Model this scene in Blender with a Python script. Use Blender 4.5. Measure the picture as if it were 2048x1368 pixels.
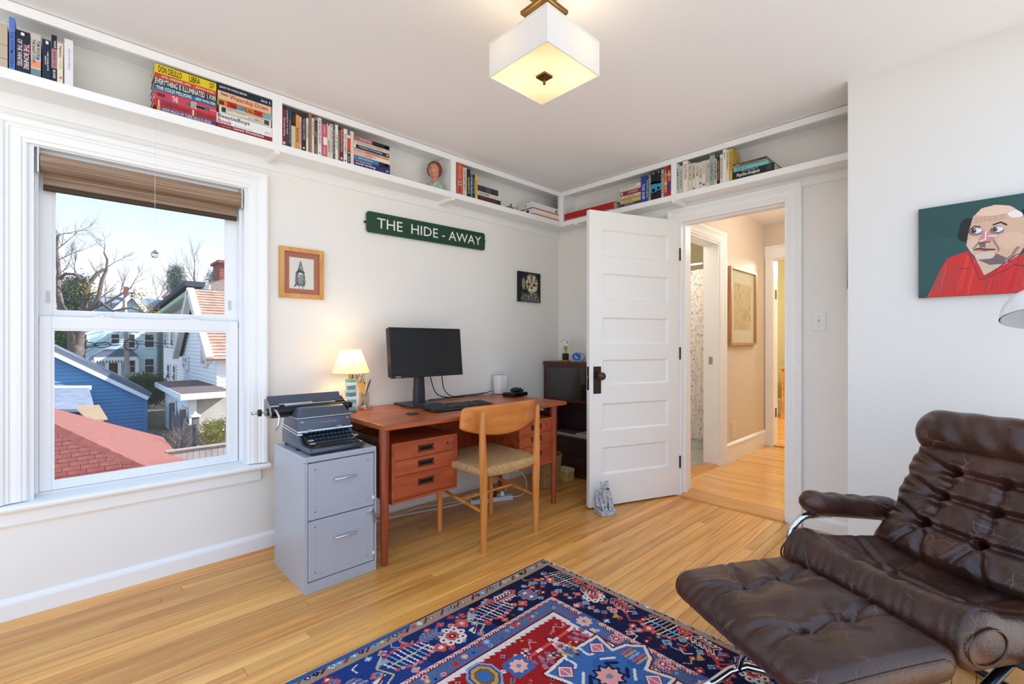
import bpy, bmesh, math, random
import numpy as np
from mathutils import Vector, Matrix, Euler

for o in list(bpy.data.objects):
    bpy.data.objects.remove(o, do_unlink=True)
SC = bpy.context.scene
COL = SC.collection
random.seed(7)
R = math.radians
PI = math.pi

# ---------------------------------------------------------------- camera
F, CX, CY, H = 922., 1024., 685., 1.13          # focal length and principal point in pixels of the 2048 x 1368 frame, eye height
YAW = math.atan2(962, 922)
cam = bpy.data.cameras.new('camera')
cam.sensor_width = 36.0
cam.lens = 36.0 * F / 2048.0
cam.shift_y = 1.0 / 2048.0
cam.clip_start = 0.05
cam.clip_end = 400
camo = bpy.data.objects.new('camera', cam)
COL.objects.link(camo)
camo.location = (0, 0, H)
camo.rotation_euler = (R(90), 0, YAW)
SC.camera = camo

# ---------------------------------------------------------------- view, world, sun
SC.view_settings.view_transform = 'Standard'
SC.view_settings.look = 'None'
SC.view_settings.gamma = 1.0
SC.view_settings.use_curve_mapping = False
SC.view_settings.exposure = 3.24

w = bpy.data.worlds.new('sky')
SC.world = w
w.use_nodes = True
nt = w.node_tree
nt.nodes.clear()
tc = nt.nodes.new('ShaderNodeTexCoord')
sx = nt.nodes.new('ShaderNodeSeparateXYZ')
rp = nt.nodes.new('ShaderNodeValToRGB')
bg = nt.nodes.new('ShaderNodeBackground')
ow = nt.nodes.new('ShaderNodeOutputWorld')
nt.links.new(tc.outputs['Generated'], sx.inputs[0])
nt.links.new(sx.outputs['Z'], rp.inputs[0])
nt.links.new(rp.outputs[0], bg.inputs[0])
nt.links.new(bg.outputs[0], ow.inputs[0])
el = rp.color_ramp.elements                    # by height above the horizon: white haze turning into pale blue
el[0].position = 0.0
el[0].color = (0.96, 0.97, 0.98, 1)
el[1].position = 1.0
el[1].color = (0.54, 0.70, 1.0, 1)
for p_, c_ in ((0.10, (0.90, 0.935, 0.98)), (0.24, (0.62, 0.79, 1.0)), (0.40, (0.55, 0.73, 1.0))):
    e = el.new(p_)
    e.color = c_ + (1,)
bg.inputs[1].default_value = 0.185

sun = bpy.data.lights.new('sun', 'SUN')
sun.energy = 1.5
sun.angle = R(1.0)
sun.color = (1.0, 0.97, 0.93)
suno = bpy.data.objects.new('sun', sun)
COL.objects.link(suno)
suno.rotation_euler = Vector((-0.36, -0.94, -0.70)).to_track_quat('-Z', 'Y').to_euler()
suno.location = (-10, 20, 20)

# ---------------------------------------------------------------- measuring helpers: a pixel of the photograph on a known plane of the room
FX, FY, RX, RY = -math.sin(YAW), math.cos(YAW), math.cos(YAW), math.sin(YAW)
def ray(u, v):
    k = (u - CX) / F
    return (FX + RX * k, FY + RY * k, (CY - v) / F)
def onx(u, v, X):
    r = ray(u, v); t = X / r[0]
    return Vector((X, r[1] * t, H + r[2] * t))
def ony(u, v, Y):
    r = ray(u, v); t = Y / r[1]
    return Vector((r[0] * t, Y, H + r[2] * t))
def onz(u, v, Z=0.0):
    r = ray(u, v); t = (Z - H) / r[2]
    return Vector((r[0] * t, r[1] * t, Z))

# ---------------------------------------------------------------- colour and material helpers
def lin(c):
    c = c / 255.0
    return c / 12.92 if c <= 0.04045 else ((c + 0.055) / 1.055) ** 2.4
def C(r, g, b):
    return (lin(r), lin(g), lin(b))
_m = {}
def M(name, col, rough=0.5, metal=0.0, spec=0.5, noise=0.0, nscale=20.0, bump=0.0, bscale=200.0, coat=0.0, emit=None, estr=0.0, trans=0.0, ior=1.45, alpha=1.0):
    if name in _m:
        return _m[name]
    m = bpy.data.materials.new(name)
    m.use_nodes = True
    n = m.node_tree
    b = n.nodes['Principled BSDF']
    b.inputs['Base Color'].default_value = (*col, 1)
    b.inputs['Roughness'].default_value = rough
    b.inputs['Metallic'].default_value = metal
    b.inputs['Specular IOR Level'].default_value = spec
    b.inputs['Coat Weight'].default_value = coat
    b.inputs['Coat Roughness'].default_value = 0.08
    b.inputs['Transmission Weight'].default_value = trans
    b.inputs['IOR'].default_value = ior
    if emit:
        b.inputs['Emission Color'].default_value = (*emit, 1)
        b.inputs['Emission Strength'].default_value = estr
    if noise > 0 or bump > 0:
        t = n.nodes.new('ShaderNodeTexCoord')
    if noise > 0:
        x = n.nodes.new('ShaderNodeTexNoise')
        x.inputs['Scale'].default_value = nscale
        x.inputs['Detail'].default_value = 4
        n.links.new(t.outputs['Object'], x.inputs['Vector'])
        mr = n.nodes.new('ShaderNodeMapRange')
        mr.inputs['From Min'].default_value = 0.3
        mr.inputs['From Max'].default_value = 0.7
        mr.inputs['To Min'].default_value = 1 - noise
        mr.inputs['To Max'].default_value = 1 + noise
        n.links.new(x.outputs['Fac'], mr.inputs['Value'])
        mx = n.nodes.new('ShaderNodeMix')
        mx.data_type = 'RGBA'
        mx.blend_type = 'MULTIPLY'
        mx.inputs['Factor'].default_value = 1
        mx.inputs[6].default_value = (*col, 1)
        n.links.new(mr.outputs[0], mx.inputs[7])
        n.links.new(mx.outputs[2], b.inputs['Base Color'])
    if bump > 0:
        x = n.nodes.new('ShaderNodeTexNoise')
        x.inputs['Scale'].default_value = bscale
        x.inputs['Detail'].default_value = 3
        n.links.new(t.outputs['Object'], x.inputs['Vector'])
        bp = n.nodes.new('ShaderNodeBump')
        bp.inputs['Strength'].default_value = bump
        bp.inputs['Distance'].default_value = 0.004
        n.links.new(x.outputs['Fac'], bp.inputs['Height'])
        n.links.new(bp.outputs[0], b.inputs['Normal'])
    _m[name] = m
    return m

def wood(name, c0, c1, scale=(3, 40, 40), rough=0.35, coat=0.0, rnd=0.0, dark=None, wave=True, spec=0.5):
    """grain stretched along the local axis whose scale is smallest; rnd = tone change from object to object"""
    if name in _m:
        return _m[name]
    m = bpy.data.materials.new(name)
    m.use_nodes = True
    n = m.node_tree; L = n.links
    b = n.nodes['Principled BSDF']
    b.inputs['Roughness'].default_value = rough
    b.inputs['Coat Weight'].default_value = coat
    b.inputs['Coat Roughness'].default_value = 0.12
    b.inputs['Specular IOR Level'].default_value = spec
    t = n.nodes.new('ShaderNodeTexCoord')
    oi = n.nodes.new('ShaderNodeObjectInfo')
    ad = n.nodes.new('ShaderNodeVectorMath'); ad.operation = 'MULTIPLY_ADD'
    cb = n.nodes.new('ShaderNodeCombineXYZ')
    for i in range(3):
        L.new(oi.outputs['Random'], cb.inputs[i])
    ad.inputs[1].default_value = (37, 41, 43)
    L.new(cb.outputs[0], ad.inputs[0])
    L.new(t.outputs['Object'], ad.inputs[2])
    mp = n.nodes.new('ShaderNodeMapping')
    mp.inputs['Scale'].default_value = scale
    L.new(ad.outputs[0], mp.inputs['Vector'])
    nz = n.nodes.new('ShaderNodeTexNoise')
    nz.inputs['Scale'].default_value = 1.0
    nz.inputs['Detail'].default_value = 6
    nz.inputs['Distortion'].default_value = 0.6
    L.new(mp.outputs[0], nz.inputs['Vector'])
    cr = n.nodes.new('ShaderNodeValToRGB')
    cr.color_ramp.elements[0].position = 0.3
    cr.color_ramp.elements[0].color = (*c0, 1)
    cr.color_ramp.elements[1].position = 0.68
    cr.color_ramp.elements[1].color = (*c1, 1)
    L.new(nz.outputs['Fac'], cr.inputs[0])
    out = cr.outputs[0]
    if rnd > 0:
        mr = n.nodes.new('ShaderNodeMapRange')
        mr.inputs['To Min'].default_value = 1 - rnd
        mr.inputs['To Max'].default_value = 1 + rnd * 0.55
        L.new(oi.outputs['Random'], mr.inputs['Value'])
        mx = n.nodes.new('ShaderNodeMix'); mx.data_type = 'RGBA'; mx.blend_type = 'MULTIPLY'
        mx.inputs['Factor'].default_value = 1
        L.new(out, mx.inputs[6]); L.new(mr.outputs[0], mx.inputs[7])
        out = mx.outputs[2]
    if dark:
        n2 = n.nodes.new('ShaderNodeTexNoise')
        n2.inputs['Scale'].default_value = 0.55
        n2.inputs['Detail'].default_value = 3
        n2.inputs['Distortion'].default_value = 1.5
        L.new(mp.outputs[0], n2.inputs['Vector'])
        r2 = n.nodes.new('ShaderNodeMapRange')
        r2.inputs['From Min'].default_value = 0.56; r2.inputs['From Max'].default_value = 0.72
        L.new(n2.outputs['Fac'], r2.inputs['Value'])
        mx = n.nodes.new('ShaderNodeMix'); mx.data_type = 'RGBA'
        ml = n.nodes.new('ShaderNodeMath'); ml.operation = 'MULTIPLY'; ml.inputs[1].default_value = 0.75
        L.new(r2.outputs[0], ml.inputs[0])
        L.new(ml.outputs[0], mx.inputs['Factor'])
        L.new(out, mx.inputs[6]); mx.inputs[7].default_value = (*dark, 1)
        out = mx.outputs[2]
    L.new(out, b.inputs['Base Color'])
    _m[name] = m
    return m

def attr_mat(name, rough=0.8, bump=0.0, bscale=300, coat=0.0, spec=0.3):
    """colour read from the mesh's own face colours (painted or woven pattern)"""
    if name in _m:
        return _m[name]
    m = bpy.data.materials.new(name); m.use_nodes = True
    n = m.node_tree; b = n.nodes['Principled BSDF']
    b.inputs['Roughness'].default_value = rough
    b.inputs['Specular IOR Level'].default_value = spec
    b.inputs['Coat Weight'].default_value = coat
    a = n.nodes.new('ShaderNodeAttribute'); a.attribute_name = 'tint'
    n.links.new(a.outputs['Color'], b.inputs['Base Color'])
    if bump > 0:
        t = n.nodes.new('ShaderNodeTexCoord')
        x = n.nodes.new('ShaderNodeTexNoise'); x.inputs['Scale'].default_value = bscale
        n.links.new(t.outputs['Object'], x.inputs['Vector'])
        bp = n.nodes.new('ShaderNodeBump'); bp.inputs['Strength'].default_value = bump; bp.inputs['Distance'].default_value = 0.004
        n.links.new(x.outputs['Fac'], bp.inputs['Height']); n.links.new(bp.outputs[0], b.inputs['Normal'])
    _m[name] = m
    return m

def glass_mat(name, tint=(1, 1, 1), gloss=0.06):
    if name in _m:
        return _m[name]
    m = bpy.data.materials.new(name); m.use_nodes = True
    n = m.node_tree; n.nodes.clear()
    o = n.nodes.new('ShaderNodeOutputMaterial')
    tr = n.nodes.new('ShaderNodeBsdfTransparent'); tr.inputs[0].default_value = (*tint, 1)
    gl = n.nodes.new('ShaderNodeBsdfGlossy'); gl.inputs['Roughness'].default_value = 0.02
    mx = n.nodes.new('ShaderNodeMixShader')
    lw = n.nodes.new('ShaderNodeLayerWeight'); lw.inputs['Blend'].default_value = 0.15
    ml = n.nodes.new('ShaderNodeMath'); ml.operation = 'MULTIPLY_ADD'; ml.inputs[1].default_value = 0.28; ml.inputs[2].default_value = gloss
    n.links.new(lw.outputs['Fresnel'], ml.inputs[0])
    n.links.new(ml.outputs[0], mx.inputs[0]); n.links.new(tr.outputs[0], mx.inputs[1]); n.links.new(gl.outputs[0], mx.inputs[2])
    n.links.new(mx.outputs[0], o.inputs[0])
    _m[name] = m
    return m

def shade_mat(name, col, tcol, mixf=0.5):
    """thin cloth or frosted glass: part diffuse, part translucent"""
    if name in _m:
        return _m[name]
    m = bpy.data.materials.new(name); m.use_nodes = True
    n = m.node_tree; n.nodes.clear()
    o = n.nodes.new('ShaderNodeOutputMaterial')
    d = n.nodes.new('ShaderNodeBsdfDiffuse'); d.inputs[0].default_value = (*col, 1)
    t = n.nodes.new('ShaderNodeBsdfTranslucent'); t.inputs[0].default_value = (*tcol, 1)
    mx = n.nodes.new('ShaderNodeMixShader'); mx.inputs[0].default_value = mixf
    n.links.new(d.outputs[0], mx.inputs[1]); n.links.new(t.outputs[0], mx.inputs[2]); n.links.new(mx.outputs[0], o.inputs[0])
    _m[name] = m
    return m

# ---------------------------------------------------------------- mesh helpers
class MB:
    def __init__(s):
        s.v = []; s.f = []
    def add(s, vs, fs):
        b = len(s.v)
        s.v += [tuple(p) for p in vs]
        s.f += [tuple(i + b for i in f) for f in fs]
        return s
    def box(s, x0, x1, y0, y1, z0, z1):
        v = [(x, y, z) for x in (x0, x1) for y in (y0, y1) for z in (z0, z1)]
        return s.add(v, [(0, 1, 3, 2), (4, 6, 7, 5), (0, 4, 5, 1), (2, 3, 7, 6), (0, 2, 6, 4), (1, 5, 7, 3)])
    def obox(s, c, ax, ay, az, hx, hy, hz):
        """box at c with unit axes and half sizes"""
        c = Vector(c); ax = Vector(ax); ay = Vector(ay); az = Vector(az)
        v = [c + ax * i * hx + ay * j * hy + az * k * hz for i in (-1, 1) for j in (-1, 1) for k in (-1, 1)]
        return s.add(v, [(0, 1, 3, 2), (4, 6, 7, 5), (0, 4, 5, 1), (2, 3, 7, 6), (0, 2, 6, 4), (1, 5, 7, 3)])
    def bar(s, p, q, wd, ht, up=(0, 0, 1)):
        p = Vector(p); q = Vector(q); d = (q - p); L = d.length; d.normalize()
        up = Vector(up)
        sd = d.cross(up)
        if sd.length < 1e-4:
            sd = d.cross(Vector((1, 0, 0)))
        sd.normalize(); u2 = sd.cross(d)
        return s.obox((p + q) / 2, d, sd, u2, L / 2, wd / 2, ht / 2)
    def prism(s, poly, axis, a0, a1):
        """poly in the two other axes (cyclic order x->yz, y->xz, z->xy)"""
        n = len(poly)
        def P(a, q):
            return {'x': (a, q[0], q[1]), 'y': (q[0], a, q[1]), 'z': (q[0], q[1], a)}[axis]
        v = [P(a0, q) for q in poly] + [P(a1, q) for q in poly]
        f = [tuple(range(n)), tuple(range(2 * n - 1, n - 1, -1))]
        for i in range(n):
            j = (i + 1) % n
            f.append((i, i + n, j + n, j))
        return s.add(v, f)
    def cyl(s, p0, p1, r0, r1=None, n=16):
        return s.tube([p0, p1], [r0, r0 if r1 is None else r1], n)
    def tube(s, pts, r, n=8, caps=True, closed=False, flat=1.0):
        pts = [Vector(p) for p in pts]
        m = len(pts)
        rs = r if isinstance(r, (list, tuple)) else [r] * m
        def tan(i):
            if closed:
                return (pts[(i + 1) % m] - pts[(i - 1) % m]).normalized()
            a = pts[max(i - 1, 0)]; b = pts[min(i + 1, m - 1)]
            return (b - a).normalized()
        t0 = tan(0)
        nrm = t0.cross(Vector((0, 0, 1)))
        if nrm.length < 1e-3:
            nrm = t0.cross(Vector((1, 0, 0)))
        nrm.normalize()
        v = []; f = []
        for i in range(m):
            t = tan(i)
            nrm = nrm - t * nrm.dot(t)
            if nrm.length < 1e-6:
                nrm = t.orthogonal()
            nrm.normalize()
            bn = t.cross(nrm)
            for k in range(n):
                a = 2 * PI * k / n
                v.append(pts[i] + (nrm * math.cos(a) + bn * math.sin(a) * flat) * rs[i])
        mm = m if closed else m - 1
        for i in range(mm):
            for k in range(n):
                a = i * n + k; b = i * n + (k + 1) % n
                j = ((i + 1) % m) * n
                f.append((a, b, j + (k + 1) % n, j + k))
        if caps and not closed:
            f.append(tuple(range(n - 1, -1, -1)))
            f.append(tuple((m - 1) * n + k for k in range(n)))
        return s.add(v, f)
    def lathe(s, prof, c=(0, 0, 0), n=24, axis='z', cap=True, sx=1.0, sy=1.0):
        v = []; f = []
        m = len(prof)
        for (r, h) in prof:
            for k in range(n):
                a = 2 * PI * k / n
                x = r * math.cos(a) * sx; y = r * math.sin(a) * sy
                p = {'z': (x, y, h), 'x': (h, x, y), 'y': (y, h, x)}[axis]
                v.append((c[0] + p[0], c[1] + p[1], c[2] + p[2]))
        for i in range(m - 1):
            for k in range(n):
                f.append((i * n + k, i * n + (k + 1) % n, (i + 1) * n + (k + 1) % n, (i + 1) * n + k))
        if cap:
            f.append(tuple(range(n - 1, -1, -1)))
            f.append(tuple((m - 1) * n + k for k in range(n)))
        return s.add(v, f)
    def ball(s, c, rx, ry=None, rz=None, nu=16, nv=10):
        ry = rx if ry is None else ry; rz = rx if rz is None else rz
        pr = [(max(math.sin(PI * i / nv), 1e-4), -math.cos(PI * i / nv)) for i in range(nv + 1)]
        v = []; f = []
        for (r, h) in pr:
            for k in range(nu):
                a = 2 * PI * k / nu
                v.append((c[0] + rx * r * math.cos(a), c[1] + ry * r * math.sin(a), c[2] + rz * h))
        for i in range(nv):
            for k in range(nu):
                f.append((i * nu + k, i * nu + (k + 1) % nu, (i + 1) * nu + (k + 1) % nu, (i + 1) * nu + k))
        return s.add(v, f)
    def grid(s, fn, nu, nv):
        v = [fn(i / nu, j / nv) for j in range(nv + 1) for i in range(nu + 1)]
        f = [(j * (nu + 1) + i, j * (nu + 1) + i + 1, (j + 1) * (nu + 1) + i + 1, (j + 1) * (nu + 1) + i) for j in range(nv) for i in range(nu)]
        return s.add(v, f)
    def map(s, fn):
        s.v = [tuple(fn(Vector(p))) for p in s.v]
        return s
    def move(s, x, y, z):
        s.v = [(a + x, b + y, c + z) for a, b, c in s.v]
        return s

def rbox(hx, hy, hz, r, nx, ny, nz, fn=None):
    """rounded box with an even grid on every side; fn(co, normal) deforms it"""
    bm = {}
    vs = []; fs = []
    def vid(p):
        k = (round(p[0], 5), round(p[1], 5), round(p[2], 5))
        if k not in bm:
            bm[k] = len(vs); vs.append(p)
        return bm[k]
    dims = (hx, hy, hz); ns = (nx, ny, nz)
    for ax in range(3):
        a, b = (ax + 1) % 3, (ax + 2) % 3
        for sg in (-1, 1):
            ids = {}
            for i in range(ns[a] + 1):
                for j in range(ns[b] + 1):
                    p = [0, 0, 0]
                    p[ax] = sg * dims[ax]
                    p[a] = -dims[a] + 2 * dims[a] * i / ns[a]
                    p[b] = -dims[b] + 2 * dims[b] * j / ns[b]
                    ids[i, j] = vid(tuple(p))
            for i in range(ns[a]):
                for j in range(ns[b]):
                    q = (ids[i, j], ids[i + 1, j], ids[i + 1, j + 1], ids[i, j + 1])
                    fs.append(q if sg > 0 else q[::-1])
    out = []
    rr = r if isinstance(r, tuple) else (r, r, r)
    for p in vs:
        q = Vector([max(-(dims[i] - rr[i]), min(dims[i] - rr[i], p[i])) for i in range(3)])
        d = Vector(p) - q
        e = Vector((d[0] / rr[0], d[1] / rr[1], d[2] / rr[2]))
        if e.length > 1e-9:
            e.normalize()
            n = Vector((e[0] / rr[0], e[1] / rr[1], e[2] / rr[2])).normalized()
            c = q + Vector((e[0] * rr[0], e[1] * rr[1], e[2] * rr[2]))
        else:
            n = Vector((0, 0, 1)); c = q
        out.append(tuple(fn(c, n)) if fn else tuple(c))
    m = MB()
    m.add(out, fs)
    return m

def mk(name, mb, mat, parent=None, bevel=0.0, smooth=False, seg=2, loc=None):
    me = bpy.data.meshes.new(name)
    me.from_pydata(mb.v, [], mb.f)
    bm = bmesh.new(); bm.from_mesh(me)
    bmesh.ops.recalc_face_normals(bm, faces=bm.faces)
    if bevel > 0:
        ed = [e for e in bm.edges if len(e.link_faces) == 2 and e.calc_face_angle(0) > R(28)]
        bmesh.ops.bevel(bm, geom=ed, offset=bevel, segments=seg, profile=0.5, affect='EDGES', clamp_overlap=True)
    bm.to_mesh(me); bm.free()
    if smooth:
        for p in me.polygons:
            p.use_smooth = True
        if smooth != 'all':
            me.set_sharp_from_angle(angle=R(40))
    me.materials.append(mat)
    o = bpy.data.objects.new(name, me)
    COL.objects.link(o)
    if parent:
        o.parent = parent
    if loc:
        o.location = loc
    return o

def tag(o, label, cat, group=None):
    o['label'] = label; o['category'] = cat
    if group:
        o['group'] = group
    return o
def thing(name, label, cat, loc=(0, 0, 0), rz=0.0, group=None):
    o = bpy.data.objects.new(name, None)
    o.empty_display_size = 0.05
    COL.objects.link(o)
    o.location = loc
    o.rotation_euler = (0, 0, rz)
    return tag(o, label, cat, group)
def struct(name, mb, mat, label=None, **k):
    o = mk(name, mb, mat, **k)
    o['kind'] = 'structure'
    if label:
        o['label'] = label
    return o
def sroot(name, label=None, loc=(0, 0, 0)):
    o = bpy.data.objects.new(name, None)
    COL.objects.link(o)
    o.location = loc
    o['kind'] = 'structure'
    if label:
        o['label'] = label
    return o
def lmove(mb, root):
    """world coordinates -> local ones of an unrotated or z-rotated root"""
    l = root.location; a = -root.rotation_euler[2]
    ca, sa = math.cos(a), math.sin(a)
    def f(p):
        x, y = p[0] - l[0], p[1] - l[1]
        return (x * ca - y * sa, x * sa + y * ca, p[2] - l[2])
    return mb.map(f)
def part(name, mb, mat, root, label=None, **k):
    """a part whose mesh was written in world coordinates"""
    o = mk(name, lmove(mb, root), mat, parent=root, **k)
    if label:
        o['label'] = label
    return o
def sub(name, mb, mat, root, par, label=None, **k):
    """a sub-part in world coordinates (its part sits at the root's origin)"""
    o = mk(name, lmove(mb, root), mat, parent=par, **k)
    if label:
        o['label'] = label
    return o
def inst(src, parent, loc=(0, 0, 0), rot=None, name=None):
    o = src.copy()
    COL.objects.link(o)
    o.parent = parent
    o.location = loc
    if rot:
        o.rotation_euler = rot
    if name:
        o.name = name
    return o

# ---------------------------------------------------------------- lettering (built-in font turned into mesh)
def text_mb(s, org, xd, yd, width=None, height=None, depth=0.0006, bold=0.0, shear=0.0, sp=1.0):
    cu = bpy.data.curves.new('letters', 'FONT')
    cu.body = s
    cu.size = 1.0
    cu.offset = bold
    cu.shear = shear
    cu.space_character = sp
    cu.resolution_u = 2
    ob = bpy.data.objects.new('letters', cu)
    COL.objects.link(ob)
    bpy.context.view_layer.update()
    me = ob.to_mesh()
    vs = [v.co.copy() for v in me.vertices]
    fs = [tuple(p.vertices) for p in me.polygons]
    ob.to_mesh_clear()
    bpy.data.objects.remove(ob); bpy.data.curves.remove(cu)
    x0 = min(v.x for v in vs); x1 = max(v.x for v in vs); y0 = min(v.y for v in vs); y1 = max(v.y for v in vs)
    if height is None:
        kx = width / (x1 - x0); ky = kx
    elif width is None:
        ky = height / (y1 - y0); kx = ky
    else:
        kx = width / (x1 - x0); ky = height / (y1 - y0)
    xd = Vector(xd).normalized(); yd = Vector(yd).normalized(); zd = xd.cross(yd)
    org = Vector(org)
    m = MB()
    m.add([org + xd * (v.x - x0) * kx + yd * (v.y - y0) * ky + zd * depth for v in vs], fs)
    m.w = (x1 - x0) * kx; m.h = (y1 - y0) * ky
    return m

# ---------------------------------------------------------------- painted patches: a raster of face colours on a real flat mesh
class Paint:
    def __init__(s, w, h, nx, ny, base):
        s.w, s.h, s.nx, s.ny = w, h, nx, ny
        s.a = np.zeros((ny, nx, 3)); s.a[:] = base
        xs = (np.arange(nx) + .5) / nx * w; ys = (np.arange(ny) + .5) / ny * h
        s.X, s.Y = np.meshgrid(xs, ys)
    def _sl(s, x0, x1, y0, y1):
        i0 = max(0, int(x0 / s.w * s.nx) - 1); i1 = min(s.nx, int(x1 / s.w * s.nx) + 2)
        j0 = max(0, int(y0 / s.h * s.ny) - 1); j1 = min(s.ny, int(y1 / s.h * s.ny) + 2)
        return (slice(j0, max(j1, j0)), slice(i0, max(i1, i0)))
    def _put(s, sl, ins, col, mask):
        if mask is not None:
            ins = ins & mask[sl]
        if col is not None:
            v = s.a[sl]
            v[ins] = col
            return None
        f = np.zeros((s.ny, s.nx), bool)
        f[sl] = ins
        return f
    def poly(s, pts, col, mask=None):
        sl = s._sl(min(p[0] for p in pts), max(p[0] for p in pts), min(p[1] for p in pts), max(p[1] for p in pts))
        X, Y = s.X[sl], s.Y[sl]
        ins = np.zeros(X.shape, bool)
        n = len(pts)
        for i in range(n):
            x0, y0 = pts[i]; x1, y1 = pts[(i + 1) % n]
            if y0 == y1:
                continue
            c = ((y0 > Y) != (y1 > Y)) & (X < (x1 - x0) * (Y - y0) / (y1 - y0) + x0)
            ins ^= c
        return s._put(sl, ins, col, mask)
    def ell(s, cx, cy, rx, ry, col, rot=0.0, mask=None):
        c, q = math.cos(rot), math.sin(rot)
        m = max(rx, ry)
        sl = s._sl(cx - m, cx + m, cy - m, cy + m)
        dx, dy = s.X[sl] - cx, s.Y[sl] - cy
        ins = ((dx * c + dy * q) / rx) ** 2 + ((-dx * q + dy * c) / ry) ** 2 < 1
        return s._put(sl, ins, col, mask)
    def line(s, pts, wd, col, closed=False, mask=None):
        n = len(pts)
        for i in range(n if closed else n - 1):
            x0, y0 = pts[i]; x1, y1 = pts[(i + 1) % n]
            sl = s._sl(min(x0, x1) - wd, max(x0, x1) + wd, min(y0, y1) - wd, max(y0, y1) + wd)
            X, Y = s.X[sl], s.Y[sl]
            dx, dy = x1 - x0, y1 - y0
            l2 = dx * dx + dy * dy + 1e-12
            t = np.clip(((X - x0) * dx + (Y - y0) * dy) / l2, 0, 1)
            s._put(sl, (X - x0 - t * dx) ** 2 + (Y - y0 - t * dy) ** 2 < (wd / 2) ** 2, col, mask)
    def rect(s, x0, x1, y0, y1, col):
        ins = (s.X >= x0) & (s.X < x1) & (s.Y >= y0) & (s.Y < y1)
        if col is not None:
            s.a[ins] = col
        return ins
    def noise(s, amt, seed=1):
        rs = np.random.RandomState(seed)
        s.a *= (1 + amt * (rs.rand(s.ny, s.nx, 1) - .5) * 2)
    def build(s, name, org, xd, yd, mat, parent=None, root=None, zfn=None):
        nx, ny = s.nx, s.ny
        org = np.array(org, float); xd = np.array(xd, float); yd = np.array(yd, float)
        gx, gy = np.meshgrid(np.linspace(0, s.w, nx + 1), np.linspace(0, s.h, ny + 1))
        V = org + gx[..., None] * xd + gy[..., None] * yd
        if zfn is not None:
            V[..., 2] += zfn(gx, gy)
        V = V.reshape(-1, 3)
        if root is not None:
            l = np.array(root.location); a = -root.rotation_euler[2]
            V = V - l
            V = np.stack([V[:, 0] * math.cos(a) - V[:, 1] * math.sin(a), V[:, 0] * math.sin(a) + V[:, 1] * math.cos(a), V[:, 2]], 1)
        i = (np.arange(ny)[:, None] * (nx + 1) + np.arange(nx)[None]).reshape(-1)
        Fc = np.stack([i, i + 1, i + nx + 2, i + nx + 1], 1)
        me = bpy.data.meshes.new(name)
        me.vertices.add(len(V)); me.vertices.foreach_set('co', V.astype(np.float32).ravel())
        me.loops.add(Fc.size); me.loops.foreach_set('vertex_index', Fc.astype(np.int32).ravel())
        me.polygons.add(len(Fc)); me.polygons.foreach_set('loop_start', (np.arange(len(Fc)) * 4).astype(np.int32))
        me.update(calc_edges=True)
        at = me.attributes.new('tint', 'FLOAT_COLOR', 'FACE')
        colr = np.concatenate([s.a.reshape(-1, 3), np.ones((nx * ny, 1))], 1).astype(np.float32)
        at.data.foreach_set('color', colr.ravel())
        me.materials.append(mat)
        o = bpy.data.objects.new(name, me)
        COL.objects.link(o)
        if parent:
            o.parent = parent
        return o

# ================================================================ MATERIALS OF THE ROOM
WALLM = M('wall_paint', C(243, 240, 234), 0.85, noise=0.012, nscale=2.5, bump=0.04, bscale=120)
JOGM = M('wall_paint_white', C(228, 227, 224), 0.85, noise=0.01, nscale=2.0, bump=0.03, bscale=120)
CEILM = M('ceiling_paint', C(245, 244, 244), 0.9, bump=0.03, bscale=90)
TRIM = M('trim_paint', C(246, 246, 245), 0.32, bump=0.015, bscale=60)
VINYL = M('vinyl_white', C(240, 241, 242), 0.3)
FLOORM = wood('floor_maple', C(214, 140, 58), C(240, 180, 98), (26, 1.5, 26), 0.34, 0.12, rnd=0.20, dark=C(190, 112, 48))
HALLM = wood('hall_maple', C(214, 146, 68), C(238, 182, 104), (2.2, 38, 38), 0.2, 0.4, rnd=0.18, dark=C(172, 104, 52))
SUBF = M('subfloor_dark', C(52, 30, 16), 0.9)
BRONZE = M('dark_bronze', C(62, 52, 42), 0.35, 0.8)
CHROME = M('chrome', C(215, 217, 220), 0.12, 1.0)
STEEL = M('brushed_steel', C(180, 182, 186), 0.3, 1.0)
BLACKP = M('black_plastic', C(22, 22, 24), 0.4)
WHITEP = M('white_plastic', C(238, 238, 238), 0.35)
BRASS = M('brass', C(190, 150, 80), 0.3, 1.0)
PANE = glass_mat('window_glass', (.85, .865, .88), 0.01)

# ================================================================ ROOM SHELL
WX, WY, JY, JX, CZ = -2.78, 3.26, 2.795, -0.50, 2.43
ROOM_X1, ROOM_Y0 = 0.8, -.75

# window opening in the left wall
OY0, OY1, OZ0, OZ1 = -0.128, 0.692, 0.470, 1.972
m = MB()
m.box(WX - .18, WX, ROOM_Y0, OY0, -.06, CZ); m.box(WX - .18, WX, OY1, WY + .14, -.06, CZ)
m.box(WX - .18, WX, OY0, OY1, -.06, OZ0); m.box(WX - .18, WX, OY0, OY1, OZ1, CZ)
struct('wall_left', m, WALLM, 'pale plaster wall with the window, the green sign and the desk')

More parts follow.
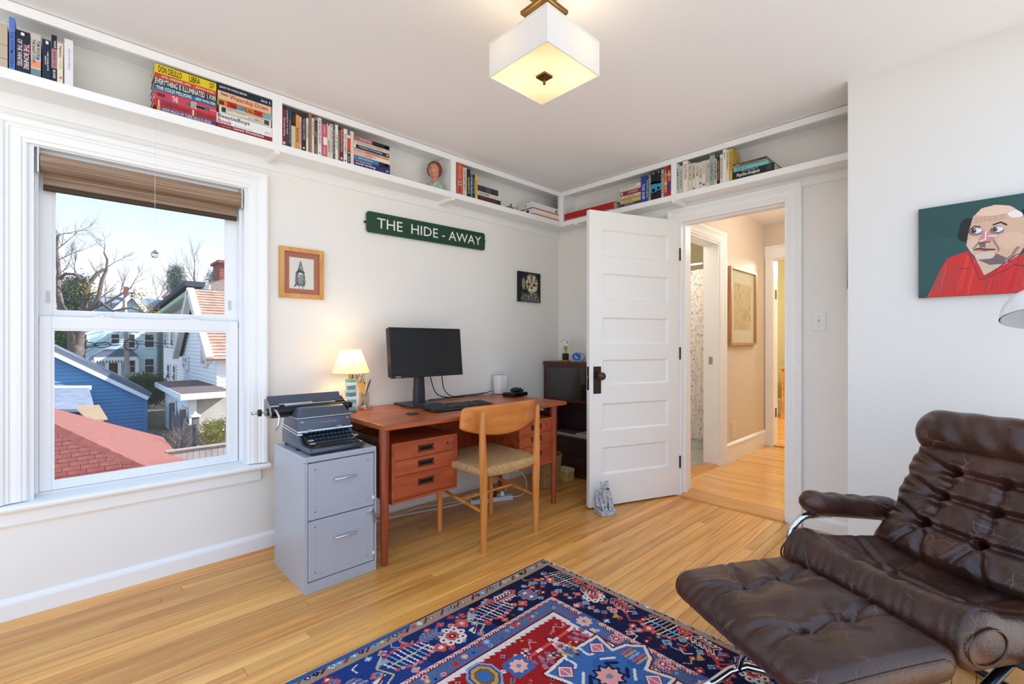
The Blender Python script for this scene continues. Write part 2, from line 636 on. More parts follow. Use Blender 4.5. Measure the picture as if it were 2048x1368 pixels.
# door opening in the back wall
DX0, DX1, DZ1 = -1.606, -0.893, 2.035
m = MB()
m.box(WX, DX0, WY, WY + .14, -.06, CZ); m.box(DX1, JX + .02, WY, WY + .14, -.06, CZ); m.box(DX0, DX1, WY, WY + .14, DZ1, CZ)
struct('wall_back', m, WALLM, 'pale wall with the doorway to the hall')
struct('wall_right', MB().box(JX, ROOM_X1, JY, WY + .14, -.06, CZ), JOGM, 'white wall block standing forward behind the leather chair')
struct('ceiling', MB().prism([(WX - .18, ROOM_Y0), (-2.83, ROOM_Y0), (ROOM_X1, 2.78), (ROOM_X1, WY + .14), (WX - .18, WY + .14)], 'z', CZ, CZ + .12), CEILM, 'plain white ceiling')

fl = struct('floor', MB().prism([(WX - .05, ROOM_Y0), (-1.69, ROOM_Y0), (ROOM_X1, 1.85), (ROOM_X1, WY + .02), (WX - .05, WY + .02)], 'z', -.06, -.016), SUBF, 'honey coloured strip wood floor')
def plank(parent, x0, x1, y0, y1, zt, mat, th=.016):
    cx, cy = (x0 + x1) / 2, (y0 + y1) / 2
    e = .0004
    a, b = (x1 - x0) / 2, (y1 - y0) / 2
    v = []
    for (dx, dy, z) in ((a, b, -th), (a, b, -e), (a - e, b - e, 0)):
        v += [(-dx, -dy, z), (dx, -dy, z), (dx, dy, z), (-dx, dy, z)]
    f = [(0, 3, 2, 1), (8, 9, 10, 11)]
    for k in (0, 4):
        for i in range(4):
            j = (i + 1) % 4
            f.append((k + i, k + j, k + 4 + j, k + 4 + i))
    me = bpy.data.meshes.new('plank')
    me.from_pydata(v, [], f)
    me.materials.append(mat)
    o = bpy.data.objects.new('plank', me)
    COL.objects.link(o)
    o.parent = parent
    o.location = (cx, cy, zt)
rnd = random.Random(3)
PWD = 0.057
x = WX + .006
row = 0
while x < ROOM_X1 - .06:
    y = -0.85 - rnd.random() * .7
    while y < WY - .01:
        L = rnd.choice([1.1, 1.6, 2.2, 2.8, 3.3]) + rnd.random() * .3
        y1 = min(y + L, WY - .004)
        if WY - y1 < .25:
            y1 = WY - .004
        ymin = max(-.73, (.70 + .722 * (x + .03)) / .692)
        if y1 > ymin + .05:
            lim = WY - .004 if x < JX - .06 else JY - .004
            if y < lim - .05:
                plank(fl, x, x + PWD - .0017, max(y, ymin), min(y1, lim) - .0012, 0.0, FLOORM)
        y = y1
    x += PWD
    row += 1
# ---------------------------------------------------------------- casings with a moulded profile, mitred at the corners
CPROF = [(0, 0), (0, .011), (.006, .014), (.013, .014), (.017, .019), (.030, .021), (.044, .021), (.050, .026), (.056, .026), (.062, .033), (.074, .037), (.082, .036), (.082, 0)]
def casing(a0, a1, z0, z1, put, k=1.0, left=True, right=True, head=True):
    """put(a, z, p) -> world point; a along the wall, p proud of it"""
    n = len(CPROF)
    v = []
    for (c, p) in CPROF:
        c *= k
        pts = []
        if left:
            pts.append((a0 - c, z0))
        pts.append((a0 - c, z1 + c)); pts.append((a1 + c, z1 + c))
        if right:
            pts.append((a1 + c, z0))
        v.append([put(a, z, p) for a, z in pts])
    st = len(v[0])
    m = MB()
    fs = []
    for i in range(n):
        j = (i + 1) % n
        for q in range(st - 1):
            fs.append((i * st + q, i * st + q + 1, j * st + q + 1, j * st + q))
    fs.append(tuple(i * st for i in range(n)))
    fs.append(tuple(i * st + st - 1 for i in range(n))[::-1])
    m.add([p for r in v for p in r], fs)
    return m

# ---------------------------------------------------------------- window
win = sroot('window_1', 'white double hung window with moulded casing looking onto the neighbours roofs')
putA = lambda a, z, p: (WX + p, a, z)
o = mk('casing', casing(OY0, OY1, OZ0 + .006, OZ1 - .012, putA, 1.08), TRIM, win, smooth=False)
mk('stool', MB().prism([(WX - .06, .446), (WX + .052, .446), (WX + .060, .452), (WX + .062, .460), (WX + .058, .468), (WX + .048, .472), (WX - .06, .472)], 'y', OY0 - .14, OY1 + .098), TRIM, win)
mk('apron', MB().prism([(WX, .378), (WX + .012, .378), (WX + .018, .386), (WX + .018, .430), (WX + .028, .446), (WX, .446)], 'y', OY0 - .10, OY1 + .060), TRIM, win)
# jamb liner of the opening
m = MB()
m.box(WX - .16, WX - .001, OY0, OY0 + .018, .472, OZ1); m.box(WX - .16, WX - .001, OY1 - .018, OY1, .472, OZ1); m.box(WX - .16, WX - .001, OY0 + .018, OY1 - .018, OZ1 - .018, OZ1)
m.box(WX - .16, WX - .06, OY0 + .018, OY1 - .018, .452, .484)
mk('jamb', m, VINYL, win)
# stops
m = MB()
for (a, b) in ((OY0 + .018, OY0 + .030), (OY1 - .030, OY1 - .018)):
    m.box(WX - .10, WX - .05, a, b, .484, OZ1 - .018)
m.box(WX - .10, WX - .045, OY0 + .030, OY1 - .030, OZ1 - .034, OZ1 - .018)
mk('track', m, VINYL, win)
def sash(name, X, y0, y1, z0, z1, gy0, gy1, gz0, gz1, th=.030):
    m = MB()
    m.box(X - th, X, y0, gy0, z0, z1); m.box(X - th, X, gy1, y1, z0, z1)
    m.box(X - th, X, gy0, gy1, z0, gz0); m.box(X - th, X, gy0, gy1, gz1, z1)
    s = mk(name, m, VINYL, win, bevel=.0025)
    # glazing bead
    b = MB(); e = .009
    b.box(X - .016, X - .004, gy0 - .001, gy0 + e, gz0, gz1); b.box(X - .016, X - .004, gy1 - e, gy1 + .001, gz0, gz1)
    b.box(X - .016, X - .0041, gy0 + e, gy1 - e, gz0 - .001, gz0 + e); b.box(X - .016, X - .0041, gy0 + e, gy1 - e, gz1 - e, gz1 + .001)
    mk('glazing_bead', b, VINYL, s)
    mk('pane', MB().box(X - .020, X - .016, gy0, gy1, gz0, gz1), PANE, s)
    return s
XL = WX - .055
gl0 = onx(103, 966, XL); gl1 = onx(457, 659, XL)
ls = sash('lower_sash', XL, onx(78, 800, XL).y, onx(476, 800, XL).y, .486, onx(300, 638, XL).z, gl0.y, gl1.y, gl0.z, onx(300, 660, XL).z)
XU = WX - .092
us = sash('upper_sash', XU, onx(78, 800, XL).y - .006, onx(476, 800, XL).y + .006, onx(300, 652, XU).z, OZ1 - .02, onx(106, 500, XU).y, onx(454, 500, XU).y, onx(300, 638, XU).z + .02, OZ1 - .055)
zt = onx(300, 638, XL).z
for u in (205, 385):                                   # sash locks on the meeting rail
    y = onx(u, 635, XL).y
    m = MB().box(XL - .028, XL - .004, y - .032, y + .032, zt, zt + .006)
    m.lathe([(.010, 0), (.010, .008), (.006, .011)], (XL - .016, y, zt + .004), 12)
    m.bar((XL - .016, y, zt + .011), (XL - .012, y + .034, zt + .012), .008, .005)
    mk('sash_lock', m, WHITEP, ls)
for u, v in ((96, 594), (459, 611)):                   # small finger latches of the upper sash
    p = onx(u, v, XU)
    mk('tilt_latch', MB().box(XU, XU + .005, p.y - .006, p.y + .006, p.z - .026, p.z + .026).box(XU, XU + .008, p.y - .003, p.y + .003, p.z - .014, p.z + .014), M('latch_grey', C(205, 206, 208), .4), us)

# roller shade
SHADE = wood('woven_shade', C(112, 86, 66), C(176, 148, 124), (60, 1.6, 190), 0.8)
rs = thing('roller_shade', 'brown woven roller shade rolled up at the top of the window', 'window shade', (WX - .02, OY0 + .03, 1.9))
y0, y1 = OY0 + .036, OY1 - .034
zc = 1.897; xc = WX - .026
m = MB().lathe([(.0, 0), (.038, 0), (.038, y1 - y0), (.0, y1 - y0)], (xc, y0, zc), 28, axis='y', cap=False)
part('fabric_roll', m, SHADE, rs, smooth=True)
m = MB().box(xc - .034, xc - .029, y0 + .008, y1 - .008, zc - .095, zc)
part('hanging_fabric', m, SHADE, rs)
m = MB().lathe([(.0, 0), (.013, 0), (.013, y1 - y0 - .016), (.0, y1 - y0 - .016)], (xc - .031, y0 + .008, zc - .098), 14, axis='y', cap=False)
part('hem_bar', m, M('shade_hem', C(74, 56, 44), .8), rs, smooth=True)
for yy in (y0 - .008, y1 + .001):
    part('bracket', MB().box(xc - .04, xc + .038, yy, yy + .006, zc - .05, OZ1 - .022), M('bracket_metal', C(214, 214, 212), .35, .6), rs, bevel=.001)

# ---------------------------------------------------------------- baseboards and the doorway
BPROF = [(0, 0), (.014, 0), (.014, .062), (.012, .070), (.007, .078), (.003, .084), (0, .085)]
struct('baseboard_left', MB().prism([(WX + p, z) for p, z in BPROF], 'y', ROOM_Y0, WY), TRIM, 'low white baseboard under the window')
m = MB().prism([(WY - p, z * 1.35) for p, z in BPROF][::-1], 'x', WX + .014, DX0 - .085)
m.prism([(WY - p, z) for p, z in BPROF][::-1], 'x', DX1 + .085, JX)
struct('baseboard_back', m, TRIM, 'white baseboard beside the doorway')
struct('baseboard_right', MB().prism([(JY - p, z) for p, z in BPROF][::-1], 'x', JX - .0, ROOM_X1), TRIM, 'white baseboard behind the leather chair')

putB = lambda a, z, p: (a, WY - p, z)
tr = sroot('trim_1', 'white moulded casing around the doorway to the hall')
mk('casing', casing(DX0, DX1, 0, DZ1, putB, 1.0), TRIM, tr)
mk('jamb', MB().box(DX0 - .001, DX0 + .016, WY - .006, WY + .145, 0, DZ1).box(DX1 - .016, DX1 + .001, WY - .006, WY + .145, 0, DZ1).box(DX0 + .016, DX1 - .016, WY - .006, WY + .145, DZ1 - .016, DZ1 + .001), TRIM, tr)
m = MB().box(DX0 + .016, DX0 + .028, WY + .035, WY + .075, 0, DZ1 - .016).box(DX1 - .028, DX1 - .016, WY + .035, WY + .075, 0, DZ1 - .016).box(DX0 + .028, DX1 - .028, WY + .035, WY + .075, DZ1 - .028, DZ1 - .016)
mk('door_stop', m, TRIM, tr)
TH = wood('threshold_wood', C(190, 122, 55), C(218, 156, 84), (2.5, 40, 40), .3, .3)
tro = struct('trim_2', MB().prism([(WY - .035, .001), (WY - .028, .010), (WY + .01, .019), (WY + .155, .019), (WY + .155, .001)], 'x', DX0 + .017, DX1 - .017), TH, 'sloped wooden threshold in the doorway')

# panel joint on the wall right of the doorway
HZ = .012                                       # hall floor level
# ---------------------------------------------------------------- six panel door standing open into the room
hp = Vector((DX0 + .004, WY - .012, 0)); fp = Vector((-1.884, 2.530, 0))
dd = (fp - hp).normalized(); DWD = (fp - hp).length
dn = Vector((-dd.y, dd.x, 0))                   # towards the camera side
if dn.dot(Vector((0, 0, 0)) - hp) < 0:
    dn = -dn
door = sroot('door_1', 'white six panel door standing open into the room', hp)
door['category'] = 'door'
ang = math.atan2(dd.y, dd.x)
door.rotation_euler = (0, 0, ang)
sgn = 1 if Vector((-math.sin(ang), math.cos(ang), 0)).dot(dn) > 0 else -1
DT, DZ0, DZT = .036, .012, 2.028
DOORM = M('door_paint', C(242, 241, 238), .38, bump=.012, bscale=40)
zp = [(1.720, 1.905), (1.420, 1.605), (1.120, 1.303), (.838, 1.012), (.526, .712), (.226, .412)]
s0, s1 = .105, DWD - .105
m = MB()
def dbox(mm, a0, a1, z0, z1, d0=0., d1=DT):
    yy = sorted((-sgn * d0, -sgn * d1))
    mm.box(a0, a1, yy[0], yy[1], z0, z1)
dbox(m, 0, s0, DZ0, DZT); dbox(m, s1, DWD, DZ0, DZT)
zs = [DZT] + [z for p in zp for z in (p[1], p[0])] + [DZ0]
for i in range(0, len(zs), 2):
    dbox(m, s0, s1, zs[i + 1], zs[i])
mk('door_frame', m, DOORM, door)
for (a, b) in zp:
    m = MB()
    dbox(m, s0 - .004, s1 + .004, a - .004, b + .004, .012, DT - .012)
    p_ = mk('panel', m, DOORM, door)
    mo = MB()
    e = .012
    def wedge(A, B, inn):
        # little sloped moulding between frame and panel
        y0 = -sgn * .001; y1 = -sgn * .012
        A = Vector(A); B = Vector(B); I = Vector(inn)
        pts = [Vector((A.x, y0, A.z)), Vector((B.x, y0, B.z)), Vector((B.x, y1, B.z)) + I, Vector((A.x, y1, A.z)) + I]
        mo.add(pts, [(0, 1, 2, 3)])
    c = [(s0, 0, a), (s1, 0, a), (s1, 0, b), (s0, 0, b)]
    i4 = [Vector((e, 0, e)), Vector((-e, 0, e)), Vector((-e, 0, -e)), Vector((e, 0, -e))]
    for q in range(4):
        A, B = Vector(c[q]), Vector(c[(q + 1) % 4])
        y0 = -sgn * .0005; y1 = -sgn * .0118
        mo.add([(A.x, y0, A.z), (B.x, y0, B.z), (B.x + i4[(q + 1) % 4].x, y1, B.z + i4[(q + 1) % 4].z), (A.x + i4[q].x, y1, A.z + i4[q].z)], [(0, 1, 2, 3)])
    mk('panel_moulding', mo, DOORM, p_)
kz, ka = .882, DWD - .058
es = mk('escutcheon', MB().box(ka - .032, ka + .028, sgn * 0, sgn * .004, kz - .10, kz + .085).box(ka - .026, ka + .022, sgn * .003, sgn * .006, kz - .094, kz + .079), BRONZE, door, bevel=.0015)
mk('keyhole', MB().box(ka - .004, ka + .001, sgn * .0055, sgn * .0067, kz - .060, kz - .042), BLACKP, es)
kb = [(.012, .004), (.012, .012), (.009, .022), (.010, .034), (.020, .040), (.027, .050), (.028, .060), (.022, .070), (.008, .074), (.001, .0745)]
mk('knob', MB().lathe([(r, sgn * h) for r, h in kb], (ka - .004, 0, kz + .022), 24, axis='y'), M('brown_knob', C(72, 52, 44), .25, .2), door, smooth=True)
mk('latch_plate', MB().box(DWD, DWD + .0015, -sgn * .030, -sgn * .006, kz - .075, kz + .085), BRONZE, door)
mk('latch_bolt', MB().box(DWD, DWD + .010, -sgn * .023, -sgn * .014, kz - .0, kz + .022), BRASS, door)
for z in (.25, 1.05, 1.78):
    mk('hinge', MB().cyl((-.002, sgn * .004, z - .045), (-.002, sgn * .004, z + .045), .006, n=10), BRONZE, door)

# ---------------------------------------------------------------- built-in bookshelves along the top of two walls
SZ0, SZB, SZT = 2.130, 2.170, 2.427
SFX, SFY = WX + .198, WY - .198
def shelf_stile_a(par, u0, u1):
    y0 = onx(u0, 300, SFX).y; y1 = onx(u1, 300, SFX).y
    st = mk('face_stile', MB().box(SFX - .018, SFX, y0, y1, SZB, 2.388), TRIM, par)
    mk('divider', MB().box(WX, SFX - .018, (y0 + y1) / 2 - .011, (y0 + y1) / 2 + .011, SZB - .01, CZ - .002), TRIM, par)
    return y0, y1
sa = thing('built_in_bookshelf', 'white built-in bookshelf under the ceiling above the window and the desk', 'bookshelf', (WX, 0, SZ0))
sa.location = (0, 0, 0)
mk('shelf_board', MB().box(WX, SFX - .018, ROOM_Y0, WY, SZ0 + .012, SZB).box(SFX - .018, SFX - .001, SFY + .0005, WY, SZ0 + .012, SZB), TRIM, sa)
mk('bottom_rail', MB().box(SFX - .018, SFX, ROOM_Y0, SFY, SZ0, SZB), TRIM, sa, bevel=.002)
mk('top_rail', MB().box(SFX - .018, SFX, ROOM_Y0, SFY, 2.388, SZT), TRIM, sa, bevel=.0015)
mk('wall_cleat', MB().prism([(WX, SZ0 - .045), (WX + .012, SZ0 - .045), (WX + .018, SZ0 - .035), (WX + .018, SZ0 + .012), (WX, SZ0 + .012)], 'y', ROOM_Y0, WY), TRIM, sa)
a1 = shelf_stile_a(sa, 545, 564.5)
a2 = shelf_stile_a(sa, 902, 912)
mk('face_stile', MB().box(SFX - .018, SFX, SFY - .022, SFY, SZB, 2.388), TRIM, sa)
for y in (sum(a1) / 2, sum(a2) / 2, -.9):
    mk('bracket', MB().box(WX + .018, SFX - .002, y - .012, y + .012, SZ0 - .014, SZ0 + .012), TRIM, sa)
sb = thing('built_in_bookshelf', 'white built-in bookshelf under the ceiling above the open door', 'bookshelf', (0, 0, 0))
mk('shelf_board', MB().box(SFX + .0, JX, SFY + .018, WY, SZ0 + .012, SZB), TRIM, sb)
mk('bottom_rail', MB().box(SFX, JX, SFY, SFY + .018, SZ0, SZB), TRIM, sb, bevel=.002)
mk('top_rail', MB().box(SFX, JX, SFY, SFY + .018, 2.388, SZT), TRIM, sb, bevel=.0015)
mk('wall_cleat', MB().prism([(WY, SZ0 - .045), (WY - .012, SZ0 - .045), (WY - .018, SZ0 - .035), (WY - .018, SZ0 + .012), (WY, SZ0 + .012)], 'x', SFX - .012, JX), TRIM, sb)
mk('face_stile', MB().box(SFX, SFX + .024, SFY, SFY + .018, SZB, 2.388), TRIM, sb)
mk('divider', MB().box(SFX - .010, SFX + .008, SFY + .018, WY, SZB - .01, CZ - .002), TRIM, sb)
x0, x1 = ony(1342, 350, SFY).x, ony(1352.5, 350, SFY).x
mk('face_stile', MB().box(x0, x1, SFY, SFY + .018, SZB, 2.388), TRIM, sb)
mk('divider', MB().box((x0 + x1) / 2 - .011, (x0 + x1) / 2 + .011, SFY + .018, WY, SZB - .01, CZ - .002), TRIM, sb)
for x in ((x0 + x1) / 2, -2.42):
    mk('bracket', MB().box(x - .012, x + .012, SFY + .002, WY - .018, SZ0 - .014, SZ0 + .012), TRIM, sb)

# ---------------------------------------------------------------- hall, bathroom and bedroom seen through the doorway
HALLW = M('hall_paint', C(222, 208, 192), .55, noise=.02, nscale=2)
BATHW = M('bath_paint', C(196, 186, 150), .7)
BEDW = M('bedroom_paint', C(190, 184, 140), .75)
HX, HYE, HCZ = -1.715, 5.46, 2.40
BY0, BY1, BZ1 = 3.52, 4.235, 2.03                # bathroom doorway in the hall's left wall
m = MB()
m.box(HX - .12, HX, WY + .14, BY0, 0, HCZ); m.box(HX - .12, HX, BY1, HYE + .12, 0, HCZ); m.box(HX - .12, HX, BY0, BY1, BZ1, HCZ)
struct('wall_hall_left', m, HALLW, 'tan hall wall with the bathroom doorway')
EX0 = -1.645                                     # bedroom doorway at the end of the hall
m = MB()
m.box(HX, EX0, HYE, HYE + .12, 0, HCZ); m.box(EX0, -.60, HYE, HYE + .12, 2.03, HCZ); m.box(-.80, -.60, HYE, HYE + .12, 0, 2.03)
struct('wall_hall_end', m, HALLW, 'tan wall at the end of the hall')
struct('wall_hall_right', MB().box(-.60, -.48, WY + .14, HYE + .12, 0, HCZ), HALLW, 'right wall of the hall')
struct('ceiling_hall', MB().box(HX - .12, -.48, WY + .14, HYE + .12, HCZ, HCZ + .1), CEILM, 'hall ceiling')
hf = struct('floor_hall', MB().box(HX - .12, -.48, WY + .02, HYE + .14, -.06, HZ - .016), SUBF, 'glossy strip wood floor of the hall')
y = WY + .157
rnd = random.Random(5)
while y < HYE + .06:
    x = HX - rnd.random() * .5
    while x < -.6:
        L = 1.0 + rnd.random() * .9
        plank(hf, max(x, HX + .001), min(x + L, -.602) - .0008, y, min(y + PWD - .0017, HYE + .12), HZ, HALLM)
        x += L
    y += PWD
# bathroom door casing, jamb and threshold
t3 = sroot('trim_3', 'white casing of the bathroom doorway in the hall')
putH = lambda a, z, p: (HX + p, a, z)
mk('casing', casing(BY0, BY1, HZ, BZ1, putH, 1.15), TRIM, t3)
mk('jamb', MB().box(HX - .135, HX + .002, BY1 - .016, BY1, HZ, BZ1).box(HX - .135, HX + .002, BY0, BY0 + .016, HZ, BZ1).box(HX - .135, HX + .002, BY0 + .016, BY1 - .016, BZ1 - .016, BZ1), TRIM, t3)
mk('strike_plate', MB().box(HX - .085, HX - .05, BY1 - .018, BY1 - .016, .93, 1.0), STEEL, t3)
mk('threshold', MB().prism([(HX - .15, HZ), (HX - .135, HZ + .018), (HX - .01, HZ + .018), (HX + .004, HZ)], 'y', BY0 + .016, BY1 - .016), TH, t3)
HB = [(0, 0), (.016, 0), (.016, .145), (.022, .150), (.020, .162), (.008, .172), (0, .175)]
struct('baseboard_hall', MB().prism([(HX + p, HZ + z) for p, z in HB], 'y', BY1 + .094, HYE), TRIM, 'tall white baseboard in the hall')
t4 = sroot('trim_4', 'white casing of the bedroom doorway at the hall end')
m = MB().box(HX + .004, EX0, HYE - .022, HYE, HZ, 2.03).box(-.80, -.70, HYE - .022, HYE, HZ, 2.03).box(HX + .002, -.69, HYE - .026, HYE, 2.03, 2.16).box(HX + .001, -.68, HYE - .036, HYE, 2.145, 2.165)
mk('casing', m, TRIM, t4, bevel=.003)
mk('jamb', MB().box(EX0 - .001, EX0 + .014, HYE - .01, HYE + .13, HZ, 2.03).box(EX0 + .014, -.80, HYE - .01, HYE + .13, 2.016, 2.032), TRIM, t4)
mk('hinge', MB().box(EX0 + .014, EX0 + .017, HYE + .05, HYE + .09, 1.60, 1.70).box(EX0 + .014, EX0 + .017, HYE + .05, HYE + .09, .32, .42), BRONZE, t4)
mk('threshold', MB().box(EX0 + .014, -.80, HYE - .005, HYE + .125, HZ, HZ + .014), TH, t4)

# bathroom
BX0, BYE = -3.1, 5.5
m = MB().box(BX0 - .1, HX - .12, BYE, BYE + .1, 0, HCZ).box(BX0 - .1, BX0, WY + .14, BYE, 0, HCZ)
struct('wall_bathroom', m, BATHW, 'olive beige bathroom wall behind the shower curtain')
struct('ceiling_bathroom', MB().box(BX0 - .1, HX - .12, WY + .14, BYE + .1, HCZ, HCZ + .1), CEILM, 'bathroom ceiling')
bf = struct('floor_bathroom', MB().box(BX0, HX - .12, WY + .14, BYE, -.06, .006), M('grout', C(196, 190, 180), .8), 'white bathroom tile floor with small dark tiles')
WT = M('white_tile', C(238, 234, 226), .25); BT = M('black_tile', C(38, 36, 40), .25)
mw = MB(); mb_ = MB()
ty = 3.62; r_ = 0
while ty < 4.80:
    tx = -2.62 + (.035 if r_ % 2 else 0)
    while tx < HX - .15:
        mw.box(tx, tx + .046, ty, ty + .021, .006, .010)
        mb_.box(tx + .048, tx + .068, ty + .003, ty + .018, .006, .0102)
        tx += .070
    ty += .0235; r_ += 1
o = mk('white_tiles', mw, WT, bf); o['kind'] = 'stuff'
o = mk('dark_tiles', mb_, BT, bf); o['kind'] = 'stuff'
# tub
tub = thing('bathtub', 'white bathtub edge below the shower curtain', 'bathtub', (-2.45, 4.80, .01))
part('apron', MB().box(BX0 + .02, HX - .13, 4.80, 4.84, .01, .46), M('tub_white', C(235, 233, 228), .2), tub)
part('rim', MB().box(BX0 + .02, HX - .13, 4.795, 4.88, .46, .49), M('tub_white', C(235, 233, 228), .2), tub, bevel=.01)
# curtain on its rod
rod = thing('shower_rod', 'white shower curtain rod in the bathroom', 'curtain rod', (-2.45, 4.75, 1.95))
RZ = ony(1390, 529, 4.75).z
part('pole', MB().cyl((BX0 + .01, 4.75, RZ), (HX - .125, 4.75, RZ), .013, n=14), WHITEP, rod, smooth=True)
part('end_flange', MB().lathe([(.03, 0), (.03, .012), (.015, .02)], (BX0 + .002, 4.75, RZ), 16, axis='x'), WHITEP, rod)
def curtain_mat():
    m = bpy.data.materials.new('botanical_curtain'); m.use_nodes = True
    n = m.node_tree; L = n.links; b = n.nodes['Principled BSDF']
    b.inputs['Roughness'].default_value = .9
    t = n.nodes.new('ShaderNodeTexCoord')
    base = (*C(236, 226, 218), 1)
    prev = None
    for i, (sc, th, col, rot, sx_) in enumerate(((22, .25, C(104, 112, 122), .7, 2.8), (25, .24, C(124, 130, 138), -.8, 3.0), (12, .22, C(150, 168, 186), .2, 1.2), (8, .22, C(208, 200, 166), 0, 1.0))):
        mp = n.nodes.new('ShaderNodeMapping')
        mp.inputs['Rotation'].default_value = (0, rot, 0)
        mp.inputs['Scale'].default_value = (sx_, 0.2, 1)
        mp.inputs['Location'].default_value = (i * 3.1, 0, i * 1.7)
        L.new(t.outputs['Object'], mp.inputs[0])
        vo = n.nodes.new('ShaderNodeTexVoronoi'); vo.inputs['Scale'].default_value = sc
        L.new(mp.outputs[0], vo.inputs['Vector'])
        lt = n.nodes.new('ShaderNodeMath'); lt.operation = 'LESS_THAN'; lt.inputs[1].default_value = th
        L.new(vo.outputs['Distance'], lt.inputs[0])
        ml = n.nodes.new('ShaderNodeMath'); ml.operation = 'MULTIPLY'; ml.inputs[1].default_value = .75 if i < 3 else .5
        L.new(lt.outputs[0], ml.inputs[0])
        mx = n.nodes.new('ShaderNodeMix'); mx.data_type = 'RGBA'
        L.new(ml.outputs[0], mx.inputs['Factor'])
        if prev is None:
            mx.inputs[6].default_value = base
        else:
            L.new(prev, mx.inputs[6])
        mx.inputs[7].default_value = (*col, 1)
        prev = mx.outputs[2]
    L.new(prev, b.inputs['Base Color'])
    return m
cur = thing('shower_curtain', 'white shower curtain with grey and blue leaf print', 'curtain', (-2.2, 4.75, .1))
def cfn(i, j):
    x = -2.75 + i * .90
    z = .115 + j * (RZ - .06 - .115)
    return (x, 4.745 + .020 * math.sin(x * 42) + .012 * math.sin(x * 17 + 1) - .004 * j, z)
part('cloth', MB().grid(cfn, 150, 24), curtain_mat(), cur, smooth='all')
for x in (-2.50, -2.36, -2.22, -2.08, -1.94):
    part('ring', MB().tube([(x, 4.75 + .022 * math.cos(a), RZ - .008 + .030 * math.sin(a)) for a in [2 * PI * k / 14 for k in range(14)]], .0022, 6, closed=True), BRONZE, cur)
# bedroom
m = MB().box(-2.9, -.3, 8.2, 8.3, 0, 2.5).box(-3.0, -2.9, HYE + .12, 8.3, 0, 2.5).box(-.3, -.2, HYE + .12, 8.3, 0, 2.5)
struct('wall_bedroom', m, BEDW, 'olive green bedroom wall at the far end')
struct('ceiling_bedroom', MB().box(-3, -.2, HYE + .12, 8.3, 2.42, 2.52), CEILM, 'bedroom ceiling')
f2 = struct('floor_bedroom', MB().box(-3, -.2, HYE + .12, 8.3, -.06, HZ - .016), SUBF, 'wood floor of the bedroom')
y = HYE + .126
while y < 8.2:
    x = -2.4 - rnd.random() * .4
    while x < -.3:
        L = 1.0 + rnd.random()
        plank(f2, x, min(x + L, -.3) - .0008, y, y + .0785, HZ, HALLM)
        x += L
    y += .080
struct('baseboard_bedroom', MB().prism([(8.2 - p, HZ + z * 1.3) for p, z in HB][::-1], 'x', -2.9, -.3), TRIM, 'white baseboard in the bedroom')
DRW = wood('orange_pine', C(206, 138, 58), C(232, 172, 92), (3, 3, 30), .35, .2)
dr = thing('dresser', 'honey pine dresser standing in the far bedroom', 'dresser', (-1.9, 7.8, HZ))
dx = ony(1563, 735, 7.6).x
dzt = ony(1563, 735, 7.6).z
part('carcass', MB().box(dx, dx + 1.0, 7.6, 8.1, HZ + .03, dzt - .02), DRW, dr)
part('top', MB().box(dx - .02, dx + 1.02, 7.575, 8.1, dzt - .02, dzt), DRW, dr, bevel=.004)
part('plinth', MB().box(dx - .01, dx + 1.01, 7.585, 8.1, HZ, HZ + .10), DRW, dr)
for k in range(3):
    h = (dzt - .14 - HZ) / 3
    d_ = part('drawer', MB().box(dx + .04, dx + .96, 7.588, 7.60, HZ + .115 + k * h, HZ + .10 + (k + 1) * h), DRW, dr, bevel=.003)
    sub('knob', MB().ball((dx + .2, 7.57, HZ + .10 + (k + .5) * h), .016), DRW, dr, d_)
# wall outlet and framed picture in the hall
def wall_plate_x(name, label, u0, v0, u1, v1, X, cat):
    a = onx(u0, v0, X); b = onx(u1, v1, X)
    t = thing(name, label, cat, (X, (a.y + b.y) / 2, (a.z + b.z) / 2))
    return t, a, b
t, a, b = wall_plate_x('wall_outlet', 'cream wall outlet low on the tan hall wall', 1462.5, 843, 1471.5, 873, HX, 'outlet')
part('cover_plate', MB().box(HX, HX + .006, a.y, b.y, b.z, a.z), M('cream_plastic', C(232, 220, 196), .4), t, bevel=.002)
for q in (.28, .72):
    zc = b.z + (a.z - b.z) * q
    part('socket', MB().box(HX + .006, HX + .008, (a.y + b.y) / 2 - .017, (a.y + b.y) / 2 + .017, zc - .017, zc + .017), M('cream_plastic2', C(214, 200, 174), .4), t, bevel=.003)
fy0, fy1, fz0, fz1 = onx(1462, 692, HX + .03).y, onx(1513, 690, HX + .03).y, 1.105, 1.845
OAK = wood('oak_frame', C(176, 124, 78), C(208, 158, 108), (40, 40, 4), .45)
fr = thing('framed_print', 'large pale print in an oak frame under glass on the hall wall', 'picture', (HX, (fy0 + fy1) / 2, fz0))
X0, X1 = HX + .002, HX + .034
m = MB().box(X0, X1, fy0, fy0 + .022, fz0, fz1).box(X0, X1, fy1 - .022, fy1, fz0, fz1).box(X0, X1, fy0 + .022, fy1 - .022, fz0, fz0 + .022).box(X0, X1, fy0 + .022, fy1 - .022, fz1 - .022, fz1)
part('frame', m, OAK, fr)
P = Paint(fy1 - fy0 - .044, fz1 - fz0 - .044, 60, 80, C(238, 232, 220))
P.rect(.09, P.w - .09, .12, P.h - .12, C(222, 200, 172))
rs_ = np.random.RandomState(2)
for _ in range(70):
    P.ell(.1 + rs_.rand() * (P.w - .2), .13 + rs_.rand() * (P.h - .26), .02 + .02 * rs_.rand(), .03 * rs_.rand() + .01, C(*(rs_.randint(-16, 16) + np.array([212, 184, 152]))), mask=P.rect(.09, P.w - .09, .12, P.h - .12, None))
P.build('print', (X0 + .012, fy0 + .022, fz0 + .022), (0, 1, 0), (0, 0, 1), attr_mat('paper_print', .7), fr, fr)
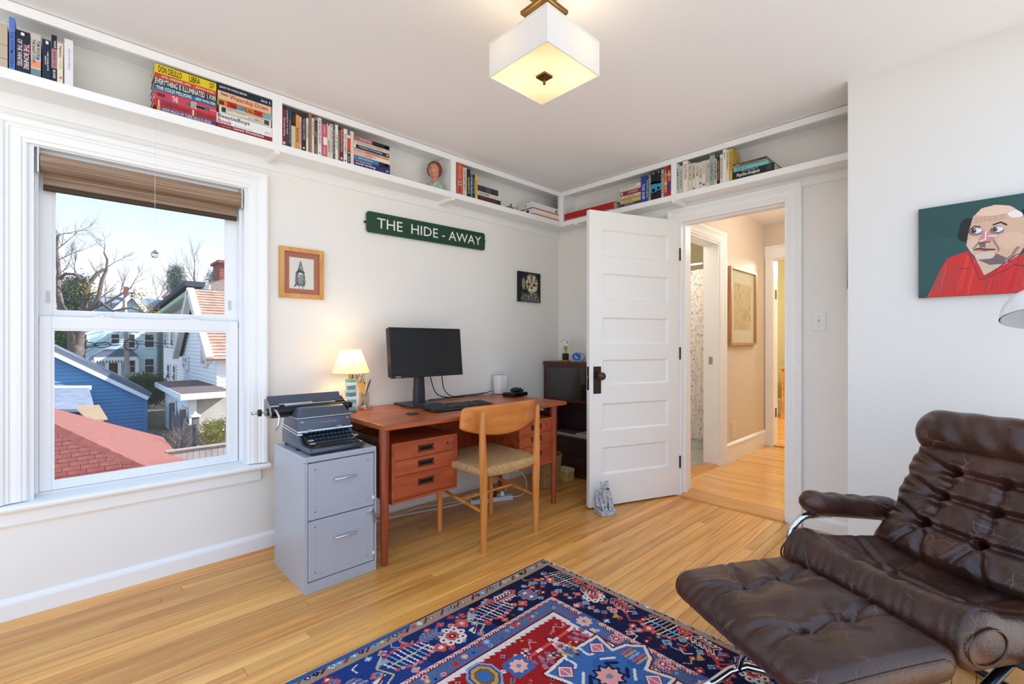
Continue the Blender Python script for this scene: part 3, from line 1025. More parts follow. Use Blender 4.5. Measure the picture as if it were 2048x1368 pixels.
part('glass', MB().box(X0 + .018, X0 + .020, fy0 + .022, fy1 - .022, fz0 + .022, fz1 - .022), glass_mat('picture_glass', (1, 1, 1), .10), fr)
# hooks in the doorway head, unseen lamps added to light the hall, bath and bedroom
def fill_lamp(label, x, y, z, energy, col=(1, .86, .68)):
    t = thing('added_fill_lamp', label, 'ceiling lamp', (x, y, z))
    part('base', MB().lathe([(.001, 0), (.11, 0), (.11, -.02), (.10, -.025), (.001, -.025)], (x, y, z), 28, cap=False), BRASS, t, smooth=True)
    part('bowl', MB().lathe([(.13, -.028), (.13, -.05), (.10, -.085), (.05, -.10), (.001, -.105)], (x, y, z), 28, cap=False), M('fill_lamp_glass', C(255, 244, 225), .4, emit=C(255, 232, 200), estr=1.0), t, smooth=True)
    l = bpy.data.lights.new('lamp_light', 'POINT'); l.energy = energy; l.color = col; l.shadow_soft_size = .12
    lo = bpy.data.objects.new('lamp_light', l); COL.objects.link(lo); lo.parent = t; lo.location = (0, 0, -.24)
fill_lamp('added fill lamp lighting the hall, out of sight above the door', -.95, 4.45, HCZ, 1.0, (1, .97, .92))
fill_lamp('added fill lamp lighting the bathroom, out of sight', -2.35, 4.1, HCZ, 1.35, (1, .97, .92))
fill_lamp('added fill lamp lighting the bedroom, out of sight', -1.3, 6.7, 2.42, 8.5, (1, .92, .78))

# ================================================================ FURNITURE
TEAK = wood('teak', C(148, 66, 28), C(188, 100, 50), (26, 3, 26), .38, .15)
TEAKV = wood('teak_upright', C(128, 52, 26), C(164, 76, 42), (30, 30, 3), .4, .1)
TEAKF = wood('teak_front', C(150, 60, 28), C(186, 90, 48), (30, 3.2, 26), .4, .12)
TEAKD = wood('teak_dark', C(70, 30, 20), C(96, 44, 28), (30, 30, 3), .45)
RECESS = M('recess_dark', C(34, 18, 12), .8)

# ---------------------------------------------------------------- filing cabinet
CAB = M('cabinet_enamel', C(174, 178, 188), .32, .10, noise=.02, nscale=6)
CFX, CBX, CY0, CY1, CTZ = -2.125, -2.540, .754, 1.100, .614
fc = thing('filing_cabinet', 'grey steel two drawer filing cabinet with a key in its lock', 'filing cabinet', (-2.33, .927, 0))
m = MB().box(CBX, CFX - .02, CY0, CY1, 0, CTZ - .002)
m.box(CFX - .02, CFX, CY0, CY0 + .014, 0, CTZ - .026); m.box(CFX - .02, CFX, CY1 - .010, CY1, 0, CTZ - .026)
m.box(CFX - .02, CFX, CY0 + .014, CY1 - .010, 0, .048)
part('body', m, CAB, fc)
part('top_panel', MB().box(CBX, CFX + .002, CY0 - .001, CY1 + .001, CTZ - .026, CTZ), CAB, fc, bevel=.004)
za, zb, zc, zd = .583, .3265, .3215, .052
for i, (z1_, z0_) in enumerate(((za, zb), (zc, zd))):
    d_ = part('drawer', MB().box(CFX - .018, CFX - .001, CY0 + .0165, CY1 - .0125, z0_, z1_), CAB, fc, bevel=.002)
    y0_, y1_ = CY0 + .045, CY1 - .042
    e = .0022
    b0, b1 = z0_ + .032, z1_ - .028
    mm = MB()
    for (ya, yb, c0_, c1_) in ((y0_, y0_ + .005, b0, b1), (y1_ - .005, y1_, b0, b1), (y0_, y1_, b0, b0 + .005), (y0_, y1_, b1 - .005, b1)):
        mm.box(CFX - .002, CFX - .001 + e * .4, ya, yb, c0_, c1_)
    sub('embossed_border', mm, CAB, fc, d_, bevel=.0004)
    yc, hz = (CY0 + CY1) / 2 + .012, z1_ - .088 - .01 * i
    sub('handle', MB().tube([(CFX - .002, yc - .050, hz), (CFX + .018, yc - .050, hz + .001), (CFX + .022, yc - .044, hz + .001), (CFX + .022, yc + .044, hz + .001), (CFX + .018, yc + .050, hz + .001), (CFX - .002, yc + .050, hz)], .0048, 10), CHROME, fc, d_, 'chrome bar handle', smooth=True)
    sub('side_catch', MB().box(CFX - .001, CFX + .003, CY1 - .020, CY1 - .012, z0_ + .03, z0_ + .045), WHITEP, fc, d_)
lk = part('lock', MB().lathe([(.010, 0), (.010, .006), (.008, .008), (.001, .008)], (CFX, CY1 - .026, .299), 18, axis='x'), CHROME, fc, smooth=True)
m = MB().box(CFX + .008, CFX + .022, CY1 - .0275, CY1 - .0245, .294, .303)
m.tube([(CFX + .018, CY1 - .026 + .009 * math.cos(a), .292 + .011 * math.sin(a)) for a in [2 * PI * k / 14 for k in range(14)]], .0012, 6, closed=True)
m.box(CFX + .012, CFX + .014, CY1 - .019, CY1 - .003, .262, .284); m.box(CFX + .012, CFX + .014, CY1 - .017, CY1 - .011, .240, .263)
sub('key', m, STEEL, fc, lk)

# ---------------------------------------------------------------- desk
DTX0, DTX1, DTY0, DTY1, DTZ = -2.762, -2.050, 1.106, 2.492, .722
dk = thing('desk', 'teak desk with two hanging drawer pedestals against the wall', 'desk', (-2.4, 1.8, 0))
def topfn(c, n):
    return c
part('desktop', MB().box(DTX0, DTX1, DTY0, DTY1, DTZ - .026, DTZ), TEAK, dk, bevel=.004)
part('edge_band', MB().box(DTX1 - .002, DTX1 + .004, DTY0 + .004, DTY1 - .004, DTZ - .022, DTZ - .004), TEAK, dk, bevel=.0015)
def rleg(x, y, r0, r1, zt):
    part('leg', MB().tube([(x, y, 0), (x, y, .02), (x, y, .40), (x, y, zt)], [r1 * .92, r1, (r0 + r1) / 2 * 1.06, r0], 20), TEAKV, dk, smooth=True)
for (x, y) in ((-2.135, 1.150), (-2.135, 2.448), (-2.69, 1.150), (-2.69, 2.448)):
    rleg(x, y, .027, .017, DTZ - .026)
part('side_rail', MB().box(-2.69, -2.135, 1.140, 1.160, .585, .640), TEAKD, dk)
part('side_rail', MB().box(-2.69, -2.135, 2.438, 2.458, .585, .640), TEAKD, dk)
part('back_panel', MB().box(-2.63, -2.612, 1.16, 2.44, .30, DTZ - .026), TEAKV, dk)
def pedestal(y0, y1):
    X1, X0, Z0, Z1 = -2.118, -2.612, .300, .612
    pd = part('pedestal', MB().box(X0, X1, y0, y0 + .013, Z0, Z1).box(X0, X1, y1 - .013, y1, Z0, Z1).box(X0, X1, y0 + .013, y1 - .013, Z0, Z0 + .013).box(X0, X1, y0 + .013, y1 - .013, Z1 - .013, Z1).box(X0, X0 + .01, y0 + .013, y1 - .013, Z0 + .013, Z1 - .013), TEAKF, dk)
    dz = [(.520, .597), (.438, .5175), (.3145, .4355)]
    for i, (a, b) in enumerate(dz):
        yc = (y0 + y1) / 2
        zc = b - .035 if i < 2 else b - .052
        hw, hh = .047, .015
        X = X1 - .006
        mm = MB().box(X - .016, X, y0 + .0145, yc - hw, a, b).box(X - .016, X, yc + hw, y1 - .0145, a, b).box(X - .016, X, yc - hw, yc + hw, a, zc - hh).box(X - .016, X, yc - hw, yc + hw, zc + hh, b)
        d_ = part('drawer', mm, TEAKF, dk)
        fr_ = MB()
        e = .006
        for (ya, yb, c0_, c1_) in ((yc - hw - .003, yc - hw + e, zc - hh - .003, zc + hh + .003), (yc + hw - e, yc + hw + .003, zc - hh - .003, zc + hh + .003), (yc - hw, yc + hw, zc - hh - .003, zc - hh + e), (yc - hw, yc + hw, zc + hh - e, zc + hh + .003)):
            fr_.box(X - .010, X + .003, ya, yb, c0_, c1_)
        sub('pull_frame', fr_, TEAKD, dk, d_, bevel=.001)
        sub('pull_recess', MB().box(X - .030, X - .014, yc - hw, yc + hw, zc - hh, zc + hh), RECESS, dk, d_)
        if i == 0:
            sub('keyhole', MB().box(X, X + .0012, y1 - .066, y1 - .060, zc - .004, zc + .012), RECESS, dk, d_)
pedestal(1.184, 1.596)
pedestal(2.096, 2.430)

# ---------------------------------------------------------------- dining chair pushed under the desk
OAKC = wood('chair_oak', C(190, 112, 44), C(224, 148, 72), (30, 30, 3), .35, .2)
OAKB = wood('chair_back', C(192, 108, 42), C(218, 136, 62), (20, 2.6, 24), .35, .2)
CORD = M('paper_cord', C(188, 148, 98), .85, noise=.22, nscale=60, bump=.3, bscale=420)
ch = thing('dining_chair', 'wooden chair with curved back and woven paper cord seat at the desk', 'chair', (-2.1, 1.8, 0))
for y, yt in ((1.600, 1.580), (2.006, 2.004)):
    part('rear_leg', MB().tube([(-1.888, y, 0), (-1.888, y, .01), (-1.888, y, .30), (-1.884, y - (y - yt) * .4, .46), (-1.876, yt, .66), (-1.872, yt, .745), (-1.871, yt, .757), (-1.871, yt, .762)], [.0145, .0155, .0215, .0225, .0175, .0125, .009, .003], 16), OAKC, ch, smooth=True)
for y in (1.602, 2.010):
    part('front_leg', MB().tube([(-2.300, y, 0), (-2.300, y, .30), (-2.30, y, .44)], [.014, .019, .019], 14), OAKC, ch, smooth=True)
    part('side_stretcher', MB().tube([(-1.888, y - .0, .215), (-2.10, y, .235), (-2.300, y, .255)], [.008, .0115, .008], 10), OAKC, ch, smooth=True)
part('cross_stretcher', MB().tube([(-2.10, 1.602, .235), (-2.10, 2.008, .235)], .009, 10), OAKC, ch, smooth=True)
def seatfn(c, n):
    x, y, z = c
    k = (x + .235) / .47                         # 0 front .. 1 rear
    hw = 1.06 - .07 * k
    top = max(n.z, 0)
    dip = -.012 * (1 - (x / .235) ** 2) * (1 - (y / .235) ** 2)
    wv = .0022 * math.sin(x * 2 * PI / .0165) * (1 if math.sin(y * 2 * PI / .0210) > 0 else -1)
    sag = -.022 * (1 - (y / .235) ** 2) * (1 if z < 0 else .25) * (k ** 3)
    return Vector((x - 2.110, 1.803 + y * hw, .436 + z + top * (dip + wv) + sag + n.z * .001 * math.sin(y * 2 * PI / .0105)))
part('woven_seat', rbox(.235, .235, .024, (.022, .022, .0235), 112, 90, 6, seatfn), CORD, ch, smooth='all')
def backfn(c, n):
    y, z = c[1], c[2]
    t = y / .295
    zz = z
    lo = .040 * (t * t) * 2.0
    if z < 0:
        zz = z * (1 - .62 * abs(t) ** 2.2)
    zz += .010 * (1 - t * t) if z > 0 else 0
    x = c[0] - .070 * t * t + .16 * 0 * z
    return Vector((-1.905 + x + .10 * (zz), 1.798 + y, .695 + zz))
part('backrest', rbox(.0075, .295, .085, (.007, .03, .03), 2, 40, 20, backfn), OAKB, ch, smooth='all')

# ---------------------------------------------------------------- low bookcase in the corner
MAH = wood('mahogany', C(62, 24, 18), C(92, 40, 28), (26, 4, 26), .4, .15)
MAHX = wood('mahogany_dark', C(40, 18, 16), C(62, 28, 22), (4, 26, 26), .45)
bc = thing('bookcase', 'dark mahogany bookcase with glass doors in the corner behind the door', 'bookcase', (-2.3, 3.14, 0))
BX0_, BX1_, BYF, BYB, BZT = -2.752, -1.90, 3.030, 3.236, .966
part('side_panel', MB().box(BX0_, BX0_ + .018, BYF, BYB, .0, BZT - .03), MAH, bc)
part('side_panel', MB().box(BX1_ - .018, BX1_, BYF, BYB, .0, BZT - .03), MAH, bc)
part('top', MB().box(BX0_ - .004, BX1_ + .004, BYF - .010, BYB, BZT - .032, BZT), MAH, bc, bevel=.002)
part('back_panel', MB().box(BX0_ + .018, BX1_ - .018, BYB - .008, BYB, .02, BZT - .03), MAHX, bc)
for z in (.628, .322, .03):
    part('shelf', MB().box(BX0_ + .018, BX1_ - .018, BYF + .002, BYB - .008, z, z + .018), MAH, bc)
part('door_track', MB().box(BX0_ + .018, BX1_ - .018, BYF, BYF + .012, .640, .652).box(BX0_ + .018, BX1_ - .018, BYF, BYF + .012, .915, .936), MAH, bc)
GLB = glass_mat('bookcase_glass', (.86, .86, .86), .09)
for (a, b, yy) in ((BX0_ + .018, -2.30, BYF + .002), (-2.36, BX1_ - .018, BYF + .007)):
    part('glass_door', MB().box(a, b, yy, yy + .003, .648, .92), GLB, bc)
for z0_, z1_ in ((.052, .180), (.184, .318)):
    d_ = part('drawer', MB().box(BX0_ + .02, BX1_ - .02, BYF + .004, BYF + .018, z0_, z1_), MAHX, bc, bevel=.002)
    for xx in (-2.60, -2.08):
        sub('knob', MB().ball((xx, BYF - .006, (z0_ + z1_) / 2), .011), MAHX, bc, d_, smooth='all')

# ---------------------------------------------------------------- leather recliner
def leather(name):
    m = bpy.data.materials.new(name); m.use_nodes = True
    n = m.node_tree; L = n.links; b = n.nodes['Principled BSDF']
    t = n.nodes.new('ShaderNodeTexCoord')
    nz = n.nodes.new('ShaderNodeTexNoise'); nz.inputs['Scale'].default_value = 7; nz.inputs['Detail'].default_value = 6
    L.new(t.outputs['Object'], nz.inputs['Vector'])
    cr = n.nodes.new('ShaderNodeValToRGB')
    cr.color_ramp.elements[0].position = .32; cr.color_ramp.elements[0].color = (*C(44, 25, 20), 1)
    cr.color_ramp.elements[1].position = .72; cr.color_ramp.elements[1].color = (*C(76, 43, 31), 1)
    L.new(nz.outputs['Fac'], cr.inputs[0])
    # pale cracks and scratches with their own shape
    mp = n.nodes.new('ShaderNodeMapping'); mp.inputs['Scale'].default_value = (1, 1, 1)
    ds = n.nodes.new('ShaderNodeTexNoise'); ds.inputs['Scale'].default_value = 3.5; ds.inputs['Detail'].default_value = 3
    L.new(t.outputs['Object'], ds.inputs['Vector'])
    ad = n.nodes.new('ShaderNodeVectorMath'); ad.operation = 'MULTIPLY_ADD'; ad.inputs[1].default_value = (.22, .22, .22)
    L.new(ds.outputs['Color'], ad.inputs[0]); L.new(t.outputs['Object'], ad.inputs[2])
    vo = n.nodes.new('ShaderNodeTexVoronoi'); vo.feature = 'DISTANCE_TO_EDGE'; vo.inputs['Scale'].default_value = 9
    L.new(ad.outputs[0], vo.inputs['Vector'])
    mr = n.nodes.new('ShaderNodeMapRange'); mr.inputs['From Min'].default_value = .0; mr.inputs['From Max'].default_value = .013
    mr.inputs['To Min'].default_value = 1; mr.inputs['To Max'].default_value = 0
    L.new(vo.outputs['Distance'], mr.inputs['Value'])
    n3 = n.nodes.new('ShaderNodeTexNoise'); n3.inputs['Scale'].default_value = 9
    L.new(t.outputs['Object'], n3.inputs['Vector'])
    r3 = n.nodes.new('ShaderNodeMapRange'); r3.inputs['From Min'].default_value = .48; r3.inputs['From Max'].default_value = .66; r3.inputs['To Max'].default_value = .5
    L.new(n3.outputs['Fac'], r3.inputs['Value'])
    ml = n.nodes.new('ShaderNodeMath'); ml.operation = 'MULTIPLY'
    L.new(mr.outputs[0], ml.inputs[0]); L.new(r3.outputs[0], ml.inputs[1])
    mx = n.nodes.new('ShaderNodeMix'); mx.data_type = 'RGBA'
    L.new(ml.outputs[0], mx.inputs['Factor']); L.new(cr.outputs[0], mx.inputs[6]); mx.inputs[7].default_value = (*C(176, 132, 104), 1)
    L.new(mx.outputs[2], b.inputs['Base Color'])
    b.inputs['Roughness'].default_value = .30
    b.inputs['Specular IOR Level'].default_value = .55
    v2 = n.nodes.new('ShaderNodeTexVoronoi'); v2.inputs['Scale'].default_value = 260
    L.new(t.outputs['Object'], v2.inputs['Vector'])
    n4 = n.nodes.new('ShaderNodeTexNoise'); n4.inputs['Scale'].default_value = 38; n4.inputs['Detail'].default_value = 4
    L.new(t.outputs['Object'], n4.inputs['Vector'])
    sm = n.nodes.new('ShaderNodeMath'); sm.operation = 'MULTIPLY_ADD'; sm.inputs[1].default_value = 3.0
    L.new(n4.outputs['Fac'], sm.inputs[0]); L.new(v2.outputs['Distance'], sm.inputs[2])
    bp = n.nodes.new('ShaderNodeBump'); bp.inputs['Strength'].default_value = .22; bp.inputs['Distance'].default_value = .003
    L.new(sm.outputs[0], bp.inputs['Height']); L.new(bp.outputs[0], b.inputs['Normal'])
    return m
LEA = leather('worn_brown_leather')
def seg_dist(x, y, a, b):
    dx, dy = b[0] - a[0], b[1] - a[1]
    t = max(0, min(1, ((x - a[0]) * dx + (y - a[1]) * dy) / (dx * dx + dy * dy + 1e-9)))
    return math.hypot(x - a[0] - t * dx, y - a[1] - t * dy), t
def tuft(x, y, pts, folds, dp=.032, sg=.050, fd=.008, fw=.012):
    h = 0
    for (a, b) in pts:
        d = math.hypot(x - a, y - b)
        h -= dp * math.exp(-(d / sg) ** 1.3)
    for (a, b, k) in folds:
        d, t = seg_dist(x, y, a, b)
        h -= fd * k * math.exp(-(d / fw) ** 2) - fd * k * .45 * math.exp(-((d - fw * 2.0) / (fw * 1.3)) ** 2)
    return h

RZR = R(-29)
OTC = (-.385, 1.478)
ot = thing('ottoman', 'worn dark brown leather footstool with four deep button tufts', 'ottoman', (OTC[0], OTC[1], 0), RZR)
pts = [(-.135, .075), (-.135, -.075), (.105, .078), (.105, -.072)]
pts = [(-.10, -.065), (-.115, .075), (.105, -.070), (.095, .075)]
folds = []
for i, (a, b) in enumerate(pts):
    folds += [((a, b), (a - .06, b - .20 if b < 0 else b + .20), 1.0), ((a, b), (a + .03, b - .20 if b < 0 else b + .20), .7)]
folds += [(pts[0], pts[1], .9), (pts[2], pts[3], .9), (pts[0], (-.26, -.03), .7), (pts[1], (-.26, .10), .5)]
def otfn(c, n):
    x, y, z = c
    top = max(n.z, 0) ** .5
    edge = (1 - (x / .262) ** 4) * (1 - (y / .225) ** 4)
    bulge = .040 * (1 - (x / .262) ** 2) * (1 - (y / .225) ** 2)
    h = tuft(x, y, pts, folds, .052, .052, .011, .009) * max(edge, 0) ** .5 + bulge
    wr = .0009 * math.sin(x * 150 + 5 * math.sin(y * 17) + 2 * math.sin(x * 41)) * (abs(y / .225) ** 3) * (1 if abs(n.x) < .7 else .3)
    return Vector((x + n.x * wr * .6, y + n.y * (.008 * (1 - (x / .262) ** 2) + wr), .351 + z + top * h + n.z * wr))
oc = mk('cushion', rbox(.262, .225, .044, (.030, .048, .043), 92, 80, 14, otfn), LEA, ot, smooth='all')
for sx_ in (-1, 1):
    pr = []
    for k in range(25):
        y = -.198 + .396 * k / 24
        pr.append((sx_ * .2575, y, .375 + .003 * (1 - (y / .2) ** 2) - .022 * max(0, (abs(y) - .168) / .03) ** 2))
    mk('piping', MB().tube(pr, .0030, 6), LEA, oc, smooth='all')
for a, b in pts:
    mk('button', MB().ball((a, b, 351e-3 + .044 + tuft(a, b, pts, folds, .052, .052, .011, .009) + .040 * (1 - (a / .262) ** 2) * (1 - (b / .225) ** 2) + .002), .010, .010, .005, 12, 8), LEA, oc, smooth='all')
BAR = M('blackened_chrome', C(150, 152, 156), .18, 1.0)
# footstool base: two bent chrome bars and a cross bar
for sx_ in (-1, 1):
    arch = [(sx_ * .222, -.135, .0215), (sx_ * .226, -.09, .030), (sx_ * .228, -.03, .052), (sx_ * .226, .03, .058), (sx_ * .215, .085, .042), (sx_ * .195, .13, .0225)]
    mk('foot_bar', MB().tube(arch, .0125, 12), CHROME, ot, smooth='all')
    mk('stem', MB().tube([(sx_ * .227, .0, .056), (sx_ * .20, .0, .12), (sx_ * .15, .01, .20), (sx_ * .14, .02, .302)], .011, 10), CHROME, ot, smooth='all')
mk('cross_bar', MB().tube([(-.195, .13, .0225), (0, .16, .0225), (.195, .13, .0225)], .011, 10), CHROME, ot, smooth='all')
mk('support_bar', MB().tube([(-.19, .02, .300), (.19, .02, .300)], .011, 10), BLACKP, ot, smooth='all')

rc = thing('lounge_chair', 'dark brown buttoned leather lounge chair with chrome arms', 'armchair', (-.285, 1.68, 0), RZR)
# seat cushion: thick front roll, dished middle
sp_ = [(-.10, .27), (.10, .27)]
sfolds = [((-.10, .27), (.10, .27), 1.0), ((-.10, .27), (-.25, .15), .9), ((.10, .27), (.25, .15), .9), ((-.10, .27), (-.14, .50), .8), ((.10, .27), (.14, .50), .8), ((-.10, .27), (-.06, .08), .7), ((.10, .27), (.06, .08), .7), ((-.10, .27), (-.26, .33), .6), ((.10, .27), (.26, .33), .6)]
def seat2(c, n):
    x, y0_, z = c
    y = y0_ + .275
    top = max(n.z, 0) ** .5
    roll = .036 * math.exp(-((y - .075) / .075) ** 2)
    side = .030 * (abs(x) / .275) ** 3 * math.exp(-((y - .2) / .3) ** 2)
    dish = -.035 * math.exp(-((y - .32) / .16) ** 2) * (1 - (x / .275) ** 2)
    h = roll + side + dish + tuft(x, y, sp_, sfolds, .022, .05, .008, .013) * max(0, 1 - (x / .28) ** 6)
    wr = .0010 * math.sin(x * 190 + 5 * math.sin(y * 15) + 2 * math.sin(x * 53)) * math.exp(-((y - .03) / .06) ** 2)
    z2 = .374 + z + top * (h + wr) - .06 * y
    return Vector((x, y + n.y * wr, z2))
sc_ = mk('seat_cushion', rbox(.275, .275, .050, (.022, .052, .049), 90, 84, 14, seat2), LEA, rc, smooth='all')
for sx_ in (-1, 1):
    el_ = [(sx_ * .2755, .076 + .066 * math.cos(a), .386 + .044 * math.sin(a)) for a in [2 * PI * k / 28 for k in range(28)]]
    mk('piping', MB().tube(el_, .0030, 6, closed=True), LEA, sc_, smooth='all')
# back cushion, leaning
BL = .46
def back_place(x, y, z):
    """local cushion frame: x across, y along the height 0..BL, z out of the front"""
    th = R(27)
    b0 = Vector((0, .495, .325))
    up = Vector((0, math.sin(th), math.cos(th))); fw = Vector((0, -math.cos(th), math.sin(th)))
    return b0 + Vector((x, 0, 0)) + up * y + fw * z
bp_ = []
for yy in (.145, .255, .365, .445):
    for xx in (-.135, .025, .165):
        bp_.append((xx - .02 * (yy > .2) , yy))
bp_ = [(-.140, .150), (.020, .140), (.165, .150), (-.125, .260), (.022, .255), (.165, .260), (-.115, .355), (.024, .352), (.165, .355)]
bfold = []
for r_ in range(3):
    row_ = bp_[r_ * 3:r_ * 3 + 3]
    bfold += [(row_[0], row_[1], 1.0), (row_[1], row_[2], 1.0), (row_[0], (-.29, row_[0][1] + .060), 1.0), (row_[0], (-.29, row_[0][1] + .012), .9), (row_[0], (-.29, row_[0][1] - .035), .7), (row_[2], (.29, row_[2][1] + .03), .9)]
    if r_ < 2:
        nx_ = bp_[r_ * 3 + 3:r_ * 3 + 6]
        for q in range(3):
            bfold.append((row_[q], nx_[q], .55))
bfold += [((-.14, .15), (-.10, .02), .8), ((.02, .14), (-.03, .02), 1.0), ((.02, .14), (.07, .02), .9), ((-.14, .15), (-.20, .03), .8)]
def backc(c, n):
    x, y0_, z = c
    y = y0_ + BL / 2
    top = max(n.z, 0) ** .5
    taper = 1.04 - .08 * (y / BL)
    roll = .035 * math.exp(-((y - .06) / .07) ** 2)
    h = roll + .020 * (1 - (x / .29) ** 2) + tuft(x, y, bp_, bfold, .032, .042, .013, .011) * max(0, 1 - (x / .29) ** 8)
    sc = .006 * math.sin((y - .02) * 2 * PI / .105) * abs(n.x)
    p = back_place(x * taper + n.x * sc, y, z + top * h)
    return p
bk = mk('back_cushion', rbox(.285, BL / 2, .058, (.040, .05, .056), 96, 110, 12, backc), LEA, rc, smooth='all')
for a, b in bp_:
    hh = .058 + .020 * (1 - (a / .29) ** 2) + tuft(a, b, bp_, bfold, .032, .042, .013, .011)
    p = back_place(a * (1.04 - .08 * b / BL), b, hh + .003)
    mk('button', MB().ball(p, .0085, .006, .0085, 12, 8), LEA, bk, smooth='all')
# head roll
def headc(c, n):
    x, y, z = c
    wr = .010 * math.sin(x * 26 + 2.0) * math.exp(-((x - .12) / .10) ** 2) + .004 * math.sin(x * 60 + y * 30)
    k = 1 - .10 * (abs(x) / .29) ** 4
    p = back_place(x, BL + .048 + y * k, .020 + z * k + n.z * wr)
    return p + Vector((0, n.y * wr * .4, n.z * wr * .4))
mk('head_cushion', rbox(.292, .086, .080, (.055, .082, .078), 90, 26, 22, headc), LEA, rc, smooth='all')
# arms: leather pads on bent chrome tube
for sx_ in (-1, 1):
    ax_ = sx_ * .335
    ap = [(0, -.13), (0, 0), (0, .13)]
    def armf(c, n, ax_=ax_):
        x, y, z = c
        top = max(n.z, 0) ** .5
        h = .008 * (1 - (x / .05) ** 2)
        for (a, b) in ((0, -.12), (0, -.02), (0, .08)):
            d = math.hypot((x - a) * 1.3, y - b)
            h -= .016 * math.exp(-(d / .026) ** 1.4)
        yy = y + .235
        return Vector((ax_ + x, .17 + yy, .527 - .13 * (yy / .47) * .55 + z + top * h - .006 * (yy < .03) * n.z))
    ar = mk('arm_pad', rbox(.048, .235, .042, (.044, .06, .040), 24, 70, 14, armf), LEA, rc, smooth='all')
    for b in (-.12, -.02, .08):
        yy = b + .235
        mk('button', MB().ball((ax_, .17 + yy, .527 - .0715 * (yy / .47) + .042 + .008 - .016 + .001), .008, .008, .004, 10, 6), LEA, ar, smooth='all')
    # tube: from under the pad front, curling forward and down to the seat frame
    cv = [(ax_, .30, .470)]
    for k in range(13):
        a = R(90) + R(180) * k / 12
        cv.append((ax_, .195 + .085 * math.cos(a) * 1.0, .392 + .085 * math.sin(a)))
    cv += [(ax_, .26, .298), (ax_, .45, .275), (ax_, .55, .36), (ax_, .60, .46)]
    mk('arm_tube', MB().tube(cv, .0125, 12), CHROME, rc, smooth='all')
# frame and base
fb = [(-.335, .45, .272), (.335, .45, .272)]
mk('seat_rail', MB().tube(fb, .012, 10), BLACKP, rc, smooth='all')
mk('seat_rail', MB().tube([(-.335, .26, .290), (.335, .26, .290)], .012, 10), BLACKP, rc, smooth='all')
for sx_ in (-1, 1):
    mk('runner', MB().tube([(sx_ * .22, .26, .285), (sx_ * .22, .10, .20), (sx_ * .22, .06, .10), (sx_ * .22, .10, .018), (sx_ * .22, .30, .014), (sx_ * .22, .62, .014)], .013, 12), M('dark_tube', C(70, 74, 80), .22, .9), rc, smooth='all')
    mk('back_strut', MB().tube([(sx_ * .20, .45, .285), (sx_ * .20, .60, .40), (sx_ * .20, .74, .72)], .011, 10), BLACKP, rc, smooth='all')
mk('base_bar', MB().tube([(-.22, .60, .016), (.22, .60, .016)], .012, 12), M('dark_tube', C(70, 74, 80), .22, .9), rc, smooth='all')
mk('base_bar', MB().tube([(-.22, .16, .016), (.22, .16, .016)], .012, 12), M('dark_tube', C(70, 74, 80), .22, .9), rc, smooth='all')
mk('back_shell', rbox(.26, .22, .008, (.05, .05, .0075), 10, 10, 2, lambda c, n: back_place(c[0], c[1] + .24, c[2] - .062)), BLACKP, rc)

# ---------------------------------------------------------------- woven rug
RW, RL = 1.44, 2.10
RU0, RV0 = -1.612, 1.770
NAVY, RED, BLUE, IVORY = C(24, 30, 62), C(158, 32, 34), C(62, 104, 160), C(226, 214, 204)
CORAL, PINK, GOLD, SKY, GREY, MAROON, BLACK_ = C(206, 84, 74), C(214, 150, 146), C(190, 150, 84), C(130, 164, 196), C(128, 126, 152), C(112, 26, 34), C(20, 18, 26)
TEALC = C(34, 70, 92)
P = Paint(RW, RL, 400, 584, NAVY)
rs_ = np.random.RandomState(11)
def sym(fn):
    """draw left and right halves as mirror images"""
    fn(lambda s: s); fn(lambda s: RW - s)
# navy ground shifts in tone (abrash)
P.a[:] = np.where((np.sin(P.Y * 5.0 + 1.0)[..., None] > -.1), NAVY, C(20, 22, 46))
P.a[(P.Y > .55) & (P.X < .33)] = C(30, 44, 96)
P.a[(P.Y > .86) & (P.X < .33)] = C(34, 60, 122)
GB = .062                                   # outer guard width
IG0, IG1 = .262, .345                       # inner guard
def dist_edge():
    return np.minimum(np.minimum(P.X, RW - P.X), np.minimum(P.Y + .028, RL - P.Y))
D = dist_edge()
# main border motifs
def flower(s, t, r, pet, c1, c2, mk_=None):
    for k in range(8):
        a = 2 * PI * k / 8
        P.ell(s + r * math.cos(a), t + r * math.sin(a), r * .40, r * .40, pet)
        P.ell(s + r * math.cos(a), t + r * math.sin(a), r * .14, r * .14, MAROON)
    P.ell(s, t, r * .62, r * .62, c1)
    P.ell(s, t, r * .34, r * .34, c2)
    P.ell(s, t, r * .12, r * .12, IVORY)
def tree(s, t, L, col, col2, vert):
    """stem with side branches; vert = stem runs along t"""
    def q(a, b):
        return (s + b, t + a) if vert else (s + a, t + b)
    P.line([q(-L, 0), q(L, .006)], .007, col)
    for k in range(-4, 5):
        a = k * L / 4.3
        w_ = .062 * (1 - .10 * abs(k))
        cc = [col2, IVORY, SKY, col][k % 4]
        P.line([q(a + .012, -w_), q(a, 0), q(a - .014, w_)], .0058, cc)
        P.ell(*q(a + .014, -w_), .008, .008, CORAL); P.ell(*q(a - .014, w_), .008, .008, [CORAL, PINK][k % 2])
def rosette(s, t, r, c1, c2):
    for dx, dy in ((-1, 0), (1, 0), (0, 1), (0, -1)):
        P.ell(s + dx * r * .62, t + dy * r * .62, r * .5, r * .5, c1)
    P.ell(s, t, r * .42, r * .42, c2); P.ell(s, t, r * .16, r * .16, IVORY)
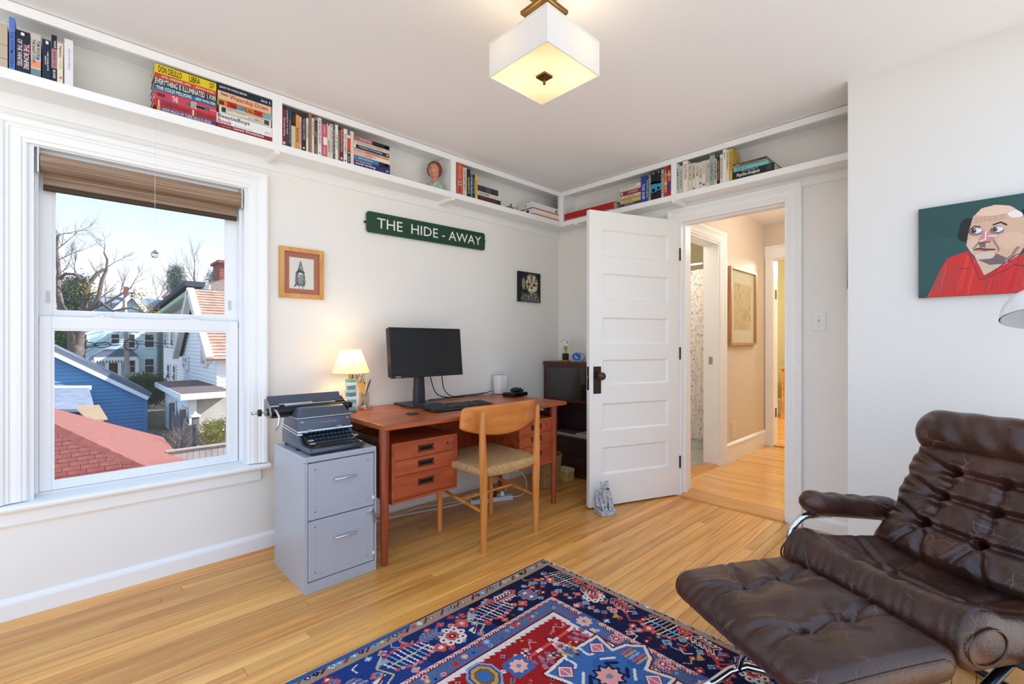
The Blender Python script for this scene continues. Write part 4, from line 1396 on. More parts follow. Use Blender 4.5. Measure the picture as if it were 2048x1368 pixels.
def leafy(s, t, ang, L, col, oc):
    for k in range(5):
        a = k / 4 * L
        x, y = s + a * math.cos(ang), t + a * math.sin(ang)
        for sg in (-1, 1):
            b = ang + sg * .9
            P.line([(x, y), (x + .030 * math.cos(b), y + .030 * math.sin(b))], .013, oc)
    for k in range(5):
        a = k / 4 * L
        x, y = s + a * math.cos(ang), t + a * math.sin(ang)
        for sg in (-1, 1):
            b = ang + sg * .9
            P.line([(x, y), (x + .026 * math.cos(b), y + .026 * math.sin(b))], .007, col)
    P.line([(s, t), (s + L * math.cos(ang), t + L * math.sin(ang))], .006, col)
def barrel(s, t, rx, ry, c1):
    P.ell(s, t, rx, ry, c1)
    for k in range(-2, 3):
        P.line([(s + k * rx * .36, t - ry), (s + k * rx * .36, t + ry)], .003, NAVY)
    for dx in (-1, 0, 1):
        P.rect(s + dx * .020 - .008, s + dx * .020 + .008, t - .008, t + .008, [IVORY, CORAL, IVORY][dx + 1])
bc_ = (GB + IG0) / 2
# scatter of small blossoms over the whole border band first
band = (D > GB + .008) & (D < IG0 - .008)
for _ in range(1700):
    s, t = rs_.rand() * RW, rs_.rand() * RL
    d = min(s, RW - s, t + .028, RL - t)
    if GB + .016 < d < IG0 - .016:
        rosette(s, t, .010 + .007 * rs_.rand(), [CORAL, CORAL, PINK, GREY, MAROON, C(190, 60, 60), TEALC, SKY][rs_.randint(8)], [MAROON, IVORY, GOLD, NAVY][rs_.randint(4)])
for _ in range(420):
    s, t = rs_.rand() * RW, rs_.rand() * RL
    d = min(s, RW - s, t + .028, RL - t)
    if GB + .02 < d < IG0 - .02:
        a = rs_.rand() * PI
        P.line([(s, t), (s + .03 * math.cos(a), t + .03 * math.sin(a)), (s + .045 * math.cos(a + .6), t + .045 * math.sin(a + .6))], .005, [IVORY, SKY, GOLD, CORAL, MAROON, PINK][rs_.randint(6)])
def side(mir):
    for t0 in (.30, 1.10, 1.88):
        barrel(mir(bc_ + .02), t0, .050, .036, GREY)
        rosette(mir(bc_ - .05), t0 + .045, .022, CORAL, MAROON); rosette(mir(bc_ + .05), t0 + .065, .022, CORAL, GOLD)
    for t0 in (.495, .895, 1.295, 1.69):
        P.ell(mir(bc_), t0, .050, .080, C(22, 26, 60) if t0 < .8 else C(30, 50, 108))
        tree(mir(bc_), t0, .085, [PINK, C(190, 190, 150)][int(t0 > .7)], IVORY, True)
    for t0 in (.715, 1.50):
        flower(mir(bc_ + .02), t0, .040, IVORY, CORAL, MAROON)
        rosette(mir(bc_ - .02), t0 - .075, .030, CORAL, PINK); rosette(mir(bc_ + .045), t0 + .07, .024, CORAL, IVORY)
    for t0 in (.415, .80, 1.20, 1.60):
        leafy(mir(bc_ - .04), t0 + .02, -PI / 2, .07, MAROON if t0 < .5 else GREY, IVORY if t0 < .5 else C(92, 92, 130))
    for t0 in (.60, 1.00, 1.40, 1.8):
        P.poly([(mir(bc_ - .055), t0 - .02), (mir(bc_ - .015), t0 - .045), (mir(bc_ - .02), t0 + .015)], SKY)
        P.line([(mir(bc_ - .06), t0 - .03), (mir(bc_ - .01), t0 + .01), (mir(bc_ + .05), t0 - .02), (mir(bc_ + .075), t0 + .02)], .007, C(190, 184, 130))
        P.poly([(mir(bc_ + .03), t0), (mir(bc_ + .07), t0 + .045), (mir(bc_ + .035), t0 + .05)], IVORY)
        P.line([(mir(bc_ + .035), t0 + .012), (mir(bc_ + .055), t0 + .04)], .008, MAROON)
sym(side)
tb = bc_ - .028
for q in (0, 1):
    T = (lambda t: t) if q == 0 else (lambda t: RL - t - .028)
    for s in (.391, 1.05):
        flower(s, T(.099), .036, IVORY, CORAL, MAROON)
    for s in (.20, .717, 1.24):
        P.ell(s, T(.085), .080, .040, BLACK_)
        tree(s, T(.082), .080, SKY, GOLD, False)
        rosette(s + .06, T(.05), .022, CORAL, MAROON); rosette(s - .04, T(.13), .022, CORAL, IVORY)
    for s in (.55, .90):
        P.line([(s - .06, T(.05)), (s + .05, T(.14)), (s + .09, T(.10))], .010, C(170, 70, 70))
        P.poly([(s - .03, T(.13)), (s + .01, T(.15)), (s - .01, T(.175))], GOLD); P.poly([(s + .02, T(.06)), (s + .05, T(.075)), (s + .03, T(.10))], GREY)
    for s in (.30, .46, .82, .98):
        leafy(s, T(.06), .15, .08, MAROON, IVORY if s > .8 else PINK)
# outer guard: grey ground with little slanted leaves, edge lines
g = D < GB
P.a[g] = C(150, 138, 126)
for k in range(260):
    per = 2 * (RW + RL)
    a = k / 260 * per
    if a < RL: s, t, v_ = GB * .45, a, 1
    elif a < RL + RW: s, t, v_ = a - RL, RL - GB * .45, 0
    elif a < 2 * RL + RW: s, t, v_ = RW - GB * .45, 2 * RL + RW - a, 1
    else: s, t, v_ = per - a, GB * .45 - .028, 0
    c_ = [MAROON, GOLD, GREY, CORAL, BLACK_, IVORY, SKY][rs_.randint(7)]
    if k % 3 == 0:
        P.line([(s - .012, t - .012), (s + .012, t + .012)], .009, [MAROON, C(120, 70, 30)][k % 2], mask=g)
    else:
        rosette(s, t, .011, c_, [IVORY, NAVY][k % 2])
P.a[(D > GB - .008) & (D < GB)] = C(186, 128, 80)
P.a[D < .009] = C(66, 40, 48)
P.a[(D < .020) & (P.X < .05) & (P.Y > .80)] = C(58, 92, 140)
# inner guard: herringbone, blue band with blossoms, red line, ivory teeth, red field
g = (D >= IG0) & (D < IG1 + .5)
P.a[g] = RED
z1 = (D >= IG0) & (D < IG0 + .022)
hb = ((P.X + P.Y) / .012 % 1 < .5)
hb2 = ((P.X - P.Y) / .012 % 1 < .5)
P.a[z1] = np.where((D < IG0 + .011)[..., None], np.where(hb[..., None], IVORY, CORAL), np.where(hb2[..., None], IVORY, MAROON))[z1]
z2 = (D >= IG0 + .022) & (D < IG1 - .006)
P.a[z2] = C(86, 100, 138)
for _ in range(2600):
    s, t = rs_.rand() * RW, rs_.rand() * RL
    d = min(s, RW - s, t + .028, RL - t)
    if IG0 + .034 < d < IG1 - .018:
        r_ = .008 + .006 * rs_.rand()
        P.ell(s, t, r_, r_, [CORAL, SKY, GOLD, BLUE, C(188, 60, 62), C(120, 120, 100), PINK][rs_.randint(7)])
        P.ell(s, t, r_ * .35, r_ * .35, [NAVY, IVORY, MAROON][rs_.randint(3)])
P.a[(D >= IG0 + .020) & (D < IG0 + .024)] = MAROON
P.a[(D >= IG1 - .008) & (D < IG1)] = MAROON
field = D >= IG1
tooth = .022 + .014 * (np.abs(((P.X + P.Y * 1.0) / .026) % 1 - .5) * 2)
P.a[(D >= IG1) & (D < IG1 + tooth * .85)] = IVORY
# field ornaments
fs0, fs1, ft0, ft1 = IG1 + .03, RW - IG1 - .03, IG1, RL - IG1 - .03
for _ in range(520):
    s, t = fs0 + rs_.rand() * (fs1 - fs0), .26 + rs_.rand() * (ft1 - .26)
    c_ = [PINK, SKY, GOLD, GREY, IVORY, CORAL, C(90, 120, 90)][rs_.randint(7)]
    if rs_.rand() < .4:
        P.ell(s, t, .006, .006, c_)
    else:
        rosette(s, t, .009, c_, NAVY)
def star(s, t, r):
    n_ = 24
    P.poly([(s + (r + (.006 if k % 2 else 0)) * (1 if abs(math.cos(a)) > abs(math.sin(a)) else 1) * math.copysign(min(1, abs(math.cos(a)) * 1.25), math.cos(a)), t + (r + (.006 if k % 2 else 0)) * math.copysign(min(1, abs(math.sin(a)) * 1.25), math.sin(a))) for k, a in enumerate([2 * PI * k / 64 for k in range(64)])], C(72, 98, 150))
    P.poly([(s + .027 * (1 + .35 * (k % 2)) * math.cos(2 * PI * k / 16), t + .027 * (1 + .35 * (k % 2)) * math.sin(2 * PI * k / 16)) for k in range(16)], C(226, 176, 156))
    P.ell(s, t, .009, .009, GREY)
MCS = .72
def medallion(tc):
    hx, hy = .285, .222
    def q(a, b):
        return (MCS + a, tc + b)
    half = [(0, -.218), (.05, -.178), (.055, -.120), (.065, -.118), (.155, -.145), (.163, -.040), (.262, -.010)]
    half = [(-.272, 0), (-.165, -.030), (-.155, -.145), (-.068, -.118), (-.050, -.178), (0, -.222)]
    out = [q(a, b) for a, b in half] + [q(-a, b) for a, b in half[::-1][1:]] + [q(-a, -b) for a, b in half[1:]] + [q(a, -b) for a, b in half[::-1][1:-1]]
    P.line(out, .026, MAROON, closed=True)
    P.poly(out, BLUE)
    inn = P.poly(out, None)
    P.a[inn & (np.sin(P.X * 40) * np.sin(P.Y * 33) > .35)] = C(52, 92, 150)
    P.line(out, .0125, IVORY, closed=True)
    for sg in (-1, 1):
        for sh in (-1, 1):
            # lozenges, hooks and striped barrels inside
            s, t = MCS + sg * .115, tc + sh * .090
            P.poly([(s - .040, t), (s, t - .040), (s + .040, t), (s, t + .040)], C(120, 60, 90))
            P.poly([(s - .032, t), (s, t - .032), (s + .032, t), (s, t + .032)], IVORY)
            P.poly([(s - .024, t), (s, t - .024), (s + .024, t), (s, t + .024)], C(206, 110, 124))
            P.line([(s - .02, t), (s + .02, t)], .004, IVORY)
            P.line([(MCS + sg * .16, tc + sh * .04), (MCS + sg * .115, tc + sh * .035), (MCS + sg * .105, tc + sh * .05)], .010, IVORY)
            P.line([(MCS + sg * .20, tc + sh * .030), (MCS + sg * .15, tc + sh * .012)], .012, GOLD)
            P.line([(MCS + sg * .07, tc + sh * .05), (MCS + sg * .04, tc + sh * .09)], .010, IVORY)
            P.line([(MCS + sg * .045, tc + sh * .045), (MCS + sg * .02, tc + sh * .075)], .014, NAVY)
        for k in range(-2, 3):
            P.line([(MCS + k * .016, tc + sg * .125), (MCS + k * .016 + .006, tc + sg * .175)], .010, [CORAL, GOLD, SKY, CORAL, GOLD][k + 2])
        rosette(MCS + sg * .215, tc, .022, PINK, MAROON)
    P.poly([(MCS + (.045 + .018 * (k % 2)) * math.cos(2 * PI * k / 20), tc + (.045 + .018 * (k % 2)) * math.sin(2 * PI * k / 20)) for k in range(20)], NAVY)
    P.poly([(MCS + (.034 + .014 * (k % 2)) * math.cos(2 * PI * k / 20), tc + (.034 + .014 * (k % 2)) * math.sin(2 * PI * k / 20)) for k in range(20)], C(226, 160, 150))
    P.ell(MCS, tc, .012, .012, GREY)
    for sg in (-1, 1):
        m_ = lambda s: s if sg < 0 else 2 * MCS - s
        star(m_(.474), tc - .185, .043); star(m_(.474), tc + .185, .043)
        for k in range(8):
            a, b = tc - .118 + k * .0295, tc - .118 + (k + 1) * .0295
            P.rect(min(m_(.461), m_(.477)), max(m_(.461), m_(.477)), a, b, [IVORY, CORAL, CORAL, IVORY, CORAL, CORAL, IVORY, CORAL][k])
        for sh in (-1, 1):
            for k in range(7):
                P.ell(m_(.50 + .020 * (k % 3)), tc + sh * (.065 + .011 * k), .015, .008, C(176, 116, 130) if k % 2 else C(150, 96, 112))
            P.line([(m_(.43), tc + sh * .05), (m_(.41), tc + sh * .07), (m_(.44), tc + sh * .09), (m_(.42), tc + sh * .115), (m_(.445), tc + sh * .10)], .0045, PINK)
            flower(m_(.625), tc + sh * .185, .020, C(214, 150, 156), RED, IVORY)
medallion(.462); medallion(1.06); medallion(1.66)
for tc_ in (.765, 1.36):
    for sg in (-1, 1):
        m_ = lambda s: s if sg < 0 else 2 * MCS - s
        s = m_(.43)
        for r_, c_ in ((.075, SKY), (.066, C(90, 70, 110)), (.056, GOLD), (.042, C(120, 90, 60)), (.030, BLUE)):
            P.poly([(s + r_ * math.cos(a), tc_ + r_ * .8 * math.sin(a)) for a in [2 * PI * k / 8 + PI / 8 for k in range(8)]], c_)
for _ in range(120):
    s, t = fs0 + rs_.rand() * (fs1 - fs0), .28 + rs_.rand() * (ft1 - .28)
    j, i_ = min(int(t / RL * P.ny), P.ny - 1), min(int(s / RW * P.nx), P.nx - 1)
    if np.abs(P.a[j, i_] - np.array(BLUE)).sum() < .06:
        c_ = [C(206, 84, 100), GOLD, IVORY, MAROON, PINK][rs_.randint(5)]
        P.poly([(s - .013, t), (s, t - .008), (s + .013, t), (s, t + .008)], c_)
        P.poly([(s - .006, t), (s, t - .004), (s + .006, t), (s, t + .004)], NAVY)
    elif np.abs(P.a[j, i_] - np.array(RED)).sum() < .06:
        a_ = rs_.rand() * PI
        for k in range(4):
            P.ell(s + .012 * math.cos(a_ + k * PI / 2), t + .012 * math.sin(a_ + k * PI / 2), .006, .006, [PINK, IVORY, SKY][rs_.randint(3)])
        P.ell(s, t, .006, .006, NAVY)
P.noise(.14, 4)
rug = thing('rug', 'red and navy hand-knotted rug with blue medallions and ivory fringe', 'rug', (RU0 + RW / 2, RV0 - RL / 2, 0))
zf = lambda gx, gy: .0085 + .0008 * np.sin(gx * 31) * np.sin(gy * 23)
P.build('woven_pile', (RU0, RV0, 0), (1, 0, 0), (0, -1, 0), attr_mat('rug_wool', .95, .5, 700, spec=.1), rug, rug, zf)
part('backing', MB().box(RU0 + .001, RU0 + RW - .001, RV0 - RL + .001, RV0 - .001, .0005, .0075), M('rug_backing', C(120, 90, 80), .95), rug)
fm = MB()
rr = random.Random(9)
for k in range(430):
    x = RU0 + .004 + (RW - .008) * k / 429
    for (yb, sg) in ((RV0, 1), (RV0 - RL, -1)):
        L = .010 + rr.random() * .012
        dx = rr.uniform(-.006, .006)
        fm.tube([(x, yb - sg * .002, .006), (x + dx * .5, yb + sg * L * .6, .004), (x + dx, yb + sg * L, .0022)], [.0016, .0014, .0008], 4, caps=False)
f_ = part('fringe', fm, M('fringe_cotton', C(222, 204, 178), .95), rug); f_['kind'] = 'stuff'

# ================================================================ BOOKS ON THE HIGH SHELVES
PAGES = M('page_block', C(222, 208, 182), .9, noise=.08, nscale=300)
_cm = {}
def cover(c):
    k = tuple(c)
    if k not in _cm:
        _cm[k] = M('cover_%d_%d_%d' % k, C(*k), .45)
    return _cm[k]
def ink(c):
    return cover(c)
SPX, SPY = SFX - .004, SFY + .004            # planes of the spines
def frame_for(wall):
    if wall == 'A':                          # spine faces +x; along = +y, depth goes to -x
        return (lambda al, dp, z: (SPX - dp, al, z)), Vector((0, 1, 0)), Vector((1, 0, 0)), (lambda u, v: onx(u, v, SPX)), 1
    return (lambda al, dp, z: (al, SPY + dp, z)), Vector((1, 0, 0)), Vector((0, -1, 0)), (lambda u, v: ony(u, v, SPY)), 0
def slab(put, a0, a1, d0, d1, z0, z1):
    p, q = put(a0, d0, z0), put(a1, d1, z1)
    return MB().box(min(p[0], q[0]), max(p[0], q[0]), min(p[1], q[1]), max(p[1], q[1]), min(p[2], q[2]), max(p[2], q[2]))
UP = Vector((0, 0, 1))
def lettering(book, root, wall, texts, put, ax, nrm, a0, a1, z0, z1, lying):
    """texts: (string, colour, start 0-1, end 0-1 along the spine, cross start 0-1, cross end 0-1)"""
    for (s_, col, b0, b1, c0, c1) in texts:
        if lying:
            org = Vector(put(a0 + (a1 - a0) * b0, -.0008, z0 + (z1 - z0) * c0))
            mm = text_mb(s_, org, ax, UP, (a1 - a0) * (b1 - b0), (z1 - z0) * (c1 - c0), .0, .012)
        else:
            org = Vector(put(a0 + (a1 - a0) * c0, -.0008, z1 - (z1 - z0) * b0))
            mm = text_mb(s_, org, -UP, ax, (z1 - z0) * (b1 - b0), (a1 - a0) * (c1 - c0), .0, .012)
        part('title', mm, ink(col), root)
def book(wall, a0, a1, z0, z1, depth, col, label, group, texts=(), blocks=(), lying=False, name='book', d0=0.0, lean=0.0, cat='book'):
    put, ax, nrm, _, _ = frame_for(wall)
    c = put((a0 + a1) / 2, d0 + depth / 2, z0)
    t = thing(name, label, cat, c, 0, group)
    th = .0022
    m = MB()
    if lying:
        m.v, m.f = [], []
        for (zz0, zz1) in ((z0, z0 + th), (z1 - th, z1)):
            s_ = slab(put, a0, a1, d0, d0 + depth, zz0, zz1); m.add(s_.v, s_.f)
        s_ = slab(put, a0, a1, d0, d0 + th, z0 + th, z1 - th); m.add(s_.v, s_.f)
        pg = slab(put, a0 + .003, a1 - .003, d0 + th, d0 + depth - .004, z0 + th, z1 - th)
    else:
        e = min(th, (a1 - a0) * .2)
        for (aa0, aa1) in ((a0, a0 + e), (a1 - e, a1)):
            s_ = slab(put, aa0, aa1, d0, d0 + depth, z0, z1); m.add(s_.v, s_.f)
        s_ = slab(put, a0 + e, a1 - e, d0, d0 + th, z0, z1); m.add(s_.v, s_.f)
        pg = slab(put, a0 + e, a1 - e, d0 + th, d0 + depth - .004, z0 + .003, z1 - .004)
    part('cover', m, cover(col), t)
    part('pages', pg, PAGES, t)
    for (c_, b0, b1, k0, k1) in blocks:      # printed bands of another colour on the spine
        if lying:
            s_ = slab(put, a0 + (a1 - a0) * b0, a0 + (a1 - a0) * b1, d0 - .0004, d0, z0 + (z1 - z0) * k0, z0 + (z1 - z0) * k1)
        else:
            s_ = slab(put, a0 + (a1 - a0) * k0, a0 + (a1 - a0) * k1, d0 - .0004, d0, z1 - (z1 - z0) * b1, z1 - (z1 - z0) * b0)
        part('spine_band', s_, cover(c_), t)
    lettering(None, t, wall, texts, lambda a, d, z: put(a, d + d0, z), ax, nrm, a0, a1, z0, z1, lying)
    return t
def stand(wall, u0, u1, vt, col, label, group, texts=(), blocks=(), depth=.135, d0=0.0):
    pos = frame_for(wall)[3]
    ai = 1 if wall == 'A' else 0
    um = (u0 + u1) / 2
    a0 = pos(u0, vt)[ai] + .0004; a1 = pos(u1, vt)[ai] - .0004
    z1 = min(pos(u0, vt).z, 2.384)
    return book(wall, a0, a1, SZB + .0005, z1, depth, col, label, group, texts, blocks, d0=d0)
def stack(wall, u0, u1, vs, items, group, depth=.14):
    """vs: pixel heights of the layer boundaries along the left edge, bottom first"""
    pos = frame_for(wall)[3]
    ai = 1 if wall == 'A' else 0
    zb = SZB + .0005
    zs = [pos(u0, v).z for v in vs]
    sh = zb - zs[0]
    zs = [z + sh for z in zs]
    over = zs[-1] - 2.385
    if over > 0:
        k = (2.385 - zb) / (zs[-1] - zb)
        zs = [zb + (z - zb) * k for z in zs]
    for i, it in enumerate(items):
        du0, du1, col, label, texts, blocks = it
        book(wall, pos(u0 + du0, 300)[ai], pos(u1 + du1, 300)[ai], zs[i] + .0002, zs[i + 1] - .0002, depth - .006 * (i % 3), col, label, group, texts, blocks, lying=True, d0=.002 * (i % 2))
W_, K_ = (238, 236, 230), (24, 24, 30)
g1 = 'books standing at the left end of the shelf above the window'
stand('A', -14, 15.4, 40.5, (190, 172, 148), 'tan hardback at the very left end of the shelf above the window', g1, (), ((K_, .48, .487, 0, 1), (K_, .80, .807, 0, 1)), .15)
stand('A', 17.8, 30, 32.5, (88, 122, 190), 'tall blue book beside the tan hardback above the window', g1, (('THE POSTMODERN', (40, 60, 130), .27, .96, .2, .8),), (), .15)
stand('A', 30.6, 36.5, 40, (206, 174, 30), 'yellow book set back behind the black paperback above the window', g1, (), (), .06, .07)
stand('A', 31, 60.5, 57.5, (24, 26, 44), 'thick black paperback with pink white lettering above the window', g1, (('THE BONFIRE', (240, 214, 214), .30, .90, .55, .92), ('OF THE VANITIES', (240, 214, 214), .22, .86, .12, .46)), (((240, 236, 236), .04, .11, .36, .60), ((190, 40, 90), .26, .52, .93, 1.0)), .066)
stand('A', 61.2, 82, 65, (196, 190, 178), 'grey white paperback with orange foot above the window', g1, (('TOM WOLFE', K_, .14, .52, .58, .9), ('THE RIGHT STUFF', K_, .14, .70, .14, .44)), (((226, 150, 110), .64, .80, 0, 1), ((110, 130, 132), .84, 1.0, 0, 1), ((40, 110, 190), .53, .60, .55, .85)))
stand('A', 84, 102, 76.5, (22, 32, 58), 'navy paperback with small white lettering above the window', g1, (('I AM CHARLOTTE', W_, .30, .78, .56, .74), ('SIMMONS', W_, .42, .64, .3, .46)), (((238, 232, 220), .03, .11, .40, .72),))
stand('A', 102.5, 114, 68.5, (22, 24, 46), 'black book with a dusty pink band above the window', g1, (('WOLFE', W_, .12, .28, .45, .85), ('BACK TO', (60, 30, 40), .36, .68, .35, .75), ('BLOOD', W_, .76, .94, .3, .75)), (((176, 124, 128), .30, .72, 0, 1),))
stand('A', 114, 126.2, 84.5, (228, 214, 186), 'slim cream paperback with black script above the window', g1, (('Vegetarian', K_, .06, .36, .3, .75), ('A NOVEL', (150, 176, 176), .42, .66, .4, .7), ('0', K_, .84, .90, .4, .8)), ())
stand('A', 128.6, 146.6, 76.3, (228, 228, 230), 'thick white book ending the row above the window', g1, (('HOW TO BE A PERSON', (176, 170, 190), .20, .66, .40, .66),), (), .16)

g2 = 'books lying in the left pile at the divider'
lay1 = [(12, 0, (46, 56, 118), 'blue book at the bottom of the left lying pile', (('HOW MUCH OF THESE HILLS IS GOLD', (214, 210, 220), .03, .9, .2, .85),), (((208, 140, 70), -.06, .0, 0, 1), ((208, 140, 70), .0, 1.0, 0, .14))),
        (-2, 0, (176, 52, 54), 'brick red book second from the bottom of the left lying pile', (('UNDERGROUND RAILROAD', (120, 30, 34), .12, .58, .25, .8), ('COLSON WHITEHEAD', (120, 30, 34), .66, .98, .25, .75)), (((226, 200, 170), .07, .09, 0, 1), ((226, 200, 170), .60, .625, 0, 1))),
        (0, 0, (196, 62, 84), 'pink book with zigzag pattern in the left lying pile', (('THE', W_, .27, .36, .2, .8), ('NINTH HOUR', W_, .57, .66, .1, .9)), (((46, 110, 112), .50, .88, .32, .62), ((214, 120, 50), .58, .80, .4, .54), ((90, 40, 60), .04, .16, .4, .75), ((70, 84, 140), .1, .36, .04, .14), ((226, 150, 150), .86, 1.0, .5, .62))),
        (0, 0, (34, 104, 138), 'teal book in the middle of the left lying pile', (('THE COLD MILLIONS', W_, .03, .58, .22, .82), ('- JESS WALTER', W_, .62, .98, .22, .8)), ()),
        (0, 0, (20, 20, 24), 'black book with white hand lettering in the left lying pile', (('EVERYTHING IS ILLUMINATED', W_, .01, .80, .06, .96), ('S. FOER', W_, .83, .99, .1, .9)), ()),
        (1, 0, (190, 68, 44), 'rust orange book second from the top of the left lying pile', (('SING, UNBURIED, SING', (244, 220, 204), .10, .56, .3, .8), ('- JESMYN WARD', (244, 220, 204), .62, .97, .28, .8)), ()),
        (1, -.5, (226, 198, 26), 'bright yellow book on top of the left lying pile', (('DON DELILLO', K_, .05, .42, .12, .86), ('LIBRA', K_, .54, .72, .14, .86), ('SF', (120, 100, 30), .88, .97, .15, .85)), ())]
stack('A', 309, 433, [224, 215, 202.5, 184, 172, 159.5, 149, 131.5], lay1, g2)
g3 = 'books lying in the right pile at the divider'
lay2 = [(0, 0, (134, 34, 40), 'dark red book with white script at the bottom of the right lying pile', (('Literary Wonderlands', W_, .28, .84, .18, .9), ('LAURA MILLER', (220, 180, 180), .08, .24, .4, .6)), ()),
        (-1, 0, (236, 236, 236), 'thick white book with bold black and red title in the right lying pile', (('BeastieBoys', (26, 26, 32), .02, .58, .46, .96), ('Book', (176, 30, 44), .02, .26, .04, .48), ('Michael Diamond', (170, 170, 190), .3, .62, .1, .2)), (((206, 206, 220), .86, .98, .2, .44),)),
        (4, -2, (222, 216, 200), 'cream book with a thin dark frame in the right lying pile', (('HOW TO BE BOTH', (196, 140, 110), .14, .5, .5, .75), ('ALI SMITH', (120, 110, 90), .54, .84, .35, .6)), (((40, 50, 50), .04, .12, .25, .8), ((40, 50, 50), .04, .96, .80, .86), ((40, 50, 50), .04, .96, .16, .21), ((60, 70, 60), .86, .96, .25, .8))),
        (0, 0, (214, 126, 40), 'orange book with blue and red patches in the right lying pile', (('CHAIN-GANG ALL-STARS', K_, .19, .80, .2, .82),), (((190, 48, 40), .17, .34, 0, 1), ((130, 178, 206), .34, .50, 0, .7), ((202, 60, 44), .66, .82, 0, 1), ((120, 166, 180), .84, 1.0, 0, 1), ((50, 60, 50), .03, .12, .2, .8))),
        (1, -1.5, (226, 186, 150), 'peach paperback with red brown title in the right lying pile', (('Watership Down', (168, 60, 40), .21, .93, .12, .86), ('Adams', (70, 50, 40), .05, .18, .5, .86)), ()),
        (0, 1, (18, 32, 54), 'navy book on top of the right lying pile', (('LEAVE THE WORLD BEHIND', W_, .04, .52, .42, .7), ('RUMAAN ALAM', (210, 214, 226), .78, .90, .3, .66)), (((226, 230, 240), .94, .955, .3, .7),))]
stack('A', 434.5, 544, [257.3, 248, 227.5, 212, 199, 182, 167], lay2, g3)

g4 = 'row of books standing above the green sign'
T = lambda s_, c_, a=.15, b=.85, c=.25, d=.78: ((s_, c_, a, b, c, d),)
rowA = [(565, 571.6, 216.5, (138, 30, 62), 'crimson book next to the divider above the table lamp', (('Short Story Writing', (244, 214, 220), .24, .74, .2, .85),), (((222, 190, 170), .90, .97, .1, .9),)),
        (572, 576.9, 212.7, (52, 64, 84), 'slate blue book second from the divider above the table lamp', T('A GLOSSARY OF TERMS', (210, 214, 224), .1, .7), ()),
        (577, 582.4, 216.4, (34, 66, 84), 'dark teal book third from the divider above the table lamp', T('MODERN CRITICISM', (190, 150, 110), .3, .9), ()),
        (582.6, 591, 223.7, (206, 194, 172), 'cream book with black top above the table lamp', T('LOVE', (190, 60, 60), .08, .28, .4, .7), (((26, 22, 28), .0, .38, 0, 1),)),
        (591.4, 598.4, 228.8, (226, 154, 52), 'orange book above the table lamp', T('TELLING TRUE STORIES', (60, 36, 20), .38, .8, .2, .8), ()),
        (598.6, 603, 232.5, (218, 184, 182), 'slim pale pink book above the table lamp', T('THE BOOK', (150, 100, 110)), ()),
        (603.3, 612, 228.8, (54, 34, 42), 'dark brown book above the green sign', T('THE DEMON COPPER', (190, 160, 160), .1, .7), (((226, 214, 200), .90, .95, .3, .7),)),
        (612.2, 616.8, 235.4, (224, 222, 216), 'slim white book beside the dark brown one above the green sign', T('PASSAGES', (90, 110, 140), .2, .6), ()),
        (617.6, 623.2, 223.7, (148, 116, 92), 'tall tan book above the green sign', (), ()),
        (623.5, 628.2, 235.4, (220, 214, 200), 'slim ivory book beside the tall tan one', T('WRITING', (120, 110, 100), .1, .5), ()),
        (628.3, 635.2, 232.5, (124, 106, 84), 'mottled olive brown book above the green sign', (), (((70, 66, 70), .1, .4, .2, .8), ((180, 160, 110), .05, .15, .3, .8), ((64, 58, 54), .55, .75, .1, .6))),
        (635.5, 643.2, 234.7, (230, 228, 222), 'white book with black letters down its spine', (('THE SELECTED BODY', (60, 60, 64), .04, .72, .25, .75),), (((40, 40, 44), .92, .96, .4, .65),)),
        (643.7, 654.2, 246.4, (206, 92, 110), 'pink book with a white half circle', (('EXPERTS', (240, 200, 208), .08, .32, .35, .65), ('PARIS', (240, 200, 208), .72, .94, .35, .65)), (((240, 236, 234), .40, .64, .3, 1.0),)),
        (654.4, 660.8, 246.4, (216, 206, 190), 'cream paperback right of the pink book', T('NIGHT', K_, .5, .85), (((30, 30, 34), .0, .06, .3, .7),)),
        (660.9, 665.7, 247.9, (222, 214, 198), 'ivory paperback second right of the pink book', T('THE FALL', (110, 100, 90)), (((30, 30, 34), .03, .08, .3, .7),)),
        (665.8, 670.2, 248.6, (92, 88, 90), 'slim grey book in the row above the green sign', T('ESSAYS', (190, 186, 180)), ()),
        (670.4, 676.2, 248.6, (228, 228, 224), 'white book right of the slim grey one', T('LE PETIT', (90, 120, 140), .3, .7), ()),
        (676.3, 679.8, 253, (138, 120, 40), 'thin olive yellow book in the row above the green sign', (), (((30, 30, 34), 0, .1, 0, 1),)),
        (679.9, 686.9, 254.5, (96, 28, 84), 'purple book with pink top above the green sign', (('The Art of French Fiction', (236, 196, 206), .05, .72, .25, .8),), (((136, 30, 60), 0, .42, 0, 1), ((236, 230, 236), .88, .95, .3, .7))),
        (687, 694.6, 256.7, (230, 226, 218), 'white book right of the purple one', T('FIERCE ATTACHMENTS', (130, 120, 130), .15, .75), (((40, 40, 44), .93, .97, .3, .7),)),
        (694.5, 700.9, 269.8, (216, 70, 44), 'short red and black book in the row above the green sign', (('1984', W_, .58, .66, .2, .8), ('ORWELL', W_, .74, .96, .3, .7)), (((228, 220, 208), 0, .1, 0, 1), ((30, 28, 32), .54, 1, 0, 1))),
        (701, 707.6, 261.8, (222, 208, 190), 'tall plain cream book at the end of the row', (), ())]
for r_ in rowA:
    stand('A', r_[0], r_[1], r_[2], r_[3], r_[4], g4, r_[5], r_[6], .125)
g5 = 'books lying in the pile beside the plaster bust'
